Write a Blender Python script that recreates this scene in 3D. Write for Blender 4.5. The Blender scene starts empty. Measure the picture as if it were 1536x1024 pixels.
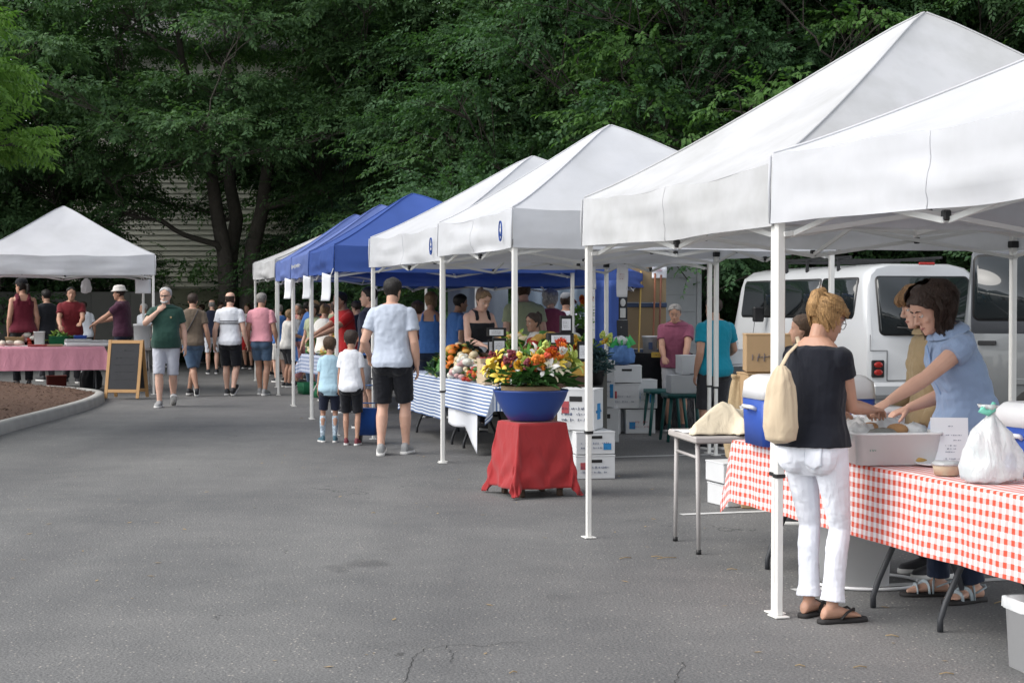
import bpy, bmesh, math, random
import numpy as np
from mathutils import Vector, Matrix, noise as mnoise
S = bpy.context.scene
COL = S.collection
random.seed(7)
R = math.radians

# ------------------------------------------------------------------ camera
F, CAMH, W0, H0 = 2450.0, 1.55, 1536.0, 1024.0
TILT = math.atan((512 - 458) / F)
cam = bpy.data.cameras.new('camera')
cam.sensor_width = 36.0
cam.lens = F / W0 * 36.0
cam.clip_start, cam.clip_end = 0.1, 1000.0
camo = bpy.data.objects.new('camera', cam)
COL.objects.link(camo)
camo.location = (0, 0, CAMH)
camo.rotation_euler = (math.pi / 2 - TILT, 0, 0)
S.camera = camo
_fw = Vector((0, math.cos(TILT), -math.sin(TILT)))
_up = Vector((0, math.sin(TILT), math.cos(TILT)))


def _ray(px, py):
    return _fw + Vector((1, 0, 0)) * ((px - 768) / F) + _up * ((512 - py) / F)


def G(px, py, z=0.0):
    """ground (or plane z) point seen at a pixel of the photo"""
    d = _ray(px, py)
    t = (z - CAMH) / d.z
    return Vector((d.x * t, d.y * t, z))


def P(px, py, Y):
    d = _ray(px, py)
    t = Y / d.y
    return Vector((d.x * t, Y, CAMH + d.z * t))


U = Vector((-0.277, 0.961, 0)).normalized()      # along the row of stalls, away
V = Vector((U.y, -U.x, 0))                        # from the aisle into the stalls


# ------------------------------------------------------------------ materials
def c255(r, g, b):
    f = lambda v: (v / 255 / 12.92) if v / 255 <= 0.04045 else ((v / 255 + 0.055) / 1.055) ** 2.4
    return (f(r), f(g), f(b), 1)


_M = {}


class NT:
    def __init__(s, name):
        s.m = bpy.data.materials.new(name)
        s.m.use_nodes = True
        s.t = s.m.node_tree
        s.n = s.t.nodes
        s.b = s.n['Principled BSDF']
        s.out = s.n['Material Output']

    def add(s, typ, **kw):
        n = s.n.new(typ)
        for k, v in kw.items():
            if k.startswith('i_'):
                n.inputs[k[2:].replace('_', ' ')].default_value = v
            else:
                setattr(n, k, v)
        return n

    def link(s, a, b):
        s.t.links.new(a, b)

    def coord(s, scale=(1, 1, 1), kind='Object'):
        tc = s.add('ShaderNodeTexCoord')
        mp = s.add('ShaderNodeMapping')
        mp.inputs['Scale'].default_value = scale
        s.link(tc.outputs[kind], mp.inputs['Vector'])
        return mp.outputs['Vector']

    def noise(s, vec, scale, detail=3, rough=0.55, dist=0.0):
        n = s.add('ShaderNodeTexNoise')
        n.inputs['Scale'].default_value = scale
        n.inputs['Detail'].default_value = detail
        n.inputs['Roughness'].default_value = rough
        n.inputs['Distortion'].default_value = dist
        if vec is not None:
            s.link(vec, n.inputs['Vector'])
        return n.outputs['Fac']

    def ramp(s, fac, stops):
        r = s.add('ShaderNodeValToRGB')
        e = r.color_ramp.elements
        while len(e) < len(stops):
            e.new(0.5)
        for k, (p, c) in enumerate(stops):
            e[k].position = p
            e[k].color = c if len(c) == 4 else (*c, 1)
        s.link(fac, r.inputs['Fac'])
        return r.outputs['Color']

    def mix(s, fac, a, b, mode='MIX'):
        m = s.add('ShaderNodeMix', data_type='RGBA', blend_type=mode)
        for sock, v in ((m.inputs[0], fac), (m.inputs[6], a), (m.inputs[7], b)):
            if hasattr(v, 'default_value') or hasattr(v, 'is_linked'):
                s.link(v, sock)
            else:
                sock.default_value = v
        return m.outputs[2]

    def math(s, op, a, b=0.0):
        m = s.add('ShaderNodeMath', operation=op)
        for sock, v in ((m.inputs[0], a), (m.inputs[1], b)):
            if hasattr(v, 'is_linked'):
                s.link(v, sock)
            else:
                sock.default_value = v
        return m.outputs[0]

    def bump(s, h, strength=0.3, dist=0.01, normal=None):
        b = s.add('ShaderNodeBump')
        b.inputs['Strength'].default_value = strength
        b.inputs['Distance'].default_value = dist
        s.link(h, b.inputs['Height'])
        if normal is not None:
            s.link(normal, b.inputs['Normal'])
        s.link(b.outputs['Normal'], s.b.inputs['Normal'])
        return b.outputs['Normal']


def scale_c(c, k):
    return (min(c[0] * k, 1), min(c[1] * k, 1), min(c[2] * k, 1), 1)


def mat(name, col, rough=0.6, var=0.12, nscale=6.0, bump=0.1, bscale=60.0, bdist=0.003, metal=0.0, spec=0.4, coat=0.0, sss=0.0):
    """plain surface with a little tone variation and a fine bump"""
    key = name
    if key in _M:
        return _M[key]
    n = NT(name)
    v = n.coord()
    f = n.noise(v, nscale, 4)
    n.link(n.mix(f, scale_c(col, 1 - var), scale_c(col, 1 + var)), n.b.inputs['Base Color'])
    n.b.inputs['Roughness'].default_value = rough
    n.b.inputs['Metallic'].default_value = metal
    n.b.inputs['Specular IOR Level'].default_value = spec
    n.b.inputs['Coat Weight'].default_value = coat
    if sss:
        n.b.inputs['Subsurface Weight'].default_value = sss
        n.b.inputs['Subsurface Radius'].default_value = (0.012, 0.005, 0.003)
        n.b.inputs['Subsurface Scale'].default_value = 1.0
    if bump:
        n.bump(n.noise(v, bscale, 4), bump, bdist)
    _M[key] = n.m
    return n.m


def cloth(name, col, var=0.08, fold=0.5, fscale=9.0, rough=0.9):
    """woven cloth: broad creases and a fine weave"""
    if name in _M:
        return _M[name]
    n = NT(name)
    v = n.coord()
    vs = n.coord((1.0, 1.0, 0.55))
    f = n.noise(v, 5, 3)
    n.link(n.mix(f, scale_c(col, 1 - var), scale_c(col, 1 + var)), n.b.inputs['Base Color'])
    n.b.inputs['Roughness'].default_value = rough
    n.b.inputs['Specular IOR Level'].default_value = 0.15
    n.b.inputs['Sheen Weight'].default_value = 0.15
    a = n.noise(vs, fscale, 3, 0.5, 0.8)
    w = n.noise(v, 350, 2)
    n1 = n.bump(a, fold, 0.02)
    b = n.add('ShaderNodeBump')
    b.inputs['Strength'].default_value = 0.12
    b.inputs['Distance'].default_value = 0.002
    n.link(w, b.inputs['Height'])
    n.link(n1, b.inputs['Normal'])
    n.link(b.outputs['Normal'], n.b.inputs['Normal'])
    _M[name] = n.m
    return n.m


def tent_fabric(name, col, trans=0.3, dirt=0.10):
    if name in _M:
        return _M[name]
    n = NT(name)
    v = n.coord()
    vs = n.coord((1, 1, 2.2))
    d = n.noise(v, 1.3, 5, 0.65)
    dirtcol = (col[0] * (1 - 2 * dirt), col[1] * (1 - 2 * dirt), col[2] * (1 - 2.2 * dirt), 1)
    colr = n.mix(n.ramp(d, [(0.42, (0, 0, 0)), (0.68, (1, 1, 1))]), col, dirtcol)
    n.link(colr, n.b.inputs['Base Color'])
    n.b.inputs['Roughness'].default_value = 0.62
    n.b.inputs['Specular IOR Level'].default_value = 0.3
    a = n.noise(vs, 1.5, 2, 0.5, 0.4)
    wv = n.add('ShaderNodeTexNoise', noise_type='RIDGED_MULTIFRACTAL')
    wv.inputs['Scale'].default_value = 1.1
    wv.inputs['Detail'].default_value = 1.5
    n.link(v, wv.inputs['Vector'])
    h = n.math('ADD', a, n.math('MULTIPLY', wv.outputs['Fac'], .22))
    n.bump(h, 0.6, 0.03)
    bn = n.b.inputs['Normal'].links[0].from_socket
    tr = n.add('ShaderNodeBsdfTranslucent')
    n.link(colr, tr.inputs['Color'])
    n.link(bn, tr.inputs['Normal'])
    mx = n.add('ShaderNodeMixShader')
    mx.inputs['Fac'].default_value = trans
    n.link(n.b.outputs[0], mx.inputs[1])
    n.link(tr.outputs[0], mx.inputs[2])
    n.link(mx.outputs[0], n.out.inputs['Surface'])
    _M[name] = n.m
    return n.m


def leaf_mat(name, lo, hi, trans=0.35, rough=0.62, spec=0.18):
    if name in _M:
        return _M[name]
    n = NT(name)
    g = n.add('ShaderNodeNewGeometry')
    v = n.coord()
    f = n.noise(v, 0.7, 2)
    k = n.math('ADD', n.math('MULTIPLY', g.outputs['Random Per Island'], 0.65), n.math('MULTIPLY', f, 0.35))
    c = n.mix(k, lo, hi)
    n.link(c, n.b.inputs['Base Color'])
    n.b.inputs['Roughness'].default_value = rough
    n.b.inputs['Specular IOR Level'].default_value = spec
    tr = n.add('ShaderNodeBsdfTranslucent')
    n.link(n.mix(1.0, c, (1.0, 1.25, 0.5, 1), 'MULTIPLY'), tr.inputs['Color'])
    mx = n.add('ShaderNodeMixShader')
    mx.inputs['Fac'].default_value = trans
    n.link(n.b.outputs[0], mx.inputs[1])
    n.link(tr.outputs[0], mx.inputs[2])
    n.link(mx.outputs[0], n.out.inputs['Surface'])
    _M[name] = n.m
    return n.m


# ------------------------------------------------------------------ mesh builder
class MB:
    def __init__(s):
        s.v, s.f, s.mi, s.sm = [], [], [], []
        s.M = None
        s.cur = 0

    def _p(s, p):
        p = Vector(p)
        return tuple(s.M @ p) if s.M is not None else tuple(p)

    def add(s, verts, faces, smooth=True):
        o = len(s.v)
        s.v.extend(s._p(p) for p in verts)
        for f in faces:
            s.f.append(tuple(o + i for i in f))
            s.mi.append(s.cur)
            s.sm.append(smooth)
        return s

    def box(s, c, size, ch=0.004, rz=0.0, M=None):
        hx, hy, hz = size[0] / 2, size[1] / 2, size[2] / 2
        ch = min(ch, hx * .45, hy * .45, hz * .45)
        T = Matrix.Translation(Vector(c)) @ (M if M is not None else Matrix.Rotation(rz, 4, 'Z'))
        vs, idx = [], {}
        for sx in (-1, 1):
            for sy in (-1, 1):
                for sz in (-1, 1):
                    for ax in range(3):
                        p = [sx * (hx - ch), sy * (hy - ch), sz * (hz - ch)]
                        p[ax] = (sx * hx, sy * hy, sz * hz)[ax]
                        idx[(sx, sy, sz, ax)] = len(vs)
                        vs.append(T @ Vector(p))
        fs = []
        sg = (-1, 1)
        for ax in range(3):
            a, b = (ax + 1) % 3, (ax + 2) % 3
            for q in sg:
                loop = []
                for (m, n_) in ((-1, -1), (1, -1), (1, 1), (-1, 1)):
                    k = [0, 0, 0]
                    k[ax], k[a], k[b] = q, m, n_
                    loop.append(idx[(*k, ax)])
                fs.append(loop if q > 0 else loop[::-1])
            for m in sg:                       # edges parallel to ax
                for n_ in sg:
                    k0, k1 = [0, 0, 0], [0, 0, 0]
                    k0[ax], k1[ax] = -1, 1
                    k0[a] = k1[a] = m
                    k0[b] = k1[b] = n_
                    lp = [idx[(*k0, a)], idx[(*k1, a)], idx[(*k1, b)], idx[(*k0, b)]]
                    fs.append(lp if m * n_ < 0 else lp[::-1])
        for sx in sg:
            for sy in sg:
                for sz in sg:
                    t = [idx[(sx, sy, sz, 0)], idx[(sx, sy, sz, 1)], idx[(sx, sy, sz, 2)]]
                    fs.append(t if sx * sy * sz > 0 else t[::-1])
        return s.add(vs, fs, False)

    def path(s, pts, rad, n=8, caps=True, flat=1.0, smooth=True):
        pts = [Vector(p) for p in pts]
        if not hasattr(rad, '__len__'):
            rad = [rad] * len(pts)
        vs, fs = [], []
        up = None
        for i, p in enumerate(pts):
            d = (pts[min(i + 1, len(pts) - 1)] - pts[max(i - 1, 0)])
            d = d.normalized() if d.length > 1e-9 else Vector((0, 0, 1))
            if up is None:
                up = Vector((0, 0, 1)) if abs(d.z) < 0.9 else Vector((0, 1, 0))
            a = d.cross(up)
            if a.length < 1e-6:
                a = d.cross(Vector((1, 0, 0)))
            a.normalize()
            b = a.cross(d).normalized()
            up = b
            for k in range(n):
                t = 2 * math.pi * k / n
                vs.append(p + a * math.cos(t) * rad[i] + b * math.sin(t) * rad[i] * flat)
        for i in range(len(pts) - 1):
            for k in range(n):
                fs.append((i * n + k, i * n + (k + 1) % n, (i + 1) * n + (k + 1) % n, (i + 1) * n + k))
        if caps:
            fs.append(tuple(range(n))[::-1])
            fs.append(tuple((len(pts) - 1) * n + k for k in range(n)))
        return s.add(vs, fs, smooth)

    def bar(s, p0, p1, w, h=None):
        """square bar"""
        p0, p1 = Vector(p0), Vector(p1)
        d = p1 - p0
        q = d.to_track_quat('Z', 'Y').to_matrix().to_4x4()
        return s.box((p0 + p1) / 2, (w, h or w, d.length), min(w, h or w) * .15, M=q)

    def rings(s, rings, caps=True, smooth=True, close=True):
        n = len(rings[0])
        vs = [p for r in rings for p in r]
        fs = []
        for i in range(len(rings) - 1):
            for k in range(n if close else n - 1):
                fs.append((i * n + k, i * n + (k + 1) % n, (i + 1) * n + (k + 1) % n, (i + 1) * n + k))
        if caps:
            fs.append(tuple(range(n))[::-1])
            fs.append(tuple((len(rings) - 1) * n + k for k in range(n)))
        return s.add(vs, fs, smooth)

    def lathe(s, prof, c=(0, 0, 0), n=20, sy=1.0):
        c = Vector(c)
        rs = []
        for r, z in prof:
            rs.append([c + Vector((r * math.cos(2 * math.pi * k / n), sy * r * math.sin(2 * math.pi * k / n), z)) for k in range(n)])
        return s.rings(rs)

    def ball(s, c, r, n=10, m=7):
        c = Vector(c)
        if not hasattr(r, '__len__'):
            r = (r, r, r)
        rs = []
        for i in range(m + 1):
            t = math.pi * (0.04 + 0.92 * i / m)
            rs.append([c + Vector((-r[0] * math.sin(t) * math.cos(2 * math.pi * k / n), r[1] * math.sin(t) * math.sin(2 * math.pi * k / n), r[2] * math.cos(t))) for k in range(n)])
        return s.rings(rs)

    def grid(s, fn, nu, nv, smooth=True):
        vs = [fn(i / nu, j / nv) for i in range(nu + 1) for j in range(nv + 1)]
        fs = [(i * (nv + 1) + j, (i + 1) * (nv + 1) + j, (i + 1) * (nv + 1) + j + 1, i * (nv + 1) + j + 1) for i in range(nu) for j in range(nv)]
        return s.add(vs, fs, smooth)

    def prism(s, poly, z0, z1, smooth=False):
        n = len(poly)
        vs = [(p[0], p[1], z0) for p in poly] + [(p[0], p[1], z1) for p in poly]
        fs = [(k, (k + 1) % n, n + (k + 1) % n, n + k) for k in range(n)]
        fs += [tuple(range(n))[::-1], tuple(range(n, 2 * n))]
        return s.add(vs, fs, smooth)

    def mesh(s, name):
        m = bpy.data.meshes.new(name)
        m.from_pydata([tuple(p) for p in s.v], [], s.f)
        m.polygons.foreach_set('material_index', s.mi)
        m.polygons.foreach_set('use_smooth', s.sm)
        m.update()
        return m


def obj(name, mb, m, parent=None, loc=None, rz=0.0, solid=0.0):
    me = mb.mesh(name) if isinstance(mb, MB) else mb
    o = bpy.data.objects.new(name, me)
    for x in (m if isinstance(m, (list, tuple)) else [m]):
        if x.name not in [k.name for k in me.materials if k]:
            me.materials.append(x)
    COL.objects.link(o)
    if parent is not None:
        o.parent = parent
    if loc is not None:
        o.location = loc
    if rz:
        o.rotation_euler.z = rz
    if solid:
        md = o.modifiers.new('thickness', 'SOLIDIFY')
        md.thickness = solid
        md.offset = -1
    return o


def tag(o, label=None, cat=None, group=None, kind=None):
    if label:
        o['label'] = label
    if cat:
        o['category'] = cat
    if group:
        o['group'] = group
    if kind:
        o['kind'] = kind
    return o


def thing(name, label, cat, loc=(0, 0, 0), rz=0.0, group=None):
    o = bpy.data.objects.new(name, None)
    o.empty_display_size = 0.1
    COL.objects.link(o)
    o.location = loc
    o.rotation_euler.z = rz
    return tag(o, label, cat, group)


def dup(root, loc=None, rz=None, label=None, scale=None):
    r = root.copy()
    COL.objects.link(r)
    if loc is not None:
        r.location = loc
    if rz is not None:
        r.rotation_euler.z = rz
    if label:
        r['label'] = label
    if scale:
        r.scale = (scale, scale, scale) if not hasattr(scale, '__len__') else scale
    for ch in list(root.children):
        c = ch.copy()
        COL.objects.link(c)
        c.parent = r
        for g in ch.children:
            d = g.copy()
            COL.objects.link(d)
            d.parent = c
    return r


def scribble(mb, w, h, rows, seed=0, th=0.006, big=1.0):
    """illegible handwriting: short strokes in rows, flat in the local xz plane (y = front)"""
    r = random.Random(seed)
    for k in range(rows):
        z = h / 2 - (k + .5) * h / rows
        x = -w / 2
        while x < w / 2 - 0.01:
            l = r.uniform(.25, .9) * h / rows * .6
            sx = r.uniform(-.3, .3) * l
            mb.bar((x, 0, z - l / 2), (x + sx, 0, z + l / 2), th, .002)
            if r.random() < .5:
                mb.bar((x, 0, z), (x + l * .7, 0, z + r.uniform(-.2, .2) * l), th, .002)
            x += r.uniform(.5, 1.3) * h / rows * .55 * big
            if r.random() < .15:
                x += h / rows * .5
    return mb
# ------------------------------------------------------------------ world and light
world = bpy.data.worlds.new('World')
S.world = world
world.use_nodes = True
wn = world.node_tree.nodes
sky = wn.new('ShaderNodeTexSky')
sky.sky_type = 'NISHITA'
sky.sun_disc = False
SUN_EL, SUN_AZ = R(44), R(-104)          # azimuth measured from +Y towards +X: light from the left, a little behind
sky.sun_elevation = SUN_EL
sky.sun_rotation = SUN_AZ
sky.air_density = 1.0
sky.dust_density = 1.0
sky.ozone_density = 1.0
hs_ = wn.new('ShaderNodeHueSaturation')          # thin cloud: the sky's blue is washed out
hs_.inputs['Saturation'].default_value = 0.22
world.node_tree.links.new(sky.outputs[0], hs_.inputs['Color'])
world.node_tree.links.new(hs_.outputs[0], wn['Background'].inputs[0])
wn['Background'].inputs[1].default_value = 0.15
sun = bpy.data.lights.new('sun', 'SUN')
sun.energy = 1.15
sun.angle = R(40)
sun.color = (1.0, 0.95, 0.875)
suno = bpy.data.objects.new('sun', sun)
COL.objects.link(suno)
sd = Vector((math.sin(SUN_AZ) * math.cos(SUN_EL), math.cos(SUN_AZ) * math.cos(SUN_EL), math.sin(SUN_EL)))
suno.rotation_euler = sd.to_track_quat('Z', 'Y').to_euler()
suno.location = (-20, -10, 30)
S.view_settings.view_transform = 'Standard'
S.view_settings.look = 'None'
S.view_settings.gamma = 1.0
S.view_settings.exposure = 1.14
S.cycles.use_denoising = True
S.cycles.max_bounces = 6
S.cycles.diffuse_bounces = 4
S.cycles.transmission_bounces = 6
S.cycles.transparent_max_bounces = 8


# ------------------------------------------------------------------ ground
def asphalt():
    n = NT('asphalt')
    v = n.coord()
    big = n.noise(v, 0.35, 5, 0.6)
    mid = n.noise(v, 2.2, 4, 0.6)
    fine = n.noise(v, 70, 4, 0.75)
    vor = n.add('ShaderNodeTexVoronoi')
    vor.inputs['Scale'].default_value = 75
    n.link(v, vor.inputs['Vector'])
    base = n.ramp(n.math('ADD', n.math('MULTIPLY', big, .7), n.math('MULTIPLY', mid, .3)),
                  [(0.34, (0.106, 0.107, 0.109)), (0.66, (0.172, 0.170, 0.167))])
    sp = n.ramp(fine, [(0.34, (0.52, 0.52, 0.52)), (0.50, (1, 1, 1)), (0.66, (1.55, 1.53, 1.49))])
    c = n.mix(0.85, base, sp, 'MULTIPLY')
    # pale stones in the surface
    sepc = n.add('ShaderNodeSeparateColor')
    n.link(vor.outputs['Color'], sepc.inputs[0])
    st = n.math('MULTIPLY', n.math('GREATER_THAN', sepc.outputs[0], 0.972), n.math('LESS_THAN', vor.outputs['Distance'], 0.42))
    c = n.mix(n.math('MULTIPLY', st, 0.75), c, (0.46, 0.42, 0.37, 1))
    # cracks
    wv = n.add('ShaderNodeMix', data_type='VECTOR')
    nz = n.add('ShaderNodeTexNoise')
    nz.inputs['Scale'].default_value = 2.6
    nz.inputs['Detail'].default_value = 6
    n.link(v, nz.inputs['Vector'])
    va = n.add('ShaderNodeVectorMath', operation='MULTIPLY_ADD')
    n.link(nz.outputs['Color'], va.inputs[0])
    va.inputs[1].default_value = (0.9, 0.9, 0.9)
    n.link(v, va.inputs[2])
    cr = n.add('ShaderNodeTexVoronoi', feature='DISTANCE_TO_EDGE')
    cr.inputs['Scale'].default_value = 0.33
    n.link(va.outputs[0], cr.inputs['Vector'])
    crm = n.math('MULTIPLY', n.math('LESS_THAN', cr.outputs['Distance'], 0.0022), n.math('GREATER_THAN', n.noise(v, 0.5, 2), 0.60))
    c = n.mix(n.math('MULTIPLY', crm, 0.6), c, (0.022, 0.022, 0.022, 1))
    # stains
    stn = n.ramp(n.noise(v, 0.9, 6, 0.7), [(0.60, (0, 0, 0)), (0.72, (1, 1, 1))])
    c = n.mix(n.math('MULTIPLY', stn, 0.28), c, (0.045, 0.045, 0.047, 1))
    # faint worn wheel tracks along the lane, and a few oil drips
    mp = n.add('ShaderNodeMapping')
    mp.inputs['Rotation'].default_value = (0, 0, R(-16))
    mp.inputs['Scale'].default_value = (0.9, 0.05, 1)
    n.link(v, mp.inputs['Vector'])
    trk = n.ramp(n.noise(mp.outputs['Vector'], 1.0, 3, .5), [(.38, (0.84, 0.84, 0.85)), (.62, (1.10, 1.10, 1.09))])
    c = n.mix(.8, c, trk, 'MULTIPLY')
    dr = n.add('ShaderNodeTexVoronoi')
    dr.inputs['Scale'].default_value = 0.55
    n.link(va.outputs[0], dr.inputs['Vector'])
    c = n.mix(n.math('MULTIPLY', n.ramp(dr.outputs['Distance'], [(.03, (1, 1, 1)), (.11, (0, 0, 0))]), .45), c, (0.03, 0.03, 0.032, 1))
    n.link(c, n.b.inputs['Base Color'])
    n.b.inputs['Roughness'].default_value = 0.82
    n.b.inputs['Specular IOR Level'].default_value = 0.35
    h = n.math('ADD', fine, n.math('MULTIPLY', vor.outputs['Distance'], -0.8))
    n.bump(h, 0.7, 0.006)
    return n.m


M_asph = asphalt()
mb = MB()
mb.grid(lambda a, b: (-160 + 320 * a, -30 + 330 * b, 0), 8, 8, False)
tag(obj('parking_lot', mb, M_asph), kind='structure')

M_line = mat('worn_line_paint', (0.55, 0.55, 0.54, 1), 0.7, 0.3, 14, 0.1)


def line(p0, p1, w=0.1):
    p0, p1 = Vector(p0), Vector(p1)
    d = (p1 - p0).normalized()
    q = Vector((-d.y, d.x, 0)) * w / 2
    m = MB()
    zz = Vector((0, 0, 0.004))
    m.add([p0 - q + zz, p1 - q + zz, p1 + q + zz, p0 + q + zz], [(0, 1, 2, 3)], False)
    tag(obj('parking_line', m, M_line), kind='structure')


for (px, py) in ((915, 636), (905, 686), (1040, 771), (1215, 884), (740, 600), (700, 572)):
    a = G(px, py)
    line(a - V * 0.1, a + V * 5.2, 0.085)

# raised bank beyond the lot, dark soil under the trees
M_bank = mat('leafy_soil', (0.035, 0.040, 0.022, 1), 0.95, 0.4, 3, 0.4, 12, 0.05)
mb = MB()


def bank(a, b):
    x = -110 + 220 * a
    y0 = 47 if x < 5 else 47 - min(12, (x - 5) * 1.1)
    y = y0 + 90 * b
    z = -0.3 + 11 * (1 - math.exp(-4 * b)) + 0.6 * mnoise.noise((x * .12, y * .12, 0))
    return (x, y, z if b > 0 else -0.3)


mb.grid(bank, 60, 24)
tag(obj('wooded_bank', mb, M_bank), kind='structure')

# planted island with kerb
KP = [(-40, 668), (0, 652), (40, 641), (80, 630), (115, 620), (140, 612), (156, 604), (158, 600), (150, 596.5), (125, 593), (90, 590), (50, 588), (0, 586.5), (-60, 585)]
kp = [G(*p) for p in KP]


def smooth_poly(pts, it=2):
    for _ in range(it):
        q = [pts[0]]
        for a, b in zip(pts[:-1], pts[1:]):
            q += [a * .75 + b * .25, a * .25 + b * .75]
        pts = q + [pts[-1]]
    return pts


kp = smooth_poly(kp)
KH = 0.14
prof = [(0, 0), (0.012, KH - 0.02), (0.03, KH), (0.15, KH), (0.16, KH - .05)]
rows = []
for i, p in enumerate(kp):
    d = (kp[min(i + 1, len(kp) - 1)] - kp[max(i - 1, 0)]).normalized()
    nin = Vector((-d.y, d.x, 0))          # inwards (left of travel)
    rows.append([p + nin * o_ + Vector((0, 0, z_)) for o_, z_ in prof])
mb = MB()
mb.rings(rows, caps=False, close=False)
M_conc = mat('weathered_concrete', (0.30, 0.295, 0.28, 1), 0.9, 0.25, 3.5, 0.35, 45, 0.01)
tag(obj('kerb', mb, M_conc), kind='structure')
# mulch: a mounded bed with loose chips
inner = [p + Vector((-(kp[min(i + 1, len(kp) - 1)] - kp[max(i - 1, 0)]).normalized().y, (kp[min(i + 1, len(kp) - 1)] - kp[max(i - 1, 0)]).normalized().x, 0)) * 0.15 for i, p in enumerate(kp)]
cen = Vector((-12.5, 25.0, 0))
mb = MB()


def bed(a, b):
    t = a * (len(inner) - 1)
    i = min(int(t), len(inner) - 2)
    e = inner[i].lerp(inner[i + 1], t - i)
    p = e.lerp(cen, b)
    z = KH - .03 + 0.22 * math.sin(min(b * 2.2, 1) * math.pi / 2) + 0.035 * mnoise.noise((p.x * 3, p.y * 3, 0))
    return (p.x, p.y, z)


mb.grid(bed, 80, 24)
rr = random.Random(3)
for _ in range(8500):
    a, b = rr.random(), rr.random() ** 1.4
    p = Vector(bed(a, b))
    l, w = rr.uniform(.015, .06), rr.uniform(.006, .015)
    an = rr.uniform(0, 6.3)
    d = Vector((math.cos(an), math.sin(an), rr.uniform(-.4, .4))) * l / 2
    q = Vector((-math.sin(an), math.cos(an), rr.uniform(-.5, .5))) * w / 2
    p.z += .012
    mb.add([p - d - q, p + d - q, p + d + q, p - d + q], [(0, 1, 2, 3)], False)


def mulch_mat():
    n = NT('bark_mulch')
    g = n.add('ShaderNodeNewGeometry')
    v = n.coord()
    f = n.noise(v, 28, 4, .7)
    k = n.math('ADD', n.math('MULTIPLY', g.outputs['Random Per Island'], .5), n.math('MULTIPLY', f, .5))
    n.link(n.ramp(k, [(.2, (.035, .018, .011)), (.5, (.10, .052, .032)), (.8, (.21, .13, .088))]), n.b.inputs['Base Color'])
    n.b.inputs['Roughness'].default_value = .95
    n.bump(f, .8, .03)
    return n.m


tag(obj('bark_mulch', mb, mulch_mat()), 'brown bark mulch filling the kerbed island', kind='stuff')

# straw and twig litter
mb = MB()
for (px, py, l) in ((938, 838, .14), (1000, 838, .22), (985, 836, .12), (1290, 1002, .1), (1420, 1012, .1), (1098, 855, .1), (452, 628, .08), (770, 1010, .06), (560, 770, .05), (1500, 905, .12), (1338, 955, .1), (1200, 1000, .07)):
    p = G(px, py)
    l *= .6
    an = rr.uniform(-.5, .5)
    d = Vector((math.cos(an), math.sin(an), 0)) * l / 2
    mb.path([p - d + Vector((0, 0, .006)), p + Vector((0, .01, .01)), p + d + Vector((0, 0, .006))], .0028, 5)
for _ in range(160):
    p = Vector((rr.uniform(-4, 3.5), rr.uniform(5.8, 18), .004))
    an = rr.uniform(0, 6.3)
    l = rr.uniform(.008, .03)
    d = Vector((math.cos(an), math.sin(an), .1)) * l
    q = Vector((-d.y, d.x, 0)) * .4
    mb.add([p - d, p + q, p + d, p - q], [(0, 1, 2, 3)], False)
tag(obj('straw_litter', mb, mat('dry_straw', (0.30, 0.22, 0.12, 1), .9, .3)), 'dry straw and leaf bits scattered on the asphalt', kind='stuff')

# a real crack in the surface at the bottom of the photo
mb = MB()
for pts in (((606, 1030), (613, 1002), (622, 984), (638, 973), (668, 968), (700, 966), (726, 970), (752, 964), (790, 962)), ((1010, 1030), (1022, 1004), (1030, 990)), ((668, 968), (680, 982), (676, 996))):
    q = [G(*p) for p in pts]
    fine_ = []
    for a_, b_ in zip(q[:-1], q[1:]):
        for k in range(6):
            p_ = a_.lerp(b_, k / 6)
            fine_.append(p_ + Vector((mnoise.noise(p_ * 30) * .02, mnoise.noise(p_ * 30 + Vector((9, 9, 9))) * .02, .003)))
    vs_, fs_ = [], []
    for k, p_ in enumerate(fine_):
        d_ = (fine_[min(k + 1, len(fine_) - 1)] - fine_[max(k - 1, 0)]).normalized()
        w_ = .0012 + .0020 * abs(mnoise.noise(p_ * 11))
        n_ = Vector((-d_.y, d_.x, 0)) * w_
        vs_ += [p_ - n_, p_ + n_]
    fs_ = [(2 * k, 2 * k + 1, 2 * k + 3, 2 * k + 2) for k in range(len(fine_) - 1)]
    mb.add(vs_, fs_, False)
tag(obj('asphalt_crack', mb, mat('crack_dark', (.02, .02, .02, 1), .95)), kind='structure')

# ------------------------------------------------------------------ clapboard house behind the big tree
M_clap = mat('pale_clapboard', (0.47, 0.47, 0.41, 1), .8, .10, 2, .1)
M_trim = mat('trim_white', (0.6, .6, .57, 1), .6, .05)
hs = thing('house', 'pale clapboard house glimpsed behind the dark many stemmed tree', 'house', (-9.6, 52, 0))
mb = MB()
for k in range(58):
    z = k * 0.165
    mb.add([(-5.5, -.03, z), (4.2, -.03, z), (4.2, 0.0, z + .17), (-5.5, 0.0, z + .17)], [(0, 1, 2, 3)], False)
    mb.add([(-5.5, .0, z), (4.2, .0, z), (4.2, -.03, z), (-5.5, -.03, z)], [(0, 1, 2, 3)], False)
mb.box((-.65, 3.0, 4.78), (9.7, 5.9, 9.5), .01)
obj('wall', mb, M_clap, hs)
mb = MB()
mb.prism([(-6.0, -.4), (4.7, -.4), (4.7, 6.4), (-6, 6.4)], 9.56, 9.75)
mb.add([(-6, -.4, 9.75), (4.7, -.4, 9.75), (4.7, 3, 12.4), (-6, 3, 12.4), (-6, 6.4, 9.75), (4.7, 6.4, 9.75)], [(0, 1, 2, 3), (3, 2, 5, 4), (0, 3, 4), (1, 5, 2)], False)
obj('roof', mb, mat('grey_shingle', (.12, .12, .12, 1), .9, .2), hs)
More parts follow.
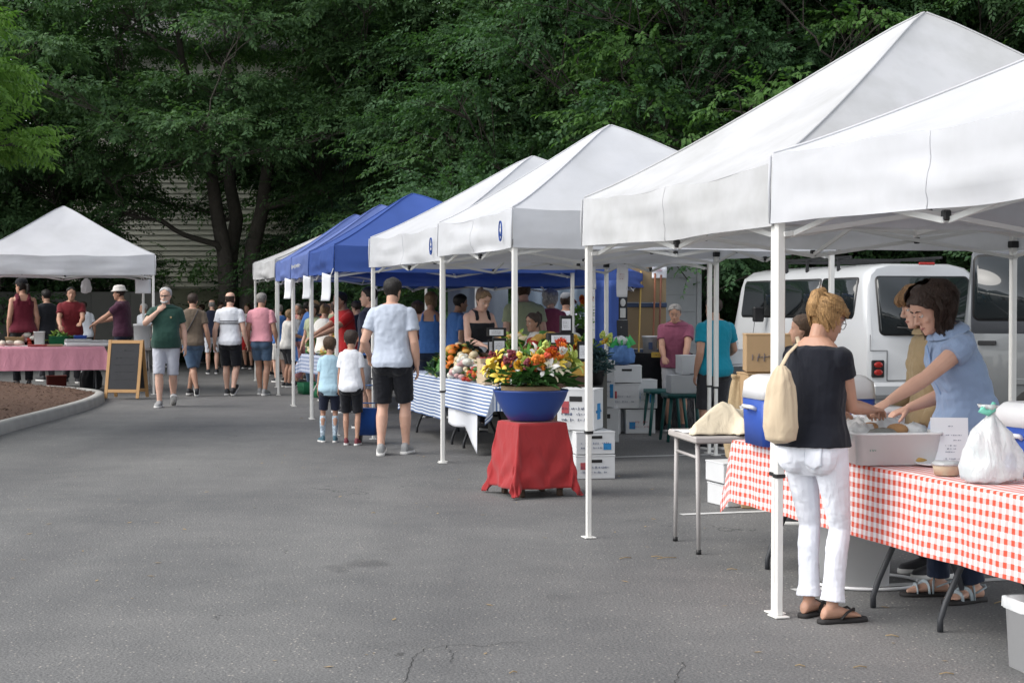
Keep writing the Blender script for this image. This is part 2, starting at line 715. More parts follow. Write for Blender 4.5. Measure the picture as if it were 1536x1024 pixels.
for wx, wz in ((2.6, 5.6), (2.6, 2.2)):
    mb = MB()
    for sx in (-1, 1):
        mb.box((wx + sx * .5, -.06, wz), (.09, .06, 1.6))
    for sz in (-1, 1):
        mb.box((wx, -.062, wz + sz * .8), (1.12, .07, .09))
    mb.box((wx, -.055, wz), (.92, .04, .05))
    fr = obj('window', mb, M_trim, hs)
    mb = MB()
    mb.box((wx, -.045, wz), (.93, .02, 1.53))
    obj('pane', mb, mat('dark_glass', (.02, .022, .025, 1), .08, .05, spec=.5, bump=0), fr)

# low dark wall behind the left stall
mb = MB()
mb.box((0, 0, .95), (10, .25, 1.9), .02)
for k in range(11):
    mb.box((-5 + k, -.135, .95), (.03, .02, 1.86), .004)
tag(obj('retaining_wall', mb, mat('stained_grey_wall', (.13, .127, .115, 1), .9, .3, 1.5, .3)), 'stained dark grey wall behind the white tent on the left', 'wall')
COL.objects['retaining_wall'].location = (-13.8, 42, 0)
# ------------------------------------------------------------------ foliage
RNG = np.random.default_rng(11)


def rot_basis(d, roll):
    """arrays of basis (x along d, z roughly up) rolled; d (n,3)"""
    d = d / np.linalg.norm(d, axis=1, keepdims=True)
    up = np.tile(np.array([0, 0, 1.0]), (len(d), 1))
    y = np.cross(up, d)
    ln = np.linalg.norm(y, axis=1, keepdims=True)
    y = np.where(ln > 1e-3, y / np.maximum(ln, 1e-6), np.array([0, 1.0, 0]))
    z = np.cross(d, y)
    c, s = np.cos(roll)[:, None], np.sin(roll)[:, None]
    return d, y * c + z * s, z * c - y * s


def spray_proto(kind, n, length, ll, lw, rng):
    """leaves of one twig in local space: x along the twig. returns (n,4,3) diamonds and centre-line"""
    L = []
    for k in range(n):
        t = (k + .6) / n
        side = 1 if k % 2 else -1
        if kind == 'pinnate':
            ang = side * R(68)
            droop = -0.25 - .3 * abs(rng.normal())
        else:
            ang = side * R(rng.uniform(25, 75))
            droop = rng.uniform(-.65, .15)
        if k == n - 1:
            ang = rng.uniform(-.3, .3)
        base = np.array([t * length, 0, -0.12 * t * t * length])
        dx = np.array([math.cos(ang), math.sin(ang), droop])
        dx /= np.linalg.norm(dx)
        nz = np.array([rng.normal() * .3, rng.normal() * .3, 1.0])
        wy = np.cross(nz, dx)
        wy /= np.linalg.norm(wy)
        nn = np.cross(dx, wy)
        sc = rng.uniform(.75, 1.2)
        a, b = ll * sc, lw * sc
        p0 = base + dx * .01
        pm = p0 + dx * a * .45
        L.append([p0, pm + wy * b * .5 + nn * b * .12, p0 + dx * a - nn * a * .14, pm - wy * b * .5 + nn * b * .12])
    return np.array(L)


def leaf_mesh(name, pos, dirs, rolls, protos, scales):
    """stamp sprays; one island per leaf"""
    allv = []
    which = RNG.integers(0, len(protos), len(pos))
    for w, pr in enumerate(protos):
        m = which == w
        if not m.any():
            continue
        x, y, z = rot_basis(dirs[m], rolls[m])
        B = np.stack([x, y, z], axis=1)                      # (s,3,3) rows are axes
        q = np.einsum('nlk,skj->snlj', pr, B) * scales[m][:, None, None, None] + pos[m][:, None, None, :]
        allv.append(q.reshape(-1, 3))
    v = np.concatenate(allv)
    nl = len(v) // 4
    me = bpy.data.meshes.new(name)
    me.vertices.add(len(v))
    me.vertices.foreach_set('co', v.astype(np.float32).ravel())
    idx = np.arange(nl)[:, None] * 4
    tri = np.concatenate([idx + np.array([0, 1, 2]), idx + np.array([0, 2, 3])], axis=1).reshape(-1)
    me.loops.add(len(tri))
    me.loops.foreach_set('vertex_index', tri.astype(np.int32))
    me.polygons.add(nl * 2)
    me.polygons.foreach_set('loop_start', (np.arange(nl * 2) * 3).astype(np.int32))
    me.polygons.foreach_set('loop_total', np.full(nl * 2, 3, np.int32))
    me.update(calc_edges=True)
    return me


def bez(a, b, c, n):
    return [a * (1 - t) ** 2 + b * 2 * t * (1 - t) + c * t * t for t in [k / n for k in range(n + 1)]]


def make_tree(name, label, height, radius, base, npads, nsprays, kind, leaf, lmat, bark, trunk_r, stems=1, seed=1, flat=.38, padr=(1.0, 1.9), group=None, low=0.25, shape='round', droop=-.25, twig=True, clear=None, extra=()):
    """tapered stems, limbs to every leaf pad, twigs and leaf sprays; origin at the foot"""
    r = random.Random(seed)
    g = np.random.default_rng(seed)
    root = thing(name, label, 'tree', (0, 0, 0), 0, group)
    wood = MB()
    tops = []
    sp = []
    for k in range(stems):
        a = 6.283 * k / stems + r.uniform(-.4, .4)
        lean = (0.0 if stems == 1 else r.uniform(.15, .24)) * height
        top = Vector((math.cos(a) * lean, math.sin(a) * lean, height * r.uniform(.62, .8)))
        mid = Vector((math.cos(a) * lean * .04, math.sin(a) * lean * .04, height * .33))
        off = Vector((math.cos(a), math.sin(a), 0)) * (trunk_r * .30 if stems > 1 else 0)
        pts = bez(off, mid + off, top, 10)
        for i in range(1, 10):
            pts[i] = pts[i] + Vector((r.uniform(-1, 1), r.uniform(-1, 1), 0)) * trunk_r * .25
        rad = [trunk_r * (1 if stems == 1 else .62) * (1 - .86 * i / 10) * (1.35 if i == 0 else 1) for i in range(11)]
        wood.path(pts, rad, 10)
        sp.append((pts, rad))
    pads = []
    for k in range(npads):
        for _ in range(30):
            t = r.uniform(low, 1.0)
            if shape == 'round':
                rad_t = radius * math.sqrt(max(.05, 1 - ((t - .45) / .58) ** 2))
            elif shape == 'cone':
                rad_t = radius * (1.02 - (t - low) / (1 - low)) + .3
            else:
                rad_t = radius * (1.0 if t < .8 else 1 - (t - .8) * 2.2)
            a = r.uniform(0, 6.283)
            q = rad_t * math.sqrt(r.uniform(.18, 1.0))
            c = Vector((math.cos(a) * q, math.sin(a) * q, t * height))
            if clear and clear[0] < c.x < clear[1] and c.z < clear[2] and _ < 29:
                continue
            if all((c - p[0]).length > .55 * (p[1] + 1) for p in pads) or _ == 29:
                break
        pads.append((c, r.uniform(*padr) * (1.0 if shape != 'cone' else .6 + .6 * (1 - t))))
    pads += [(Vector(e[:3]), e[3]) for e in extra]
    P_, D_ = [], []
    nodes = [(p, q) for pts, rad in sp for p, q in list(zip(pts, rad))[2:]]
    pads.sort(key=lambda p: math.hypot(p[0].x, p[0].y))
    for c, pr in pads:
        tgt = c - Vector((0, 0, pr * flat * .5))
        st, q0 = min(nodes, key=lambda s_: (s_[0] - tgt).length + 2.2 * max(0, s_[0].z - tgt.z + .3) + r.uniform(0, .5))
        ctrl = st.lerp(tgt, .5) + Vector((r.uniform(-.35, .35), r.uniform(-.35, .35), r.uniform(-.1, .45)))
        lp = bez(st, ctrl, tgt, 7)
        for q_ in range(1, 7):
            lp[q_] += Vector((r.uniform(-1, 1), r.uniform(-1, 1), r.uniform(-1, 1))) * .05 * (tgt - st).length ** .5
        r0 = max(.018, min(q0 * .62, .02 + .035 * (tgt - st).length ** .6))
        lr_ = [r0 * (1 - .62 * k / 7) for k in range(8)]
        wood.path(lp, lr_, 6)
        nodes += list(zip(lp[2:], lr_[2:]))
        m = max(4, int(nsprays / npads * (pr / (sum(padr) / 2)) ** 2))
        u = g.normal(size=(m, 3))
        u /= np.linalg.norm(u, axis=1, keepdims=True)
        u[:, 2] = np.where(u[:, 2] < -.35, -u[:, 2] * .6, u[:, 2])
        rr_ = pr * (0.35 + .65 * g.random(m) ** .6)[:, None]
        off = u * rr_ * np.array([1, 1, flat])
        # ragged outline
        off *= (1 + .28 * np.sin(u[:, :1] * 5 + c.x) * np.cos(u[:, 1:2] * 4 + c.z))
        pos = np.array(c) + off
        d = u * np.array([1, 1, .35]) + np.array([0, 0, droop]) + g.normal(size=(m, 3)) * .35
        d += 0.35 * np.array([c.x, c.y, 0]) / (radius + .1)
        P_.append(pos)
        D_.append(d)
        if twig:
            for k in range(0, m, max(1, m // 9)):
                e = Vector(pos[k])
                s0 = lp[r.randint(3, 7)]
                wood.path(bez(s0, s0.lerp(e, .5) + Vector((0, 0, .12)), e, 3), [r0 * .22 + .004, .012, .009, .005], 4, False)
    pos, d = np.concatenate(P_), np.concatenate(D_)
    protos = [spray_proto(kind, *leaf, g) for _ in range(5)]
    me = leaf_mesh('crown', pos, d, g.normal(size=len(pos)) * .45, protos, g.uniform(.75, 1.25, len(pos)))
    obj('trunk', wood, bark, root)
    obj('crown', me, lmat, root)
    return root


M_bark = mat('grey_bark', (0.07, 0.062, 0.052, 1), .95, .4, 4, .9, 18, .03)
M_bark2 = mat('dark_bark', (0.045, 0.038, 0.032, 1), .95, .4, 4, .9, 18, .03)
LM_big = leaf_mat('broad_leaf_deep_green', (0.042, 0.092, 0.044, 1), (0.108, 0.190, 0.076, 1), .36)
LM_dark = leaf_mat('broad_leaf_dark', (0.040, 0.088, 0.042, 1), (0.102, 0.182, 0.072, 1), .36)
LM_mid = leaf_mat('broad_leaf_mid', (0.034, 0.080, 0.040, 1), (0.088, 0.168, 0.072, 1), .34)
LM_bright = leaf_mat('young_leaf_bright', (0.060, 0.135, 0.028, 1), (0.19, 0.33, 0.075, 1), .40)
LM_nb = leaf_mat('overhang_leaf', (0.040, 0.098, 0.030, 1), (0.125, 0.235, 0.065, 1), .38)
LM_con = leaf_mat('needle_green', (0.020, 0.052, 0.032, 1), (0.052, 0.105, 0.055, 1), .2)


def put(root, x, y, rz=0.0, s=1.0, z=0.0):
    root.location = (x, y, z)
    root.rotation_euler.z = rz
    root.scale = (s, s, s)
    return root


# the big many-stemmed tree at left
big = make_tree('shade_tree', 'big dark green tree with several leaning stems behind the walking shoppers', 14.5, 7.6, 0, 150, 21000, 'alt', (14, .56, .115, .062), LM_big, M_bark, .44, stems=3, seed=5, flat=.27, padr=(1.0, 1.85), low=.33, clear=(-3.0, 2.8, 4.9), extra=((-5.2, -2, 3.4, 1.5), (-6.6, -1, 3.0, 1.6), (-4.6, .5, 3.6, 1.5), (-7.4, 1, 4.2, 1.6), (-3.4, -3.6, 5.0, 1.3), (4.4, -2.4, 4.6, 1.4), (5.6, -1, 3.9, 1.4), (-2.6, -3.0, 4.7, 1.0), (-3.6, -2.4, 3.5, 1.1), (-1.2, -2.6, 5.0, .9), (-3.3, -2.8, 2.9, 1.1), (-2.3, -2.2, 3.9, .85), (-1.4, 2.0, 4.2, .9), (-2.9, 1.5, 4.4, 1.2), (1.8, 1.2, 4.6, 1.1), (-2.0, -4.6, 6.0, 1.5), (.4, -5, 6.5, 1.5), (2.4, -4.4, 6.0, 1.5)))
put(big, (352 - 768) / F * 42, 42, 0)
# bright tree reaching in at the left edge
brt = make_tree('locust_tree', 'bright yellow green feather leaved tree reaching in at the left edge', 6.6, 2.5, 0, 44, 2700, 'pinnate', (17, .42, .105, .040), LM_bright, M_bark, .16, stems=1, seed=21, flat=.5, padr=(.45, .85), low=.54, droop=-.15)
put(brt, -8.6, 19.5, .4)
# background kinds
t1 = make_tree('broadleaf_tree', 'dark broad leaved tree right behind the blue tents', 13.5, 4.6, 0, 100, 15500, 'alt', (14, .48, .092, .052), LM_dark, M_bark2, .30, stems=2, seed=31, flat=.5, padr=(.9, 1.8), low=.10, shape='col')
t2 = make_tree('broadleaf_tree', 'mid green broad leaved tree behind the tallest white tent', 12.0, 4.2, 0, 90, 13500, 'alt', (14, .46, .088, .054), LM_mid, M_bark2, .28, stems=2, seed=47, flat=.55, padr=(.9, 1.7), low=.08, shape='col')
cn = make_tree('conifer_tree', 'dark fir with drooping layered boughs behind the far blue tents', 11.5, 3.2, 0, 90, 4200, 'alt', (26, .6, .085, .018), LM_con, M_bark2, .22, stems=1, seed=58, flat=.22, padr=(.7, 1.3), low=.08, shape='cone', droop=-.45)
put(t1, 2.4, 37.0, 0, 1.1)
put(t2, 7.2, 34.0, 1.1, 1.1)
put(cn, -3.9, 43.5, .3, .9)
GB = 'trees massed behind the market'
for o in (t1, t2, cn):
    o['group'] = GB
for (src, x, y, rz, s, lab) in (
        (t2, 3.0, 33.5, 2.2, 1.08, 'mid green broad leaved tree between the blue and the white tents'),
        (t1, 11.2, 32.0, 4.0, 1.05, 'dark broad leaved tree behind the white van'),
        (t2, 13.2, 27.5, 5.2, 1.0, 'mid green broad leaved tree behind the grey van at the right edge'),
        (t1, -.9, 40.5, 1.9, 1.1, 'tall dark broad leaved tree over the far blue tents'),
        (t1, 5.6, 42.0, 2.6, 1.3, 'taller dark tree in the second row over the middle tents'),
        (t2, 10.6, 41.0, .5, 1.4, 'taller green tree in the second row over the big white tent'),
        (t1, 17.0, 37.0, 5.5, 1.35, 'taller dark tree in the second row at the right edge'),
        (t1, -16.5, 43.0, 3.3, 1.15, 'dark broad leaved tree behind the white tent at the left edge'),
        (t2, -19.5, 38.0, .8, 1.0, 'mid green broad leaved tree at the far left behind the bright one'),
        (t2, -1.0, 46.0, 3.0, 1.35, 'tall green tree far back between the big tree and the tents'),
        (cn, -1.9, 38.6, 2.2, .95, 'smaller dark fir behind the peaks of the blue tents'),
        (cn, -12.5, 45.5, 4.4, .8, 'dark fir standing behind the left white tent'),
        (t1, -6.5, 58.0, .2, 1.5, 'tall dark tree rising behind the clapboard house')):
    dup(src, (x, y, -.1), rz, lab, s)

# near bright bough hanging over the tents at top right
nb = make_tree('overhanging_tree', 'light green leafy tree leaning in above the big white tent', 9.0, 3.1, 0, 44, 2300, 'alt', (13, .44, .10, .060), LM_nb, M_bark2, .2, stems=1, seed=77, flat=.5, padr=(.6, 1.1), low=.42)
put(nb, 5.2, 30.9, 2.0, 1.15)


# far wood closing the view: one mass
def woodland():
    g = np.random.default_rng(99)
    n = 15000
    x = g.uniform(-55, 45, n)
    y = 56 + g.uniform(0, 14, n) - np.clip(x - 8, 0, 14) * .7
    hmax = 17 + 4 * np.sin(x * .35) + 3 * np.sin(x * .9 + 1)
    z = g.random(n) ** .8 * hmax + 1
    d = np.stack([g.normal(size=n), -1 + g.normal(size=n) * .6, -.3 + g.normal(size=n) * .4], 1)
    protos = [spray_proto('alt', 9, 1.1, .34, .19, g) for _ in range(4)]
    me = leaf_mesh('woodland', np.stack([x, y, z], 1), d, g.normal(size=n) * .6, protos, g.uniform(.8, 1.4, n))
    tag(obj('woodland', me, LM_dark), 'dark wood closing the view behind the trees', kind='stuff')
    # understory along the bank foot
    n = 5200
    x = g.uniform(-40, 30, n)
    y0 = np.where(x < 5, 45, 45 - np.minimum(14, (x - 5) * 1.25))
    y = y0 + g.uniform(-1.5, 3.5, n)
    z = g.random(n) * (2.2 + np.sin(x * 1.3) * .7 + np.sin(x * .37))
    z = np.where((x > -11.2) & (x < -5.6), z * .28, z)
    d = np.stack([g.normal(size=n), -.6 + g.normal(size=n) * .6, .2 + g.normal(size=n) * .4], 1)
    protos = [spray_proto('alt', 11, .6, .17, .09, g) for _ in range(4)]
    me = leaf_mesh('undergrowth', np.stack([x, y, z], 1), d, g.normal(size=n) * .6, protos, g.uniform(.8, 1.4, n))
    tag(obj('undergrowth', me, LM_dark), 'dark undergrowth along the edge of the parking lot', kind='stuff')


woodland()
# ------------------------------------------------------------------ pop-up tents
M_tw = tent_fabric('white_tent_fabric', (0.64, 0.65, 0.68, 1), .26, .05)
M_tg = tent_fabric('grubby_tent_fabric', (0.60, 0.605, 0.62, 1), .24, .10)
M_tb = tent_fabric('blue_tent_fabric', (0.055, 0.115, 0.40, 1), .25, .06)
M_tb2 = tent_fabric('faded_blue_tent_fabric', (0.14, 0.20, 0.48, 1), .25, .06)
M_pole = mat('white_enamel_pole', (0.70, 0.69, 0.66, 1), .38, .06, 8, .04)
M_pole_far = mat('white_frame_paint', (0.66, 0.66, 0.64, 1), .4, .05, 8, 0)
M_blackp = mat('black_plastic', (0.015, 0.015, 0.016, 1), .45, .2, 10, .1)
M_logo = mat('blue_print', (0.02, 0.07, 0.30, 1), .6, .1, 8, 0)
M_paper = mat('white_paper', (0.76, 0.77, 0.80, 1), .8, .03, 8, .04, 20)
M_ink = mat('ink', (0.05, 0.05, 0.07, 1), .7, .1, 8, 0)


def tent(label, P0, P1, depth, hv, ht, hp, m, seed=0, logos=False, detail=True, group='pop-up tents of the market row', sag=.05, legs=True, peak_shift=(0, 0), lettering=False):
    """P0 -> P1 is the front edge on the ground (P1 the end nearer the viewer / right); the tent lies behind it"""
    P0, P1 = Vector((P0[0], P0[1], 0)), Vector((P1[0], P1[1], 0))
    ex = P1 - P0
    sx = ex.length
    ang = math.atan2(ex.y, ex.x)
    root = thing('pop_up_tent', label, 'tent', P0, ang, group)
    r = random.Random(seed)
    hx, hy = sx / 2, depth / 2
    o3 = Vector((seed * 7.3, seed * 3.1, 0))

    def nz(p, f, a):
        return a * mnoise.noise(Vector(p) * f + o3)

    # roof: four sagging panels
    mb = MB()
    N = 28

    def roof(u, v):
        a, b = u * 2 - 1, v * 2 - 1
        q, mn = max(abs(a), abs(b)), min(abs(a), abs(b))
        k = 1 - q
        z = ht + (hp - ht) * (k ** 1.13)
        z -= min(0.035, .035 * math.exp(-q * 14))                      # blunt peak
        w = 0 if q < 1e-6 else mn / q
        z -= sag * (1 - w * w) * 4 * q * (1 - q) * .9                   # panels hang between the ridges
        z -= .03 * (1 - w * w) * (q ** 6)
        x, y = hx + a * hx + peak_shift[0] * k, hy + b * hy + peak_shift[1] * k
        z += nz((x, y, 0), 1.6, .030 * q * (1 - w ** 4)) + nz((x, y, 5), 4.5, .008 * (1 - w ** 4))
        return (x, y, z)

    # seams need verts on the diagonals: build each panel as a fan grid
    for (ca, cb) in (((-1, -1), (1, -1)), ((1, -1), (1, 1)), ((1, 1), (-1, 1)), ((-1, 1), (-1, -1))):
        def pan(s, t, ca=ca, cb=cb):
            q = 0.002 + .998 * s
            a = (ca[0] + (cb[0] - ca[0]) * t) * q
            b = (ca[1] + (cb[1] - ca[1]) * t) * q
            return roof((a + 1) / 2, (b + 1) / 2)
        mb.grid(pan, N, N)
    cover = obj('roof_cover', mb, m, root)
    # ridge seams
    sm = MB()
    for (a, b) in ((-1, -1), (1, -1), (1, 1), (-1, 1)):
        pts = []
        for k in range(13):
            q = 1 - k / 12 * .995
            p = Vector(roof((a * q + 1) / 2, (b * q + 1) / 2)) + Vector((0, 0, .006))
            pts.append(p)
        sm.path(pts, .006, 5, False)
    obj('ridge_seam', sm, m, cover)
    # valance
    mb = MB()
    for (ca, cb, L) in (((0, 0), (1, 0), sx), ((1, 0), (1, 1), depth), ((1, 1), (0, 1), depth and sx), ((0, 1), (0, 0), depth)):
        nrm = Vector((cb[1] - ca[1], -(cb[0] - ca[0]), 0))
        side = ca[0] * 2 + ca[1] * 5

        def val(s, t, ca=ca, cb=cb, nrm=nrm, side=side, L=L):
            x = (ca[0] + (cb[0] - ca[0]) * s) * sx
            y = (ca[1] + (cb[1] - ca[1]) * s) * depth
            top = Vector(roof((x / sx), (y / depth)))
            e = 4 * s * (1 - s)
            zb = hv - .012 * e + nz((s * L * 1.3, side, 1), 1.0, .018 * e)
            z = top.z + (zb - top.z) * t
            out = e * (nz((s * L * 1.1, t * 1.2, side), 1.3, .05) + nz((s * L * .8, t * 3.6, side + 3), 1.0, .045) + nz((s * L * 3, t * 4, side), 1.0, .012)) * (.25 + .75 * t)
            p = Vector((x, y, z)) + nrm * (out + .004 + .012 * t)
            return p
        if side == 0:
            val0 = val
        mb.grid(val, 40, 9)
    va = obj('valance', mb, m, root)
    # bound corners and the mid seam
    for (x, y) in ((0, 0), (sx, 0), (sx, depth), (0, depth)):
        sm = MB()
        qx, qy = (-.012 if x == 0 else .012), (-.012 if y == 0 else .012)
        sm.path([(x + qx, y + qy, ht - .01), (x + qx * 1.4, y + qy * 1.4, (ht + hv) / 2), (x + qx, y + qy, hv)], .008, 5)
        obj('corner_binding', sm, m, va)
    if detail:
        sm = MB()
        pts = [Vector(val0(.5, k / 9)) + Vector((0, -.0015, 0)) for k in range(10)]
        sm.path(pts, .0022, 5)
        obj('mid_seam', sm, m, va)
    # legs
    for (x, y, dx, dy) in ((.024, .024, 1, 1), (sx - .024, .024, -1, 1), (sx - .024, depth - .024, -1, -1), (.024, depth - .024, 1, -1)):
        lg = MB()
        lg.box((x, y, (.70 + ht - .06) / 2), (.043, .043, ht - .06 - .70), .005)
        lg.box((x, y, .36), (.033, .033, .70), .004)
        le = obj('leg', lg, M_pole, root)
        fp = MB()
        fp.box((x, y, .007), (.10, .075, .008), .002)
        obj('foot_plate', fp, M_pole, le)
        if detail:
            cl = MB()
            cl.box((x, y, .705), (.050, .050, .020), .003)
            obj('collar_ring', cl, M_blackp, le)
            cl = MB()
            cl.box((x, y, hv + .045), (.06, .06, .05), .006)
            obj('slider_clip', cl, M_blackp, le)
    # scissor frame under the roof
    def brace(p0, p1, w, h=None):
        tr = MB()
        tr.bar(p0, p1, w, h)
        obj('brace', tr, M_pole_far, root)
    zt, zb = hv + .18, hv - .055
    for (a, b) in (((.03, .03), (sx - .03, .03)), ((sx - .03, .03), (sx - .03, depth - .03)), ((sx - .03, depth - .03), (.03, depth - .03)), ((.03, depth - .03), (.03, .03))):
        A, B = Vector((*a, 0)), Vector((*b, 0))
        for k in range(2):
            s0, s1 = A.lerp(B, k / 2), A.lerp(B, (k + 1) / 2)
            z0, z1 = (zt, zb) if k == 0 else (zb + .0, zt)
            off = Vector((-(B - A).normalized().y, (B - A).normalized().x, 0)) * .028
            brace(s0 + off + Vector((0, 0, zt)), s1 + off + Vector((0, 0, zb)), .014, .026)
            brace(s0 + off * 1.9 + Vector((0, 0, zb)), s1 + off * 1.9 + Vector((0, 0, zt)), .014, .026)
    c = Vector((hx, hy, 0))
    for (a, b) in ((.5, 0), (1, .5), (.5, 1), (0, .5)):
        p = Vector((a * sx, b * depth, 0)).lerp(c, .03)
        brace(p + Vector((0, 0, zt)), c + Vector((0, 0, zb + .1)), .014, .026)
        brace(p + Vector((0, 0, zb)), c + Vector((0, 0, zt + .18)), .014, .026)
    brace(c + Vector((0, 0, hv + .02)), c + Vector((peak_shift[0], peak_shift[1], hp - .06 - hv + hv)), .03)
    for (a, b) in ((.03, .03), (sx - .03, .03), (sx - .03, depth - .03), (.03, depth - .03)):
        p0 = Vector((a, b, ht - .05))
        brace(p0, c + Vector((peak_shift[0], peak_shift[1], hp - .12)), .018)
    if detail:
        for (a, b) in (((.03, .03), (sx - .03, .03)), ((sx - .03, depth - .03), (.03, depth - .03)), ((sx - .03, .03), (sx - .03, depth - .03)), ((.03, depth - .03), (.03, .03))):
            A, B = Vector((*a, 0)), Vector((*b, 0))
            off = Vector((-(B - A).normalized().y, (B - A).normalized().x, 0)) * .04
            for t in (.25, .5, .75):
                jn = MB()
                jn.box(A.lerp(B, t) + off + Vector((0, 0, (zt + zb) / 2 if t != .5 else zb + .02)), (.035, .035, .045), .006)
                obj('joint', jn, M_blackp, root)
    if lettering:
        lo = MB()
        lo.M = Matrix.Translation((sx * .45, -.05, (hv + ht) / 2))
        scribble(lo, sx * .5, .12, 1, seed, .012, 1.2)
        obj('lettering', lo, M_pole, va)
    if logos:
        lo = MB()
        lo.M = Matrix.Translation((sx - .22, -.045, (hv + ht) / 2 - .02)) @ Matrix.Rotation(R(-90), 4, 'Y')
        n = 18
        ring = [Vector((.085 * math.cos(6.283 * k / n), 0, .042 * math.sin(6.283 * k / n))) for k in range(n + 1)]
        for k in range(n):
            lo.bar(ring[k], ring[k + 1], .012, .002)
        scribble(lo, .13, .05, 1, seed, .010, .8)
        obj('printed_emblem', lo, M_logo, va)
    return root


def tent_front(pxa, za, pxb, zb):
    return P(pxa, 458, za), P(pxb, 458, zb)


A_ = G(1162, 925)
B_ = G(876, 806)
uAB = (B_ - A_).normalized()
# nearest tent (right edge of the photo)
tent('nearest white tent, cut off by the right edge, over the red checked table', A_ - Vector((.012, -.008, 0)), A_ - uAB * 2.92, 3.25, 1.955, 2.30, 3.06, M_tw, 3, sag=.05)
tent('tallest white tent with a dirty grey side, over the folding table', B_, P(1165, 458, 8.20) + Vector((-.02, -.037, 0)), 3.3, 1.945, 2.262, 3.37, M_tg, 4, sag=.05, peak_shift=(0, .05))
a, b = tent_front(659, 16.05, 769, 13.55)
tent('white tent with a blue emblem behind the bowl of flowers', a, b, 2.95, 2.03, 2.36, 3.25, M_tw, 5, logos=True, peak_shift=(0, -.16))
T3 = (a, b)
a, b = tent_front(556, 18.9, 662, 16.13)
tent('white tent with a blue emblem over the striped table, next to the blue tents', a, b, 2.95, 1.99, 2.33, 3.22, M_tw, 6, logos=True)
for (p0, z0, p1, z1, hp, m, lab, sd_, hv) in (
        (465, 22.2, 502, 19.4, 3.02, M_tb, 'nearest blue tent of the row, with a tall peak', 7, 1.95),
        (438, 25.0, 464, 22.3, 3.05, M_tb2, 'second blue tent of the row, with pale lettering on its edge', 8, 1.96),
        (415, 28.2, 437, 25.3, 3.08, M_tb2, 'third blue tent, the farthest of the front row', 9, 1.97)):
    a, b = tent_front(p0, z0, p1, z1)
    tent(lab, a, b, 2.95, hv, hv + .32, hp, m, sd_, detail=False, peak_shift=(0, -.3), lettering='lettering' in lab)
a, b = tent_front(381, 33.6, 413, 30.8)
tent('pale white tent at the far end of the row', a, b, 2.95, 2.08, 2.42, 3.1, M_tg, 10, detail=False)
# a blue tent in the second row, its edge seen under the white ones
a, b = P(560, 458, 21.0), P(925, 458, 20.2)
tent('low blue tent in the second row behind the produce sellers', a + Vector((0, 0, 0)), b, 2.9, 1.80, 2.02, 2.75, M_tb, 12, detail=False, group=None)
a, b = P(985, 458, 22.4), P(1028, 458, 22.2)
# left tent
c_ = G(233, 592)
tent('white tent on its own at the left, over the pink table', c_ - V * 3.0, c_, 2.95, 2.08, 2.43, 3.36, M_tw, 13)
# ------------------------------------------------------------------ people
def remesh(mb, voxel, smooth=2, fac=.5):
    me = mb.mesh('tmp')
    o = bpy.data.objects.new('tmp', me)
    COL.objects.link(o)
    md = o.modifiers.new('r', 'REMESH')
    md.mode = 'VOXEL'
    md.voxel_size = voxel
    md.use_smooth_shade = True
    if smooth:
        sm = o.modifiers.new('s', 'SMOOTH')
        sm.factor = fac
        sm.iterations = smooth
    dg = bpy.context.evaluated_depsgraph_get()
    out = bpy.data.meshes.new_from_object(o.evaluated_get(dg))
    bpy.data.objects.remove(o)
    bpy.data.meshes.remove(me)
    return out


def crumple(me, amp, freq, seed, stretch=(1, 1, 1), sharp=False):
    """push a cloth surface in and out along its normals: folds"""
    n = len(me.vertices)
    co = np.empty(n * 3, np.float32)
    me.vertices.foreach_get('co', co)
    no = np.empty(n * 3, np.float32)
    me.vertices.foreach_get('normal', no)
    co, no = co.reshape(-1, 3), no.reshape(-1, 3)
    s = Vector((seed * 1.7, seed * 3.1, seed * .7))
    d = np.empty(n, np.float32)
    for i in range(n):
        p = co[i]
        q = Vector((p[0] * stretch[0], p[1] * stretch[1], p[2] * stretch[2])) * freq + s
        a = mnoise.noise(q)
        if sharp:
            a = (.5 - abs(a) * 1.6)
        d[i] = a + .35 * mnoise.noise(q * 2.3)
    co += no * (d * amp)[:, None]
    me.vertices.foreach_set('co', co.ravel())
    me.update()


def lerp_tab(tab, z):
    if z <= tab[0][0]:
        return tab[0][1:]
    for a, b in zip(tab[:-1], tab[1:]):
        if z <= b[0]:
            t = (z - a[0]) / (b[0] - a[0])
            return tuple(x + (y - x) * t for x, y in zip(a[1:], b[1:]))
    return tab[-1][1:]


# z, half width, half depth, y offset (front is +y), for a 1.75 m figure
TORSO_M = [(.83, .10, .085, -.005), (.86, .155, .105, -.012), (.92, .172, .112, -.012), (1.0, .163, .105, -.002), (1.08, .150, .100, .004), (1.18, .152, .104, .004),
           (1.28, .166, .112, .004), (1.36, .172, .106, -.002), (1.42, .165, .090, -.012), (1.465, .125, .072, -.018), (1.50, .072, .060, -.018)]
TORSO_F = [(.83, .10, .085, -.005), (.86, .160, .105, -.015), (.92, .176, .112, -.015), (1.0, .158, .102, -.004), (1.08, .132, .090, .004), (1.18, .134, .092, .004),
           (1.28, .146, .104, .010), (1.36, .150, .098, .002), (1.42, .142, .080, -.012), (1.465, .105, .062, -.018), (1.50, .062, .052, -.018)]
TORSO_K = [(.83, .09, .08, 0), (.86, .135, .105, -.01), (.92, .150, .112, -.01), (1.0, .148, .112, .004), (1.08, .142, .112, .008), (1.18, .142, .108, .006),
           (1.28, .148, .105, .004), (1.36, .150, .098, 0), (1.42, .140, .082, -.012), (1.465, .10, .062, -.016), (1.50, .058, .05, -.016)]
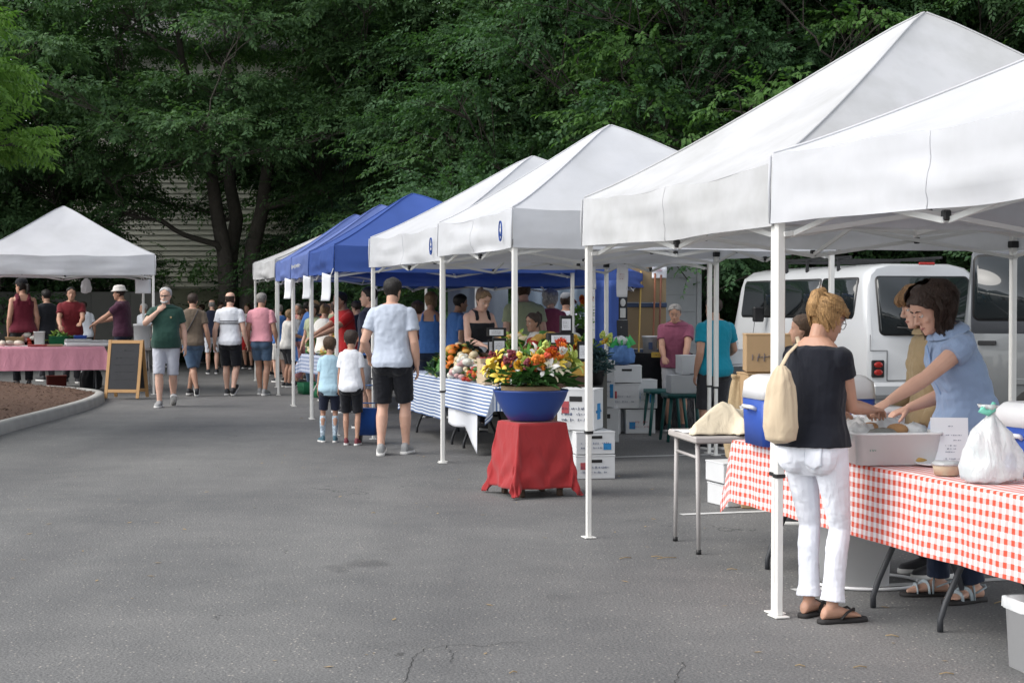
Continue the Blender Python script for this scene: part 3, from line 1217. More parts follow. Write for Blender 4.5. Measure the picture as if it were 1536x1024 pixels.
# head: z, front, back, half width (origin at mid head, eyes at z=0)
HEAD = [(-.122, .066, .018, .020), (-.112, .084, .000, .036), (-.095, .089, -.018, .048), (-.072, .087, -.040, .058), (-.045, .086, -.066, .065), (-.018, .084, -.086, .070),
        (.004, .081, -.097, .073), (.028, .089, -.102, .0755), (.055, .087, -.102, .077), (.08, .076, -.093, .072), (.10, .057, -.075, .060), (.113, .034, -.052, .041), (.119, .006, -.026, .016)]


def head_pt(z, ph, off=0.0, lift=0.0):
    f, b, w = lerp_tab(HEAD, z)
    yc, ry = (f + b) / 2, (f - b) / 2
    s, c = math.sin(ph), math.cos(ph)
    k = .86
    x = (w + off) * math.copysign(abs(s) ** k, s)
    y = yc + (ry + off) * math.copysign(abs(c) ** k, c)
    return Vector((x, y, z + lift))


def two_bone(Sx, T, a, b, hint):
    d = T - Sx
    L = min(d.length, (a + b) * .998)
    d = d.normalized()
    T = Sx + d * L
    x = (a * a - b * b + L * L) / (2 * L)
    h = math.sqrt(max(0, a * a - x * x))
    n = hint - d * hint.dot(d)
    n = n.normalized() if n.length > 1e-6 else Vector((0, 1, 0))
    return Sx + d * x + n * h, T


def ortho(v, d):
    q = v - d * v.dot(d)
    if q.length < 1e-4:
        q = Vector((.3, .5, .2)) - d * Vector((.3, .5, .2)).dot(d)
    return q.normalized()


SKIN = {}


def skin(tone):
    c = {'fair': (0.60, 0.37, 0.28, 1), 'light': (0.54, 0.32, 0.235, 1), 'tan': (0.43, 0.24, 0.165, 1), 'olive': (0.36, 0.205, 0.14, 1), 'brown': (0.22, 0.12, 0.08, 1)}[tone]
    return mat('skin_' + tone, c, .52, .10, 14, .12, 120, .002, sss=.10)


def hair_mat(name, c):
    if name in _M:
        return _M[name]
    n = NT(name)
    v = n.coord((60, 60, 9))
    f = n.noise(v, 2.0, 4, .6)
    n.link(n.ramp(f, [(.3, scale_c(c, .55)), (.5, c), (.72, scale_c(c, 1.7))]), n.b.inputs['Base Color'])
    n.b.inputs['Roughness'].default_value = .5
    n.b.inputs['Specular IOR Level'].default_value = .3
    n.bump(f, .7, .012)
    _M[name] = n.m
    return n.m


HAIRC = {'black': (.014, .012, .011, 1), 'dark': (.034, .022, .017, 1), 'chestnut': (.036, .021, .015, 1), 'sandy': (.27, .155, .075, 1), 'brown': (.065, .038, .022, 1), 'ginger': (.20, .09, .035, 1), 'blond': (.34, .20, .085, 1), 'ash': (.21, .135, .072, 1), 'grey': (.20, .19, .18, 1), 'silver': (.42, .41, .40, 1)}


def person(label, px, z, heading, H=None, ytop=None, sex='m', tone='light', build=1.0, belly=0.0, lean=0.0, twist=0.0, side=0.0, yaw=0.0, pitch=0.0,
           top=('tee', None), bottom=('shorts', None), shoes=('sneaker', None), hair=('short', 'dark'), arm_r=None, arm_l=None, leg_r=None, leg_l=None,
           pelvis=0.0, vox=.010, headk=1.0, hat=None, extras=None, loc=None, zlift=0.0, kid=False, detail=0):
    """heading: turn in degrees from facing away from the viewer, counter-clockwise seen from above"""
    if loc is None:
        loc = P(px, 458, z)
    if H is None:
        H = CAMH + (458 - ytop) / F * z
    k = H / 1.75
    hd = Matrix.Rotation(-R(heading), 3, 'Z')
    loc0 = Vector((loc[0], loc[1], zlift))
    for sp_ in (arm_r, arm_l):
        if sp_ and 'W' in sp_:
            sp_['wrist'] = (hd @ (Vector(sp_['W']) - loc0)) / k
        if sp_ and 'palmW' in sp_:
            sp_['palm'] = hd @ Vector(sp_['palmW'])
        if sp_ and 'thumbW' in sp_:
            sp_['thumb'] = hd @ Vector(sp_['thumbW'])
        if sp_ and 'elbowW' in sp_:
            sp_['elbow'] = hd @ Vector(sp_['elbowW'])
    root = thing('person', label, 'person', (loc[0], loc[1], zlift), R(heading))
    seed = (abs(hash_str(label)) % 97) + 1
    tab = TORSO_K if kid else (TORSO_F if sex == 'f' else TORSO_M)
    tab = [(t[0], t[1] * build, t[2] * build + belly * math.exp(-((t[0] - 1.06) / .13) ** 2) * .5, t[3] + belly * math.exp(-((t[0] - 1.06) / .13) ** 2) * .5) for t in tab]
    zp = .95
    ph = .0 + pelvis
    # spine curve
    NS = 40
    cy, cz, th = [0.0], [zp], [0.0]
    for i in range(NS):
        zz = zp + (i + .5) / NS * .75
        t = min(1, max(0, (zz - zp + .06) / .40))
        a = lean * t * t * (3 - 2 * t)
        cy.append(cy[-1] + math.sin(a) * .75 / NS)
        cz.append(cz[-1] + math.cos(a) * .75 / NS)
        th.append(a)

    def spm(x, y, zz):
        tw = twist * min(1, max(0, (zz - zp) / .4))
        x, y = x * math.cos(tw) - y * math.sin(tw), x * math.sin(tw) + y * math.cos(tw)
        if zz <= zp:
            return Vector((x, y, zz + ph))
        u = (zz - zp) / .75 * NS
        i = min(int(u), NS - 1)
        f = u - i
        a = th[i] * (1 - f) + th[min(i + 1, NS)] * f
        yy = cy[i] + (cy[i + 1] - cy[i]) * f
        z0 = cz[i] + (cz[i + 1] - cz[i]) * f
        return Vector((x + side * (zz - zp), yy + y * math.cos(a), z0 - y * math.sin(a) + ph))

    def tring(zz, ease=0.0, eb=None, n=22, za=None):
        a, b, o = lerp_tab(tab, zz)
        a, b = a + ease, b + (ease if eb is None else eb)
        pts = []
        for q in range(n):
            t = 6.28318 * q / n
            s, c = math.cos(t), math.sin(t)
            e = .82
            pts.append(spm(a * math.copysign(abs(s) ** e, s), o + b * math.copysign(abs(c) ** e, c), za if za is not None else zz))
        return pts

    shw = (.166 if sex == 'm' else .146) * build ** .6
    if kid:
        shw = .130
    Sh = {1: spm(shw, -.014, 1.390), -1: spm(-shw, -.014, 1.390)}
    ua, fa = (.285, .255) if not kid else (.265, .235)
    # arms
    arms = {}
    for sgn, spec in ((1, arm_r), (-1, arm_l)):
        spec = spec or {}
        Sx = Sh[sgn]
        if 'wrist' in spec:
            T = Vector(spec['wrist'])
        else:
            sw = spec.get('swing', .03)
            T = Sx + Vector((sgn * spec.get('out', .062), sw, -math.sqrt(max(.05, .52 ** 2 - sw * sw - .006))))
        E, T = two_bone(Sx, T, ua, fa, Vector(spec.get('elbow', (sgn * .35, -1, -.2))))
        d = (T - E).normalized()
        if 'wrist' in spec:
            pn, ts = Vector(spec.get('palm', (0, 0, -1))), Vector(spec.get('thumb', (-sgn, .2, .1)))
        else:
            pn, ts = Vector(spec.get('palm', (-sgn, -.25, 0))), Vector(spec.get('thumb', (0, 1, 0)))
        arms[sgn] = (Sx, E, T, d, ortho(ts, d), pn, spec.get('curl', .5))
    ak = (.9 if sex == 'f' else 1.0) * (.86 if kid else 1.0) * build ** .5
    hipw = .09 * build ** .4
    legs = {}
    for sgn, spec in ((1, leg_r), (-1, leg_l)):
        spec = spec or {}
        hp_ = Vector((sgn * hipw, 0, .905 + ph))
        A = Vector(spec.get('ankle', (sgn * .095, 0, .085)))
        Kn, A = two_bone(hp_, A, .425, .412, Vector(spec.get('knee', (sgn * .08, 1, 0))))
        fy = spec.get('yaw', -sgn * .12)
        legs[sgn] = (hp_, Kn, A, fy, spec.get('pitch', 0.0))
    # ---- body
    mb = MB()
    mb.rings([tring(t[0]) for t in tab])
    if sex == 'f' and not kid:
        for sg in (-1, 1):
            mb.ball(spm(sg * .058, .072, 1.275), (.066, .052, .062), 12, 8)
    for sg in (-1, 1):
        mb.ball(spm(sg * .078, -.065, .885), (.086 * build, .072, .092), 12, 8)
    nk = .054 if sex == 'm' else .046
    if kid:
        nk = .046
    nb_ = spm(0, -.018, 1.46)
    nt = spm(0, -.004, 1.54)
    a_head = lean * .9
    HR = Matrix.Rotation(yaw, 3, 'Z') @ Matrix.Rotation(-(a_head * .55 + pitch), 3, 'X')
    hc = nt + HR @ Vector((0, .030, .086 * headk))
    hc.x += side * .05

    def hpw(p):
        return hc + HR @ (Vector(p) * headk)

    mb.path([nb_, nb_.lerp(nt, .5), hpw((0, -.028, -.06))], [nk * 1.25, nk, nk * 1.0], 14)
    n = 22
    hr_ = []
    for i in range(27):
        zz = -.122 + i * (.241 / 26)
        hr_.append([hpw(head_pt(zz, 6.28318 * q / n)) for q in range(n)][::-1])
    mb.rings(hr_)
    nw = .0125
    mb.path([hpw((0, .080, .018)), hpw((0, .096, -.010)), hpw((0, .109, -.031)), hpw((0, .094, -.042))], [.008 * headk, .010 * headk, nw * headk, .009 * headk], 8)
    for sg in (-1, 1):
        mb.ball(hpw((sg * .011, .094, -.036)), .0085 * headk, 8, 5)
        # ears
        M0 = mb.M
        mb.ball(hpw((sg * .077, -.012, -.008)), (.008 * headk, .018 * headk, .031 * headk), 10, 7)
        mb.ball(hpw((sg * .034, .079, .024)), (.020 * headk, .010 * headk, .006 * headk), 8, 5)
        mb.ball(hpw((sg * .040, .058, -.032)), (.020 * headk, .018 * headk, .022 * headk), 10, 7)
    mb.ball(hpw((0, .0865, -.063)), (.021 * headk, .009 * headk, .0055 * headk), 10, 5)
    mb.ball(hpw((0, .0850, -.074)), (.018 * headk, .009 * headk, .006 * headk), 10, 5)
    mb.ball(hpw((0, .079, -.105)), (.019 * headk, .013 * headk, .014 * headk), 10, 6)
    for sg in (-1, 1):
        Sx, E, T, d, ts, pn, curl = arms[sg]
        ui = Sx + (spm(0, -.012, 1.40) - Sx) * .35
        mb.ball(Sx, .060 * ak, 12, 8)
        mb.path([ui, Sx + Vector((0, 0, .002)), Sx.lerp(E, .25), Sx.lerp(E, .55), Sx.lerp(E, .85), E, E.lerp(T, .12), E.lerp(T, .3), E.lerp(T, .65), E.lerp(T, .92), T],
                [r_ * ak for r_ in (.056, .059, .054, .049, .043, .042, .043, .044, .036, .028, .026)], 14)
        pn = ortho(pn, d)
        ts = ts - pn * ts.dot(pn)
        ts.normalize()
        hk = (.94 if sex == 'f' else 1.0) * (.85 if kid else 1)

        def hpnt(a, b, c):
            return T + (d * a + ts * b + pn * c) * hk
        rs = []
        for (a, w, tk) in ((-.01, .027, .020), (.015, .031, .019), (.045, .039, .016), (.075, .042, .0145), (.094, .040, .012)):
            rs.append([hpnt(a, w * math.cos(6.283 * q / 12), tk * math.sin(6.283 * q / 12)) for q in range(12)])
        mb.rings(rs)
        for (b, L, cu) in ((.0305, .072, .85), (.0105, .080, 1.0), (-.0100, .074, 1.1), (-.0295, .058, 1.2)):
            ang = 0.0
            p = hpnt(.086, b, 0)
            pts = [p]
            for f_ in (.46, .30, .26):
                ang += curl * cu * .62
                p = p + (d * math.cos(ang) + pn * math.sin(ang) + ts * b * 1.2) * L * f_ * hk
                pts.append(p)
            mb.path(pts, [.0100 * hk, .0092 * hk, .0084 * hk, .0070 * hk], 8)
        p0 = hpnt(.018, .026, .006)
        p1 = hpnt(.052, .052, .016)
        p2 = hpnt(.080, .058, .022 + .02 * curl)
        p3 = hpnt(.100, .054, .026 + .03 * curl)
        mb.path([p0, p1, p2, p3], [.0135 * hk, .0125 * hk, .0105 * hk, .0082 * hk], 8)
    slim = .86 if bottom[0] == 'trousers' else 1.0
    lk = slim * (.98 if sex == 'f' else 1.0) * (.80 if kid else 1.0) * build ** .6
    foot_f = {}
    for sg in (-1, 1):
        hp_, Kn, A, fy, fp = legs[sg]
        bk = ortho(Vector((0, -1, 0)), (A - Kn).normalized())
        s = Kn.lerp
        mb.path([hp_ + Vector((0, -.01, .02)), hp_.lerp(Kn, .2), hp_.lerp(Kn, .5), hp_.lerp(Kn, .82), Kn, s(A, .12) + bk * .004, s(A, .30) + bk * .014, s(A, .5) + bk * .010, s(A, .75) + bk * .002, s(A, .95), A],
                [r_ * lk for r_ in (.088, .088, .076, .062, .056, .053, .059, .053, .040, .036, .037)], 16)
        Fm = Matrix.Rotation(fy, 3, 'Z') @ Matrix.Rotation(-fp, 3, 'X')
        foot_f[sg] = (A, Fm)

        def fpnt(x, y, zz, A=A, Fm=Fm):
            return A + Fm @ Vector((x, y, zz))
        if shoes[0] in ('sandal', 'flipflop'):
            rs = []
            for (y, w, h) in ((-.062, .018, .035), (-.05, .028, .062), (-.015, .033, .085), (.03, .034, .075), (.08, .040, .052), (.12, .043, .038), (.145, .040, .028)):
                ring = []
                for q in range(12):
                    t = 6.283 * q / 12
                    ring.append(fpnt(w * math.cos(t), y, -.064 + h * (.5 + .5 * math.sin(t))))
                rs.append(ring)
            mb.rings(rs)
            for q, (x, L, r0) in enumerate(((-.028, .050, .0125), (-.009, .046, .009), (.007, .041, .0085), (.021, .034, .008), (.033, .027, .0075))):
                x = x * sg
                mb.path([fpnt(x, .132, -.052), fpnt(x * 1.05, .132 + L * .55, -.050), fpnt(x * 1.08, .132 + L, -.056)], [r0, r0 * .95, r0 * .7], 8)
    body = remesh(mb, vox, 3)
    ob = obj('body', body, skin(tone), root)
    # ---- shirt
    kind, tm = top[0], top[1]
    opt = top[2] if len(top) > 2 else {}
    if kind:
        mb = MB()
        hem = opt.get('hem', .86)
        loose = opt.get('loose', .011)
        zs = [z_ for z_ in (.80, .84, .88, .92, .96, 1.0, 1.05, 1.1, 1.16, 1.22, 1.28, 1.34, 1.39, 1.43) if z_ > hem + .015]
        ztop = 1.43
        if kind == 'tank':
            zs = [z_ for z_ in zs if z_ <= opt.get('cut', 1.36)]
            ztop = zs[-1]
        rs = []
        for z_ in [hem, hem + .010] + zs:
            lo_ = max(0, min(1, (1.30 - z_) / .4))
            e = .016 + loose * lo_
            rs.append(tring(z_, e, e + .004 + .022 * max(0, min(1, (1.04 - z_) / .1)), za=None))
        if kind != 'tank':
            if opt.get('scoop'):
                rs.append(tring(1.452, .008, .006))
            else:
                rs.append(tring(1.468, .016, .016))
                nr = opt.get('neck', .012)
                rs.append(tring(1.490, nr, nr))
        mb.rings(rs)
        if sex == 'f' and not kid:
            for sg in (-1, 1):
                mb.ball(spm(sg * .052, .076, 1.275), (.082, .062, .078), 12, 8)
            mb.ball(spm(0, .072, 1.27), (.085, .062, .075), 12, 8)
        if kind == 'tank':
            for sg in (-1, 1):
                x0 = .085 if sex == 'f' else .095
                mb.path([spm(sg * .10, .075, 1.33), spm(sg * x0, .085, 1.40), spm(sg * x0 * .98, .045, 1.468), spm(sg * x0 * .98, -.03, 1.478), spm(sg * x0, -.095, 1.41), spm(sg * .10, -.095, 1.33)], opt.get('strap', .019), 8)
        sl = opt.get('sleeve', .58)
        if kind != 'tank' and sl > 0:
            for sg in (-1, 1):
                Sx, E, T, d, ts, pn, curl = arms[sg]
                ui = Sx + (spm(0, -.012, 1.40) - Sx) * .40
                lw = opt.get('sleevew', 1.0)
                if sl <= 1:
                    q = [0, .02, sl * .4, sl * .75, sl]
                    pts = [ui] + [Sx.lerp(E, t) for t in q]
                    rad = [.062, .070, .072, .070 * lw, .069 * lw, .070 * lw]
                else:
                    pts = [ui, Sx, Sx.lerp(E, .3), Sx.lerp(E, .8), E, E.lerp(T, .2), E.lerp(T, .6 * (sl - 1)), E.lerp(T, sl - 1)]
                    rad = [.066, .076, .070, .060, .060, .058, .052, .044]
                mb.path(pts, [r_ * ak * 1.0 for r_ in rad], 14)
                mb.ball(Sx + Vector((0, 0, .002)), .070 * ak, 14, 9)
        me = remesh(mb, vox * 1.1, 2)
        crumple(me, opt.get('fold', .007), opt.get('ff', 6.5), seed, (1, 1, .75))
        crumple(me, opt.get('fold', .007) * .6, 13, seed + 5, (1, .8, 1.0), True)
        so = obj(opt.get('name', 'shirt'), me, tm, root)
        if opt.get('collar'):
            cb = MB()
            rr_ = []
            for (zz, e) in ((1.470, .012), (1.494, .010), (1.505, .014), (1.492, .026), (1.470, .034), (1.455, .030)):
                ring = tring(zz, e, e + .002, 36)
                rr_.append([ring[q % 36] for q in range(4, 33)])
            cb.rings(rr_, caps=False, close=False)
            obj('collar', cb, tm, so)
    # ---- lower clothes
    kind, bm = bottom[0], bottom[1]
    opt = bottom[2] if len(bottom) > 2 else {}
    if kind:
        mb = MB()
        lo = opt.get('loose', .0)
        wz = opt.get('waist', 1.0)
        rs = [tring(z_, (.012 if z_ > .8 else -.03) + lo * .4) for z_ in (.775, .82, .86, .90, .94, wz)]
        if kind == 'skirt':
            L = opt.get('len', .5)
            for z_ in (.7, .6, L):
                if z_ >= L:
                    rs.insert(0, [Vector((p.x * (1.02 + (.86 - z_) * .35), p.y * (1.05 + (.86 - z_) * .4), z_ + ph)) for p in tring(.86, .014)])
        mb.rings(rs)
        for sg in (-1, 1):
            mb.ball(spm(sg * .078, -.067, .885), (.098 * build, .082 + lo * .3, .102), 12, 8)
            if kind == 'skirt':
                continue
            hp_, Kn, A, fy, fp = legs[sg]
            L = opt.get('len', .9)              # 1 = knee, 2 = ankle
            flare = opt.get('flare', 0)
            if kind == 'shorts':
                q = [0, .2, .5, .8, L]
                pts = [hp_ + Vector((0, -.006, .02))] + [hp_.lerp(Kn, t) if t <= 1 else Kn.lerp(A, t - 1) for t in (.15, .45, .75, L)]
                rad = [.097, .095 + lo, .086 + lo, .077 + lo, .073 + lo * 1.2]
            else:
                bk = ortho(Vector((0, -1, 0)), (A - Kn).normalized())
                pts = [hp_ + Vector((0, -.006, .02)), hp_.lerp(Kn, .2), hp_.lerp(Kn, .5), hp_.lerp(Kn, .82), Kn, Kn.lerp(A, .28) + bk * .010, Kn.lerp(A, .55) + bk * .006, Kn.lerp(A, .8), Kn.lerp(A, L - 1)]
                rad = [.099, .099 + lo, .086 + lo, .072 + lo, .066 + lo, .067 + lo, .062 + lo, .058 + lo + flare * .5, .060 + lo + flare]
            mb.path(pts, [r_ * lk / slim for r_ in rad], 16)
        me = remesh(mb, vox * 1.1, 2)
        crumple(me, opt.get('fold', .006), 7, seed + 3, (1, 1, 1.3))
        crumple(me, opt.get('fold', .006) * .7, 14, seed + 9, (1, 1, 1.5), True)
        obj(opt.get('name', 'shorts' if kind == 'shorts' else ('skirt' if kind == 'skirt' else 'trousers')), me, bm, root)
    # ---- shoes
    for sg in (-1, 1):
        A, Fm = foot_f[sg]

        def fpnt(x, y, zz):
            return A + Fm @ Vector((x, y, zz))
        fk = .82 if kid else (.92 if sex == 'f' else 1.0)
        if shoes[0] == 'sneaker':
            mb = MB()
            rs = []
            for (y, w, h) in ((-.082, .018, .050), (-.075, .030, .085), (-.045, .037, .105), (-.005, .039, .100), (.05, .042, .085), (.10, .047, .066), (.145, .046, .052), (.180, .034, .042), (.197, .014, .028)):
                ring = []
                for q in range(14):
                    t = 6.283 * q / 14
                    c, s = math.cos(t), math.sin(t)
                    ring.append(fpnt(w * fk * math.copysign(abs(c) ** .7, c), y * fk, (-.073 + h * .5 + h * .5 * math.copysign(abs(s) ** .7, s))))
                rs.append(ring[::-1])
            mb.rings(rs)
            sh = obj('shoe', mb, shoes[1], root)
            mb = MB()
            poly = [(-.040, -.07), (-.026, -.09), (.0, -.094), (.026, -.09), (.040, -.07), (.042, .0), (.050, .1), (.049, .15), (.036, .19), (.0, .206), (-.036, .19), (-.049, .15), (-.050, .1), (-.042, .0)]
            n_ = len(poly)
            mb.rings([[fpnt(x * fk, y * fk, -.085) for x, y in poly], [fpnt(x * fk * 1.03, y * fk * 1.01, -.075) for x, y in poly], [fpnt(x * fk, y * fk, -.056) for x, y in poly]])
            obj('sole', mb, shoes[2] if len(shoes) > 2 else M_sole_w, sh)
        elif shoes[0] in ('sandal', 'flipflop'):
            mb = MB()
            poly = [(-.034, -.06), (-.022, -.078), (.0, -.082), (.022, -.078), (.034, -.06), (.036, .0), (.047, .1), (.050, .15), (.040, .195), (.0, .212), (-.040, .195), (-.050, .15), (-.047, .1), (-.036, .0)]
            mb.rings([[fpnt(x * 1.02, y, -.085) for x, y in poly], [fpnt(x * 1.05, y * 1.01, -.075) for x, y in poly], [fpnt(x * 1.03, y, -.063) for x, y in poly]])
            sh = obj('sandal' if shoes[0] == 'sandal' else 'flip_flop', mb, shoes[1], root)
            if shoes[0] == 'flipflop':
                mb = MB()
                toe = fpnt(-sg * .017, .145, -.050)
                for x in (-.043, .043):
                    mb.path([fpnt(x, .03, -.060), fpnt(x * 1.02, .065, -.028), fpnt(x * .62, .115, -.012), toe + Vector((0, 0, .012))], [.010, .011, .011, .008], 8, flat=.55)
                mb.path([toe + Vector((0, 0, .012)), toe + Vector((0, 0, -.015))], .006, 6)
                obj('strap', mb, shoes[1], sh)
            else:
                for (y, h, tilt) in ((.125, .042, .0), (.075, .06, .015), (.02, .083, -.02)):
                    mb = MB()
                    pts = []
                    for q in range(9):
                        t = math.pi * q / 8
                        pts.append(fpnt(.048 * math.cos(t), y + tilt * math.cos(t), -.066 + (h + .004) * math.sin(t) ** .7))
                    mb.path(pts, .011, 8, flat=.4)
                    obj('strap', mb, shoes[2], sh)
                mb = MB()
                mb.path([fpnt(.04, .02, -.03), fpnt(.036, -.05, -.005), fpnt(0, -.075, .0), fpnt(-.036, -.05, -.005), fpnt(-.04, .02, -.03)], .009, 8, flat=.45)
                obj('strap', mb, shoes[2], sh)
    # ---- hair
    st, hcname = hair
    hm = hair_mat('hair_' + hcname, HAIRC[hcname])
    ho = None
    if st and st != 'bald':
        mb = MB()
        n = 30

        def shell(zlist, edge, th, inner=.012):
            rs = []
            for z_ in zlist:
                e = edge(z_)
                zc = max(z_, -.12)
                outer, inn = [], []
                for q in range(n + 1):
                    ph_ = e + (6.28318 - 2 * e) * q / n
                    o_ = th(z_, ph_)
                    outer.append(head_pt(min(zc, .112), ph_, o_) + Vector((0, 0, z_ - min(zc, .112))))
                    inn.append(head_pt(min(zc, .112), ph_, -inner) + Vector((0, 0, z_ - min(zc, .112))))
                rs.append([hpw(p) for p in outer + inn[::-1]])
            return rs

        def fr_edge(zl, hi=.088, side=1.55):
            def f(z_):
                if z_ > hi:
                    return 0.02
                t = max(0, min(1, (hi - z_) / (hi - zl)))
                return .02 + (side - .02) * (t ** .55)
            return f
        if st == 'short':
            mb.rings(shell([-.072, -.05, -.02, .0], lambda z_: 1.95 if z_ < -.01 else 1.75, lambda z_, p: .001 if z_ < -.06 else (.004 if z_ < -.03 else .008)))
            mb.rings(shell([-.004, .02, .045, .065, .08, .095, .108, .118], fr_edge(.03, .084, 1.42), lambda z_, p: .013))
            mb.ball(hpw((0, -.008, .095)), (.055, .068, .038), 14, 8)
        elif st == 'thin':
            mb.rings(shell([-.06, -.04, -.02, .0, .02, .04, .055], lambda z_: 1.85, lambda z_, p: .008))
        elif st in ('bob', 'long', 'big', 'curly'):
            bot = {'bob': -.115, 'long': -.36, 'big': -.145, 'curly': -.10}[st]
            t0 = {'bob': .022, 'long': .016, 'big': .026, 'curly': .036}[st]
            zs = [bot + (-.01 - bot) * q / 6 for q in range(7)]
            if st == 'long':
                mb.rings(shell(zs, lambda z_: 1.35 if z_ > -.1 else 2.0 + min(.5, (-.1 - z_) * 1.4), lambda z_, p: t0 + (.0 if z_ > -.1 else -.012)))
            else:
                mb.rings(shell(zs, lambda z_: 1.50, lambda z_, p: t0 * (.75 + .25 * math.sin((z_ - bot) * 18))))
            mb.rings(shell([-.012, .02, .045, .065, .08, .095, .108, .118], fr_edge(.0, .080, 1.45), lambda z_, p: t0 * .75))
            mb.ball(hpw((0, -.008, .095)), (.06, .075, .036 + t0 * .35), 14, 8)
        elif st in ('updo', 'pony'):
            mb.rings(shell([-.075, -.05, -.02, .0], lambda z_: 1.9, lambda z_, p: .010))
            mb.rings(shell([-.004, .02, .045, .065, .08, .095, .108, .118], fr_edge(.02, .084, 1.4), lambda z_, p: .013))
            mb.ball(hpw((0, -.008, .095)), (.057, .07, .038), 14, 8)
            if st == 'updo':
                mb.path([hpw((0, -.09, -.03)), hpw((.005, -.125, .02)), hpw((0, -.125, .075)), hpw((0, -.085, .122))], [.03, .034, .034, .022], 10)
            else:
                mb.path([hpw((0, -.10, .03)), hpw((.005, -.15, .02)), hpw((0, -.16, -.06)), hpw((0, -.13, -.14))], [.02, .03, .028, .008], 10)
        me = remesh(mb, max(.005, vox * .75), 3)
        crumple(me, .0045 if st not in ('curly', 'big') else .011, 22, seed, (1, 1, .5))
        ho = obj('hair', me, hm, root)
    if hat:
        mb = MB()
        hk_, hm_ = hat
        if hk_ == 'bucket':
            mb.rings([[hpw((r_ * math.cos(6.283 * q / 20), -.008 + r_ * 1.18 * math.sin(6.283 * q / 20), z_)) for q in range(20)] for (r_, z_) in ((.10, .050), (.128, .035), (.130, .038), (.098, .062), (.092, .10), (.075, .135), (.03, .148))])
        elif hk_ in ('cap', 'beanie'):
            mb.rings([[hpw((r_ * math.cos(6.283 * q / 20), -.008 + r_ * 1.2 * math.sin(6.283 * q / 20), z_)) for q in range(20)] for (r_, z_) in ((.089, .045), (.092, .05), (.090, .08), (.076, .115), (.045, .138), (.01, .142))])
            if hk_ == 'cap':
                mb.rings([[hpw((x, .07 + .085 * t * math.sqrt(max(0, 1 - (x / .085) ** 2)), .052 - .014 * t + dz)) for x in [-.075 + .15 * q / 10 for q in range(11)]] + [hpw((x, .06, .052 + dz)) for x in [.075 - .15 * q / 10 for q in range(11)]] for t, dz in ((1, 0), (1, .008))])
        obj('hat', mb, hm_, root)
    if detail:
        for sg in (-1, 1):
            mb = MB()
            mb.ball(hpw((sg * .031, .0735, .002)), .0125 * headk, 12, 8)
            eo = obj('eye', mb, M_eye, root)
            mb = MB()
            mb.ball(hpw((sg * .031, .0815, .001)), .0062 * headk, 10, 6)
            obj('iris', mb, M_blackp, eo)
            mb = MB()
            mb.path([hpw((sg * .014, .0905, .027)), hpw((sg * .032, .0905, .033)), hpw((sg * .050, .078, .028))], [.0035, .004, .002], 6)
            obj('eyebrow', mb, hm, root)
            mb = MB()
            mb.grid(lambda a, b, sg=sg: hpw((sg * .031 + .0138 * math.cos(.2 + 2.74 * a), .0735 + .0138 * math.sin(.25 + 1.25 * b) * math.sin(.2 + 2.74 * a), .0025 + .0138 * math.cos(.25 + 1.25 * b))), 8, 4)
            obj('eyelid', mb, skin(tone), eo)
        mb = MB()
        mb.path([hpw((-.023, .083, -.0685)), hpw((-.010, .0935, -.0665)), hpw((0, .0945, -.068)), hpw((.010, .0935, -.0665)), hpw((.023, .083, -.0685))], [.002, .0045, .004, .0045, .002], 8, flat=.8)
        mb.path([hpw((-.021, .083, -.071)), hpw((0, .0935, -.0755)), hpw((.021, .083, -.071))], [.002, .0052, .002], 8, flat=.8)
        obj('lips', mb, mat('lip_' + tone, scale_c((.42, .19, .16, 1), 1 if tone != 'brown' else .5), .45, .05, 10, 0), root)
    root.scale = (k, k, k)
    root['_'] = 0
    del root['_']
    root_info = {'root': root, 'k': k, 'arms': arms, 'hpw': hpw, 'spm': spm, 'legs': legs, 'tring': tring, 'body': ob, 'hair': ho, 'hm': hm}
    if extras:
        extras(root_info)
    return root_info


def hash_str(s):
    h = 5381
    for ch in s:
        h = (h * 33 + ord(ch)) & 0x7fffffff
    return h


M_sole_w = mat('white_rubber', (.62, .61, .59, 1), .7, .12, 20, .1)
M_sole_d = mat('dark_rubber', (.03, .03, .03, 1), .8, .1, 20, .1)
M_eye = mat('eye_white', (.62, .60, .57, 1), .15, .02, 8, 0)


def strands(info, nst, gen, width=.0022, name='hair_strand', seed=1):
    """loose strands over the hair: thin ribbons, one mesh"""
    r = random.Random(seed)
    mb = MB()
    hc = info['hpw'](Vector((0, -.01, .02)))
    for _ in range(nst):
        pts = [info['hpw'](p) for p in gen(random.Random(seed * 999 + _ // 16), r)]
        vs = []
        for i, p in enumerate(pts):
            d = (pts[min(i + 1, len(pts) - 1)] - pts[max(i - 1, 0)])
            nrm = (p - hc)
            w = d.cross(nrm)
            w = w.normalized() * width * (1 - .75 * (i / (len(pts) - 1)) ** 2) if w.length > 1e-9 else Vector((width, 0, 0))
            nn = nrm.normalized() * width * .5
            vs += [p - w - nn, p, p + w - nn]
        fs = []
        for i in range(len(pts) - 1):
            for q in (0, 1):
                fs.append((i * 3 + q, i * 3 + q + 1, i * 3 + q + 4, i * 3 + q + 3))
        mb.add(vs, fs)
    return obj(name, mb, info['hm'], info['hair'])
# ------------------------------------------------------------------ who is where
def C(name, r, g, b, **k):
    return cloth('cloth_' + name, c255(r, g, b), **k)


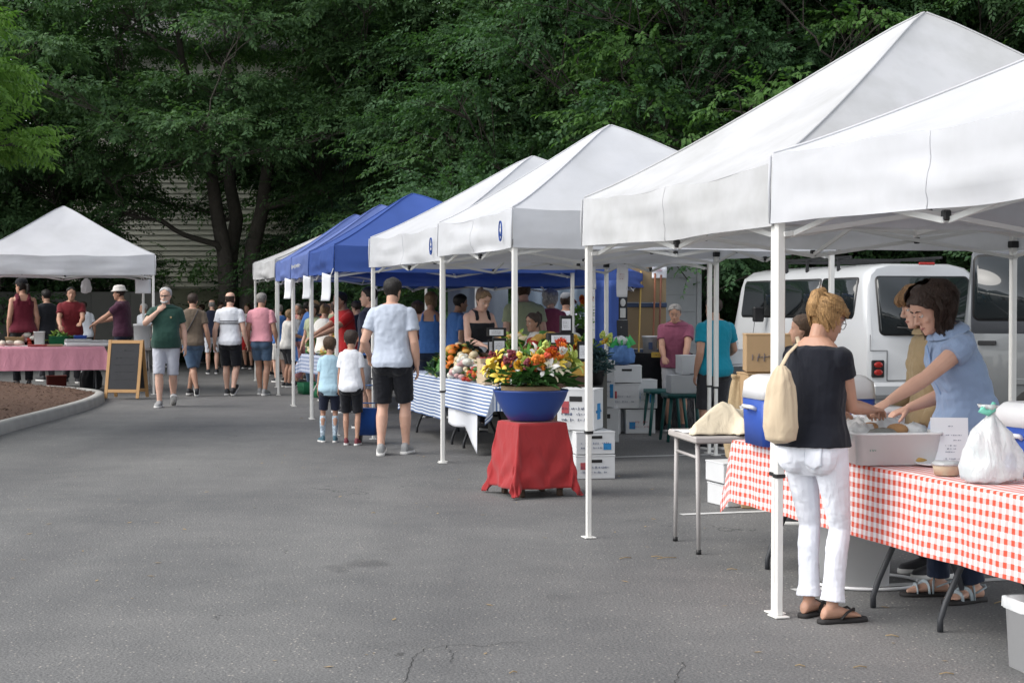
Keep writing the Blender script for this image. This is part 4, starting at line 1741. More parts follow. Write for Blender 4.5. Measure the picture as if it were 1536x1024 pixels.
c_white, c_offw = C('white', 222, 224, 230), C('off_white', 208, 205, 200)
c_black, c_navy = C('black', 30, 31, 36), C('navy', 36, 40, 56)
c_denim, c_ldenim, c_ddenim = C('denim', 78, 98, 122), C('pale_denim', 116, 134, 156), C('dark_denim', 36, 44, 62)
c_grey, c_lgrey = C('grey', 120, 122, 126), C('light_grey', 186, 192, 202)
c_khaki, c_tan = C('stone', 172, 172, 176), C('tan', 158, 138, 106)
c_green, c_brown = C('forest_green', 44, 72, 64), C('taupe', 104, 92, 80)
c_pink, c_maroon, c_plum = C('pink', 214, 150, 160), C('maroon', 92, 30, 44), C('plum', 74, 44, 62)
c_teal, c_sage, c_purple, c_red = C('teal', 30, 122, 142), C('sage', 158, 166, 136), C('purple', 110, 62, 92), C('red', 168, 36, 38)
c_blue, c_lblue, c_chamb = C('blue', 70, 110, 170), C('light_blue', 172, 202, 216), C('chambray', 126, 150, 186)
c_rose, c_wine = C('dusty_rose', 176, 124, 124), C('wine', 132, 66, 88)
c_charc = C('charcoal', 52, 52, 56)
sh_dark, sh_grey, sh_brown = mat('shoe_dark', (.03, .03, .034, 1), .6), mat('shoe_grey', (.30, .30, .30, 1), .7, .3, 30), mat('shoe_brown', (.12, .06, .04, 1), .6)
sh_blue, sh_red = mat('shoe_teal', (.05, .12, .16, 1), .6), mat('shoe_red', (.16, .03, .04, 1), .6)
sh_rub = mat('flip_flop_rubber', (.02, .018, .018, 1), .75)
sh_str = mat('sandal_strap_blue_grey', (.36, .42, .45, 1), .7)


def walk(fwd='r', s=.16):
    """one foot ahead, the other behind with the heel up"""
    a = {'ankle': (.085, s, .085), 'pitch': 0}
    b = {'ankle': (-.085, -s * 1.2, .125), 'pitch': -.55}
    if fwd == 'r':
        return a, b
    return {'ankle': (.085, -s * 1.2, .125), 'pitch': -.55}, {'ankle': (-.085, s, .085), 'pitch': 0}


# --- the three at the checked table
def glasses(info):
    h = info['hpw']
    mb = MB()
    for sg in (-1, 1):
        ring = [h((sg * .033 + .021 * math.cos(6.283 * q / 16), .101 - .01 * abs(math.cos(6.283 * q / 16)), -.004 + .017 * math.sin(6.283 * q / 16))) for q in range(17)]
        mb.path(ring, .0018, 5)
        mb.path([h((sg * .054, .092, .004)), h((sg * .080, .05, .012)), h((sg * .083, -.015, .010))], .002, 5)
    mb.path([h((-.012, .102, .0)), h((0, .106, .004)), h((.012, .102, .0))], .0018, 5)
    # sunglasses pushed up into the hair
    for sg in (-1, 1):
        mb.path([h((sg * .070, .070, .070)), h((sg * .088, .02, .052)), h((sg * .087, -.03, .02))], .0035, 6)
    mb.path([h((-.070, .070, .070)), h((-.03, .094, .078)), h((.03, .094, .078)), h((.070, .070, .070))], .009, 6, flat=.35)
    obj('glasses', mb, M_blackp, info['root'])


def updo_strands(info):
    def gen(c, r):
        # swept back from the face to the knot at the back of the crown
        z0 = c.uniform(-.085, .088) + r.gauss(0, .006)
        ph0 = math.copysign(c.uniform(.40 if z0 > .03 else 1.40, 2.9), c.uniform(-1, 1)) + r.gauss(0, .05)
        end = Vector((c.gauss(0, .012), -.122 + c.gauss(0, .008), .045 + c.gauss(0, .024))) + Vector((r.gauss(0, .004), r.gauss(0, .003), r.gauss(0, .005)))
        lift = c.uniform(.004, .016)
        pts = []
        for k in range(7):
            s = k / 6
            z = z0 + (end.z - z0) * s
            ph = ph0 + (math.copysign(3.1, ph0) - ph0) * s
            q = head_pt(max(-.12, min(z, .112)), ph, .013 + lift * math.sin(3.14 * s) + .012 * s + r.uniform(-.001, .002))
            pts.append(q.lerp(end, s ** 3))
        if c.random() < .12:
            pts.append(end + Vector((c.gauss(0, .012), -.006, c.uniform(-.01, .03))))
        return pts
    strands(info, 2200, gen, .0017, 'hair_strands', 4)
    # the folded knot
    def knot(c, r):
        a0 = c.uniform(0, 6.28)
        x0 = c.uniform(-.022, .022)
        pts = []
        for k in range(8):
            a = -1.2 + 3.6 * k / 7
            q = .030 + c.uniform(0, .006) + r.uniform(0, .002)
            pts.append(Vector((x0 + r.gauss(0, .001), -.118 - q * math.cos(a) * .75, .040 + q * 1.5 * math.sin(a))))
        return pts
    strands(info, 420, knot, .0018, 'hair_knot', 6)
    glasses(info)
    mb = MB()
    sp = info['spm']

    def pk(a, b, sg=1):
        x, z = .028 + .100 * a, .842 + .108 * b - (.022 * math.sin(3.14 * a) * (1 - b))
        q = max(0, 1 - ((x - .078) / .120) ** 2 - ((z - .885) / .122) ** 2)
        return sp(x, -.067 - .0835 * math.sqrt(q) + .003, z)
    mb.grid(lambda a, b: pk(a, b), 10, 10)
    obj('back_pocket', mb, _M['cloth_white_denim'], info['root'], solid=.002)
    mb = MB()
    edge = [pk(0, 1), pk(0, .5), pk(0, 0), pk(.5, 0), pk(1, 0), pk(1, .5), pk(1, 1)]
    mb.path(edge, .0022, 5)
    obj('pocket_stitching', mb, c_lgrey, info['root'])


lr, ll = {'ankle': (.10, .02, .085), 'yaw': -.45}, {'ankle': (-.09, .10, .085), 'yaw': .05}
p1 = person('woman in black top and white jeans seen from behind, reaching over the checked table', 1222, 8.0, -42, H=1.625, sex='f', tone='tan', build=1.05, lean=.10, pitch=.40, yaw=-.25,
            top=('tee', C('black_knit', 26, 28, 36, fold=.7), {'hem': .93, 'sleeve': .36, 'scoop': 1, 'loose': .006, 'name': 'top', 'fold': .0045}), bottom=('trousers', C('white_denim', 226, 228, 236, fold=.8), {'len': 1.93, 'flare': .016, 'waist': .99, 'name': 'jeans', 'fold': .003, 'loose': -.008}),
            shoes=('flipflop', sh_rub), hair=('updo', 'blond'), leg_r=lr, leg_l=ll, vox=.0048, detail=1,
            arm_r={'W': P(1308, 614, 8.20), 'palmW': (.1, .1, -1), 'thumbW': (-.6, .6, .3), 'curl': .75, 'elbowW': (-.5, -.6, -1.0)},
            arm_l={'W': P(1283, 640, 8.50), 'palmW': (0, 0, -1), 'thumbW': (.6, -.6, .2), 'curl': .6, 'elbowW': (-.8, 0, -.7)}, extras=updo_strands)


def big_strands(info):
    def gen(c, r):
        side = c.choice((-1, 1))
        ph0 = c.uniform(.55, 3.1)
        z0 = .104 + c.uniform(0, .014)
        zend = c.uniform(-.20, -.05)
        ph1 = max(ph0 * .75 + .75, 1.42 + c.uniform(0, .25)) if ph0 < 1.6 else ph0 + c.uniform(-.15, .15)
        amp, fr, o = c.uniform(.012, .026), c.uniform(9, 15), c.uniform(0, 6)
        vol = c.uniform(.030, .062) * (.32 if ph0 < 1.35 else 1)
        j1, j2 = r.gauss(0, .05), r.gauss(0, .002)
        pts = []
        for k in range(11):
            s = k / 10
            z = z0 + (zend - z0) * s ** 1.15
            ph = side * (ph0 + j1 + (ph1 - ph0) * min(1, s * 2.0))
            bulge = .014 + vol * math.sin(math.pi * (.08 + s * .74)) + amp * math.sin(s * fr + o) * s + j2 * (1 + 2 * s)
            zc = max(-.10, min(z, .112))
            pts.append(head_pt(zc, ph, bulge) + Vector((0, 0, z - zc + .030 * (1 - s))))
        return pts
    strands(info, 4200, gen, .0021, 'hair_strands', 8)


def placket(info):
    mb = MB()
    sp = info['spm']
    mb.path([sp(0, .118, 1.44), sp(0, .128, 1.36), sp(0, .150, 1.27), sp(0, .134, 1.18), sp(0, .128, 1.08), sp(0, .135, .98)], .014, 6, flat=.3)
    obj('placket', mb, c_chamb, info['root'])
    big_strands(info)


p2 = person('woman with big dark brown hair in a chambray blouse, leaning over to hand something across', 1452, 8.62, 98, H=1.70, sex='f', tone='light', build=1.12, lean=.36, pitch=.34, yaw=.12,
            top=('blouse', C('chambray_blouse', 134, 152, 180, fold=.8), {'hem': .80, 'sleeve': .34, 'loose': .035, 'scoop': 1, 'collar': 1, 'name': 'blouse', 'fold': .012, 'sleevew': 1.12}), bottom=('trousers', c_ddenim, {'len': 1.95, 'name': 'jeans'}),
            shoes=('sandal', sh_rub, sh_str), hair=('big', 'chestnut'), vox=.0050, detail=1, leg_r={'ankle': (.10, .12, .085)}, leg_l={'ankle': (-.10, .0, .085), 'yaw': .35},
            arm_l={'W': P(1330, 604, 8.30), 'palmW': (0, .2, -1), 'thumbW': (.2, 1, .2), 'curl': .8, 'elbowW': (.2, -.3, -1)},
            arm_r={'W': P(1362, 612, 8.80), 'palmW': (0, .1, -1), 'thumbW': (0, -1, .2), 'curl': .6, 'elbowW': (.5, .3, -1)}, extras=placket)


def fringe_strands(info):
    def gen(c, r):
        ph0 = math.copysign(c.uniform(.0, 3.1), c.uniform(-1, 1)) + r.gauss(0, .04)
        z0 = .10 + c.uniform(0, .02)
        front = abs(ph0) < 1.05
        zend = c.uniform(.018, .05) if front else c.uniform(-.125, -.06)
        ph1 = ph0 * 1.1 if front else math.copysign(max(abs(ph0), 1.3), ph0)
        v = c.uniform(.012, .026)
        pts = []
        for k in range(8):
            s = k / 7
            z = z0 + (zend - z0) * s
            ph = ph0 + (ph1 - ph0) * s
            zc = max(-.12, min(z, .112))
            pts.append(head_pt(zc, ph, .016 + v * math.sin(math.pi * s * .9) + r.uniform(-.002, .002)) + Vector((0, 0, z - zc + .012 * (1 - s))))
        return pts
    strands(info, 2400, gen, .0020, 'hair_strands', 5)


p3 = person('woman with a sandy blond bob in a tan jacket, beside the dark haired seller', 1404, 9.35, 96, H=1.68, sex='f', tone='fair', lean=.14, pitch=.22,
            top=('jacket', c_tan, {'hem': .82, 'sleeve': 1.9, 'loose': .03, 'name': 'jacket', 'scoop': 1, 'collar': 1}), bottom=('trousers', c_charc, {'len': 1.95}), shoes=('sneaker', sh_dark), hair=('bob', 'sandy'), vox=.006, detail=1,
            arm_l={'swing': .12}, arm_r={'swing': .2}, extras=fringe_strands)
person('brown haired person mostly hidden behind the woman in the black top', 1208, 11.6, 70, ytop=472, sex='f', tone='olive', top=('tee', c_khaki, {}), bottom=('trousers', c_charc, {'len': 1.95}), shoes=('sneaker', sh_dark), hair=('short', 'brown'), vox=.010)

# --- father and two boys
person('tall man in a grey T-shirt and black shorts, back turned, next to two boys', 588, 16.95, -6, ytop=417, tone='light', build=1.06, yaw=-.15, top=('tee', C('heather_grey', 178, 186, 200), {'hem': .87, 'fold': .009}), bottom=('shorts', c_black, {'len': .92, 'loose': .012}),
       shoes=('sneaker', sh_grey, M_sole_w), hair=('short', 'black'), vox=.008, leg_r={'ankle': (.12, .10, .085)}, leg_l={'ankle': (-.10, -.08, .095), 'pitch': -.15}, arm_r={'out': .07, 'swing': .06}, arm_l={'wrist': (-.26, .16, .98)})
person('boy in a white T-shirt and dark shorts, back turned, right one of two boys', 526, 18.1, -4, ytop=499, tone='tan', kid=True, headk=1.24, top=('tee', c_white, {'hem': .84, 'sleevew': 1.15, 'loose': .03, 'sleeve': .7}), bottom=('shorts', c_black, {'len': .95, 'loose': .022}),
       shoes=('sneaker', sh_red), hair=('short', 'dark'), vox=.009, leg_l={'ankle': (-.085, .05, .085)}, arm_r={'out': .08})


def socks(info):
    for sg in (-1, 1):
        hp_, Kn, A, fy, fp = info['legs'][sg]
        mb = MB()
        mb.path([Kn.lerp(A, .12), Kn.lerp(A, .35), Kn.lerp(A, .6), Kn.lerp(A, .85), A], [.052, .055, .048, .040, .040], 14)
        obj('sock', mb, M_sock, info['root'])


def sock_mat():
    n = NT('patterned_sock')
    v = n.coord()
    w = n.noise(v, 22, 2, .5, 1.0)
    n.link(n.ramp(w, [(.45, c255(178, 196, 206)), (.52, c255(96, 106, 124)), (.6, c255(188, 202, 212))]), n.b.inputs['Base Color'])
    n.b.inputs['Roughness'].default_value = .9
    return n.m


M_sock = sock_mat()
person('smaller boy in a pale blue T-shirt and patterned long socks, back turned', 494, 18.5, 6, ytop=509, tone='tan', kid=True, headk=1.26, top=('tee', c_lblue, {'hem': .80, 'sleevew': 1.15, 'loose': .035, 'sleeve': .72}), bottom=('shorts', c_navy, {'len': .85, 'loose': .022}),
       shoes=('sneaker', sh_blue, M_sole_w), hair=('short', 'brown'), vox=.009, leg_r={'ankle': (.09, .0, .085)}, leg_l={'ankle': (-.12, .04, .085), 'yaw': .4}, yaw=-.2, extras=socks)
person('dark haired man in profile just behind the man in grey', 556, 20.6, 62, ytop=430, tone='light', top=('tee', c_navy, {}), bottom=('shorts', c_khaki, {'len': 1.0}), shoes=('sneaker', sh_dark), hair=('short', 'black'), yaw=.35)

# --- walking shoppers
a_, b_ = walk('r', .14)


def chest_mark(info):
    mb = MB()
    mb.ball(info['spm'](-.085, .142, 1.31), (.016, .008, .018), 8, 6)
    obj('chest_emblem', mb, c_tan, info['root'])


def shades(info):
    mb = MB()
    h = info['hpw']
    mb.path([h((-.076, .0, .006)), h((-.07, .06, .006)), h((-.03, .098, .002)), h((.03, .098, .002)), h((.07, .06, .006)), h((.076, 0, .006))], [.003, .006, .016, .016, .006, .003], 8, flat=.35)
    obj('sunglasses', mb, M_blackp, info['root'])
    mb = MB()
    mb.path([h((-.055, .05, -.075)), h((-.03, .083, -.09)), h((0, .090, -.098)), h((.03, .083, -.09)), h((.055, .05, -.075))], [.010, .016, .018, .016, .010], 8)
    mb.path([h((-.03, .088, -.052)), h((0, .098, -.05)), h((.03, .088, -.052))], .006, 6)
    obj('beard', mb, info['hm'], info['root'])


person('white bearded man in a green polo and grey shorts walking towards the viewer', 249, 25.0, 186, ytop=431, tone='fair', build=1.12, belly=.07, yaw=-.15, top=('tee', c_green, {'collar': 1, 'hem': .86, 'name': 'polo_shirt', 'loose': .014}), bottom=('shorts', C('pale_grey_cotton', 176, 178, 188), {'len': 1.05, 'loose': .004}),
       shoes=('sneaker', sh_grey, M_sole_w), hair=('short', 'silver'), vox=.010, leg_r=a_, leg_l=b_, arm_r={'wrist': (.10, .14, 1.40), 'elbow': (1.0, .1, -.9), 'palm': (-.4, -1, 0), 'thumb': (0, 0, 1)}, arm_l={'swing': .05, 'out': .10}, extras=lambda i_: (shades(i_), chest_mark(i_)))
a_, b_ = walk('l', .15)


def sling(info):
    mb = MB()
    sp = info['spm']
    mb.path([sp(.10, -.10, 1.46), sp(.03, -.135, 1.30), sp(-.06, -.135, 1.14), sp(-.15, -.09, 1.0)], .016, 6, flat=.4)
    obj('shoulder_strap', mb, c_charc, info['root'])


person('man in a taupe T-shirt with a shoulder strap and denim shorts, walking away', 289, 27.9, 4, ytop=440, tone='tan', top=('tee', c_brown, {'hem': .86}), bottom=('shorts', c_denim, {'len': 1.0, 'loose': .014}), shoes=('sneaker', sh_dark), hair=('short', 'dark'),
       leg_r=b_, leg_l=a_, arm_r={'out': .11}, extras=sling)
a_, b_ = walk('l', .13)


def stripes(info):
    mb = MB()
    for z_ in (1.262, 1.235, 1.21):
        ring = [[p for p in info['tring'](z_ + d, .0225, .0265, 30)] for d in (-.006, .006)]
        mb.rings(ring, caps=False)
    obj('stripe', mb, c_charc, info['root'])


person('man in a white T-shirt with grey chest stripes and black shorts, walking away', 345, 28.1, -3, ytop=438, tone='fair', build=1.03, top=('tee', c_white, {'hem': .85}), bottom=('shorts', c_black, {'len': .95, 'loose': .012}), shoes=('sneaker', sh_dark), hair=('thin', 'dark'),
       leg_r=a_, leg_l=b_, arm_r={'out': .11}, arm_l={'out': .10}, extras=stripes)
person('person in a pink T-shirt and short denim shorts, walking away', 392, 28.2, -6, ytop=439, tone='tan', build=1.0, top=('tee', c_pink, {'hem': .92}), bottom=('shorts', c_denim, {'len': .62, 'loose': .006}), shoes=('sneaker', sh_grey), hair=('short', 'grey'),
       leg_r={'ankle': (.07, -.05, .085)}, leg_l={'ankle': (-.06, .12, .09)}, arm_r={'out': .10, 'swing': .06})
person('child like shopper in a white top and dark shorts by the far vegetable table', 430, 31.0, -58, ytop=464, sex='f', tone='tan', top=('tee', c_offw, {'sleeve': .8}), bottom=('shorts', c_charc, {'len': .9}), shoes=('sneaker', sh_dark), hair=('bob', 'ash'), vox=.012, lean=.12, arm_r={'wrist': (.1, .42, 1.1)}, arm_l={'wrist': (-.1, .4, 1.08)})
person('woman in a blue shirt and pink trousers bending over the far vegetable table', 455, 31.2, -66, H=1.68, sex='f', tone='tan', top=('tee', c_blue, {'sleeve': .8, 'hem': .9}), bottom=('trousers', c_rose, {'len': 1.75, 'loose': .01}), shoes=('sneaker', sh_dark), hair=('bob', 'ash'), vox=.012, lean=.42, leg_r={'ankle': (.1, .22, .085)}, leg_l={'ankle': (-.1, -.12, .09)}, arm_r={'wrist': (.1, .62, 1.05)}, arm_l={'wrist': (-.1, .58, 1.05)})
person('man in a dark shirt standing behind the far vegetable table', 483, 32.5, 20, ytop=452, tone='olive', top=('tee', c_charc, {}), bottom=('trousers', c_navy, {'len': 1.95}), hair=('short', 'dark'), shoes=('sneaker', sh_dark), vox=.012)
person('vendor in a red T-shirt under the nearest blue tent', 521, 23.6, 118, ytop=437, tone='olive', lean=.18, top=('tee', c_red, {}), bottom=('trousers', c_navy, {'len': 1.95}), hair=('short', 'black'), shoes=('sneaker', sh_dark), vox=.011, arm_l={'wrist': (-.15, .5, 1.12)}, arm_r={'wrist': (.12, .5, 1.1)})
# --- at the striped produce table
person('woman with long blond hair in a blue strappy top, back turned', 646, 22.6, -14, ytop=438, sex='f', tone='tan', build=1.1, top=('tank', c_blue, {'hem': .9}), bottom=('trousers', c_ddenim, {'len': 1.95}), hair=('long', 'ash'), shoes=('sneaker', sh_dark))
person('black haired shopper in a blue shirt next to the long haired blond woman', 684, 22.4, -60, ytop=441, tone='olive', top=('tee', c_blue, {}), bottom=('trousers', c_navy, {'len': 1.95}), hair=('short', 'black'), shoes=('sneaker', sh_dark), lean=.1)
person('brown curly haired shopper half hidden behind the man in grey', 626, 24.0, -20, ytop=452, sex='f', tone='tan', top=('tee', c_maroon, {}), bottom=('trousers', c_navy, {'len': 1.95}), hair=('curly', 'brown'), shoes=('sneaker', sh_dark), vox=.012)


def apron(info):
    mb = MB()
    sp = info['spm']
    mb.grid(lambda a, b: sp((a - .5) * (.36 + .10 * b), .135 + .02 * math.cos((a - .5) * 3) + .03 * b - .12 * (abs(a - .5) * 2) ** 2, 1.10 - .52 * b), 12, 12)
    obj('apron', mb, c_white, info['root'], solid=.006)


person('vendor in a black tank top and white apron looking down over her vegetables', 716, 20.2, -146, ytop=432, sex='f', tone='fair', build=1.2, lean=.16, pitch=.38, top=('tank', c_black, {'hem': .9, 'cut': 1.35, 'strap': .022}), bottom=('trousers', c_charc, {'len': 1.95}), hair=('updo', 'ash'), shoes=('sneaker', sh_dark), vox=.008,
       arm_r={'wrist': (.14, .34, 1.06)}, arm_l={'wrist': (-.20, .34, 1.04)}, extras=apron, detail=1)
person('balding man in a sage green T-shirt, back turned, behind the flower bowl', 786, 21.6, 8, ytop=421, tone='fair', build=1.15, top=('tee', c_sage, {}), bottom=('trousers', c_charc, {'len': 1.95}), hair=('thin', 'brown'), shoes=('sneaker', sh_dark))
person('curly grey haired woman in a purple top seen from behind', 826, 22.2, 22, ytop=434, sex='f', tone='fair', build=1.1, top=('tee', c_wine, {}), bottom=('trousers', c_charc, {'len': 1.95}), hair=('curly', 'silver'), shoes=('sneaker', sh_dark))
person('man in a white shirt and grey cap, back turned, in front of the blue curtain', 849, 24.0, -5, ytop=440, tone='tan', top=('tee', c_white, {}), bottom=('trousers', c_charc, {'len': 1.95}), hair=('short', 'dark'), hat=('beanie', c_grey), shoes=('sneaker', sh_dark))
person('woman with smooth dark hair in a white blouse, right behind the flowers', 803, 18.6, 116, ytop=469, sex='f', tone='olive', top=('tee', c_offw, {'sleeve': 1.4, 'loose': .03}), bottom=('trousers', c_charc, {'len': 1.95}), hair=('updo', 'dark'), shoes=('sneaker', sh_dark), vox=.009, pitch=.15, detail=1, yaw=.1)
person('grey haired man in a wine coloured shirt sitting by the plywood panels', 1014, 20.2, 168, ytop=454, tone='tan', build=1.12, lean=.15, pitch=.3, top=('tee', C('wine_shirt', 128, 72, 92), {'collar': 1}), bottom=('shorts', c_khaki, {'len': 1.1}), hair=('short', 'grey'), shoes=('sneaker', sh_dark), vox=.009,
       arm_r={'wrist': (.12, .38, 1.02)}, arm_l={'wrist': (-.16, .40, 1.0)}, detail=1)
person('man in a teal T-shirt and grey shorts standing at the white cartons, back turned', 1072, 17.6, 24, ytop=446, tone='tan', build=1.1, belly=.03, top=('tee', C('bright_teal', 24, 128, 150), {'hem': .84}), bottom=('shorts', c_charc, {'len': 1.05, 'loose': .012}), hair=('short', 'dark'), shoes=('sneaker', sh_dark), vox=.009, arm_r={'wrist': (.3, .3, 1.05)}, yaw=.2)
# --- left stall
person('woman in a sleeveless maroon top at the left end of the pink table', 34, 31.2, 26, ytop=418, sex='f', tone='tan', build=1.18, top=('tank', c_maroon, {'hem': .88, 'cut': 1.39, 'strap': .04}), bottom=('trousers', c_black, {'len': 1.95}), hair=('pony', 'black'), hat=('cap', c_black), shoes=('sneaker', sh_dark), yaw=.6)
person('person in a black T-shirt in the shade of the left tent', 70, 33.5, 40, ytop=434, tone='olive', top=('tee', c_black, {}), bottom=('trousers', c_charc, {'len': 1.95}), hair=('short', 'black'), shoes=('sneaker', sh_dark), vox=.012)
person('vendor in a maroon T-shirt leaning over the pink table', 107, 32.6, 196, ytop=430, tone='tan', build=1.1, lean=.15, top=('tee', C('dark_red', 104, 34, 40), {}), bottom=('trousers', c_charc, {'len': 1.95}), hair=('short', 'black'), shoes=('sneaker', sh_dark), vox=.011, arm_r={'wrist': (.2, .42, 1.05)}, arm_l={'wrist': (-.15, .45, 1.1)})
person('man in a plum T-shirt and white bucket hat behind the pink table', 184, 31.6, 84, ytop=429, tone='tan', build=1.15, lean=.08, top=('tee', c_plum, {}), bottom=('trousers', c_navy, {'len': 1.95}), hair=('short', 'dark'), hat=('bucket', c_offw), shoes=('sneaker', sh_dark), vox=.011, arm_r={'wrist': (.12, .45, 1.12)}, arm_l={'wrist': (-.12, .48, 1.08)})
# --- far crowd
cols = [c_white, c_navy, c_grey, c_offw, c_blue, c_charc, c_rose, c_sage, c_red]
for i, (px, z, yt, hd, hr, lab) in enumerate((
        (216, 38, 455, 150, ('short', 'silver'), 'white haired figure glimpsed behind the man in the green polo'),
        (318, 37, 449, 10, ('thin', 'grey'), 'far figure with grey hair between the taupe and striped shirt walkers'),
        (330, 41, 452, -160, ('short', 'dark'), 'far figure facing the viewer just left of the striped shirt man'),
        (372, 40, 455, 170, ('long', 'brown'), 'far long haired figure between the striped and the pink shirt walkers'),
        (305, 44, 456, 90, ('short', 'brown'), 'farthest figure in front of the clapboard house'),
        (410, 36, 460, -30, ('bob', 'dark'), 'far figure just right of the pink shirt walker'),
        (448, 35, 455, 160, ('short', 'grey'), 'far figure behind the woman bending at the vegetables'),
        (500, 29, 450, 200, ('long', 'dark'), 'dark long haired figure between the blue tent poles'),
        (470, 38, 458, 60, ('short', 'ash'), 'far figure under the pale far tent'),
        (128, 38, 452, 30, ('short', 'dark'), 'figure in the dark behind the maroon shirt vendor'),
        (245, 41, 458, 0, ('bob', 'ash'), 'far figure hidden behind the green polo man'),
        (444, 32.5, 462, -70, ('short', 'brown'), 'stooping figure between the two women at the far vegetable table'),
        (488, 26.5, 456, -40, ('updo', 'ash'), 'shopper leaning in at the near end of the far vegetable table'),
        (420, 33, 456, 30, ('short', 'grey'), 'figure in the gap between the pink shirt walker and the blue tent poles'),
        (440, 40, 457, -150, ('long', 'ash'), 'far fair haired figure under the third blue tent'),
        (462, 34, 452, 10, ('short', 'black'), 'figure with black hair behind the far vegetable table'),
        (472, 29, 455, 160, ('curly', 'dark'), 'curly dark haired vendor at the far vegetable table'),
        (494, 32, 454, 190, ('thin', 'grey'), 'grey haired vendor in the middle of the far vegetable table'),
        (512, 27.5, 452, 175, ('bob', 'brown'), 'brown haired vendor next to the red shirted one'),
        (540, 27, 450, 30, ('short', 'dark'), 'figure in the shade left of the man in profile'),
        (335, 48, 460, -20, ('short', 'black'), 'tiny far figure left of the big tree trunk'),
        (300, 49, 459, 20, ('bob', 'blond'), 'tiny blond figure beyond the taupe shirt walker'),
        (386, 44, 459, 5, ('short', 'brown'), 'tiny far figure right of the big tree trunk'),
        (356, 47, 459, 180, ('short', 'black'), 'smallest far figure near the foot of the big tree'))):
    person(lab, px, z, hd, ytop=yt, sex='f' if i % 3 == 1 else 'm', tone=('tan', 'light', 'olive')[i % 3], top=('tee', cols[i % 9], {}), bottom=(('shorts', cols[(i * 4 + 5) % 9], {'len': .95}) if i % 2 else ('trousers', (c_navy, c_denim, c_charc)[i % 3], {'len': 1.95})), hair=hr, shoes=('sneaker', sh_dark), vox=.015,
           lean=.04 + .05 * (i % 4), side=.05 * ((i % 3) - 1), yaw=.5 * ((i * 7 % 5) / 2 - 1), pitch=.12 * (i % 3), arm_r={'swing': .05 + .07 * (i % 3), 'out': .09}, arm_l=({'wrist': (-.1, .32, 1.02 + .08 * (i % 3))} if i % 2 else {'swing': -.05}), leg_r={'ankle': (.1, .10 * ((i % 3) - 1), .09)})
# ------------------------------------------------------------------ cloth with its own pattern
def sheet(name, fn, uvfn, nu, nv, m, parent=None, solid=.0):
    mb = MB()
    mb.grid(fn, nu, nv)
    me = mb.mesh(name)
    uvl = me.uv_layers.new(name='UVMap')
    uv = [uvfn(i / nu, j / nv) for i in range(nu + 1) for j in range(nv + 1)]
    vi = np.empty(len(me.loops), np.int32)
    me.loops.foreach_get('vertex_index', vi)
    uvl.data.foreach_set('uv', np.array(uv, np.float32)[vi].ravel())
    return obj(name, me, m, parent, solid=solid)


def pattern_cloth(name, kind, ca, cb, period, duty=.5):
    n = NT(name)
    tc = n.add('ShaderNodeTexCoord')
    nz = n.add('ShaderNodeTexNoise')
    nz.inputs['Scale'].default_value = 5
    n.link(tc.outputs['UV'], nz.inputs['Vector'])
    sep = n.add('ShaderNodeSeparateXYZ')
    n.link(tc.outputs['UV'], sep.inputs[0])
    wob = n.math('MULTIPLY', nz.outputs['Fac'], period * .25)

    def st(sock):
        f = n.math('FRACT', n.math('DIVIDE', n.math('ADD', sock, wob), period))
        return n.math('LESS_THAN', f, duty)
    if kind == 'gingham':
        a, b = st(sep.outputs[0]), st(sep.outputs[1])
        k = n.math('MULTIPLY', n.math('ADD', a, b), .5)
        c = n.ramp(k, [(0, ca), (.5, tuple(x * .52 + y * .48 for x, y in zip(ca, cb))), (1, cb)])
    else:
        c = n.mix(st(sep.outputs[1]), ca, cb)
    n.link(c, n.b.inputs['Base Color'])
    n.b.inputs['Roughness'].default_value = .85
    n.b.inputs['Specular IOR Level'].default_value = .2
    w = n.noise(n.coord(kind='UV'), 6, 3, .5, .8)
    n.bump(w, .25, .02)
    return n.m


def table_cloth(label, FL, d, bk, L, Wd, h, df, dl, dr, m, seed=0, corner=.45, name='tablecloth', cat='tablecloth', flare=.10, fold=.02, group=None, db=.25):
    """cloth over a table: FL front-left corner, d along the front, bk to the back"""
    r = Vector((seed * 2.1, seed * .7, seed))
    nu, nv = int((L + dl + dr) / .035), int((Wd + df + db) / .03)

    def at(s, t):
        x = -dl + (L + dl + dr) * s
        y = -df + (Wd + df + db) * t
        ax = -x if x < 0 else (x - L if x > L else 0)
        ay = -y if y < 0 else (y - Wd if y > Wd else 0)
        px, py = min(max(x, 0), L), min(max(y, 0), Wd)
        drop = max(ax, ay) + .25 * min(ax, ay)
        k = min(1, drop / .3)
        fw = fold * k * (mnoise.noise(Vector((x * 3.2, 0, 0)) + r) + .5 * mnoise.noise(Vector((x * 8, 1, 0)) + r)) if ay > 0 else 0
        fx = fold * k * mnoise.noise(Vector((y * 4, 3, 0)) + r) if ax > 0 else 0
        outx = (flare * ax * .6 + min(ax, ay) * corner) * (-1 if x < 0 else 1) if ax > 0 else 0
        outy = (flare * ay * .6 + min(ax, ay) * corner + .006) * (-1 if y < 0 else 1) if ay > 0 else 0
        z = h + .006 - drop + (.004 * mnoise.noise(Vector((x * 3, y * 3, 4)) + r) if drop == 0 else 0)
        p = FL + d * (px + outx + (fx if x < 0 else 0)) + bk * (py + outy + fw * (-1 if y < 0 else 1))
        return (p.x, p.y, max(z + .0, .004))
    o = sheet(name, at, lambda s, t: ((L + dl + dr) * s, (Wd + df + db) * t), nu, nv, m)
    return tag(o, label, cat, group)


M_tub = mat('powder_coated_tube', (.035, .037, .042, 1), .45, .1, 8, .05)
M_top = mat('table_top_plastic', (.50, .50, .49, 1), .6, .08, 10, .1)


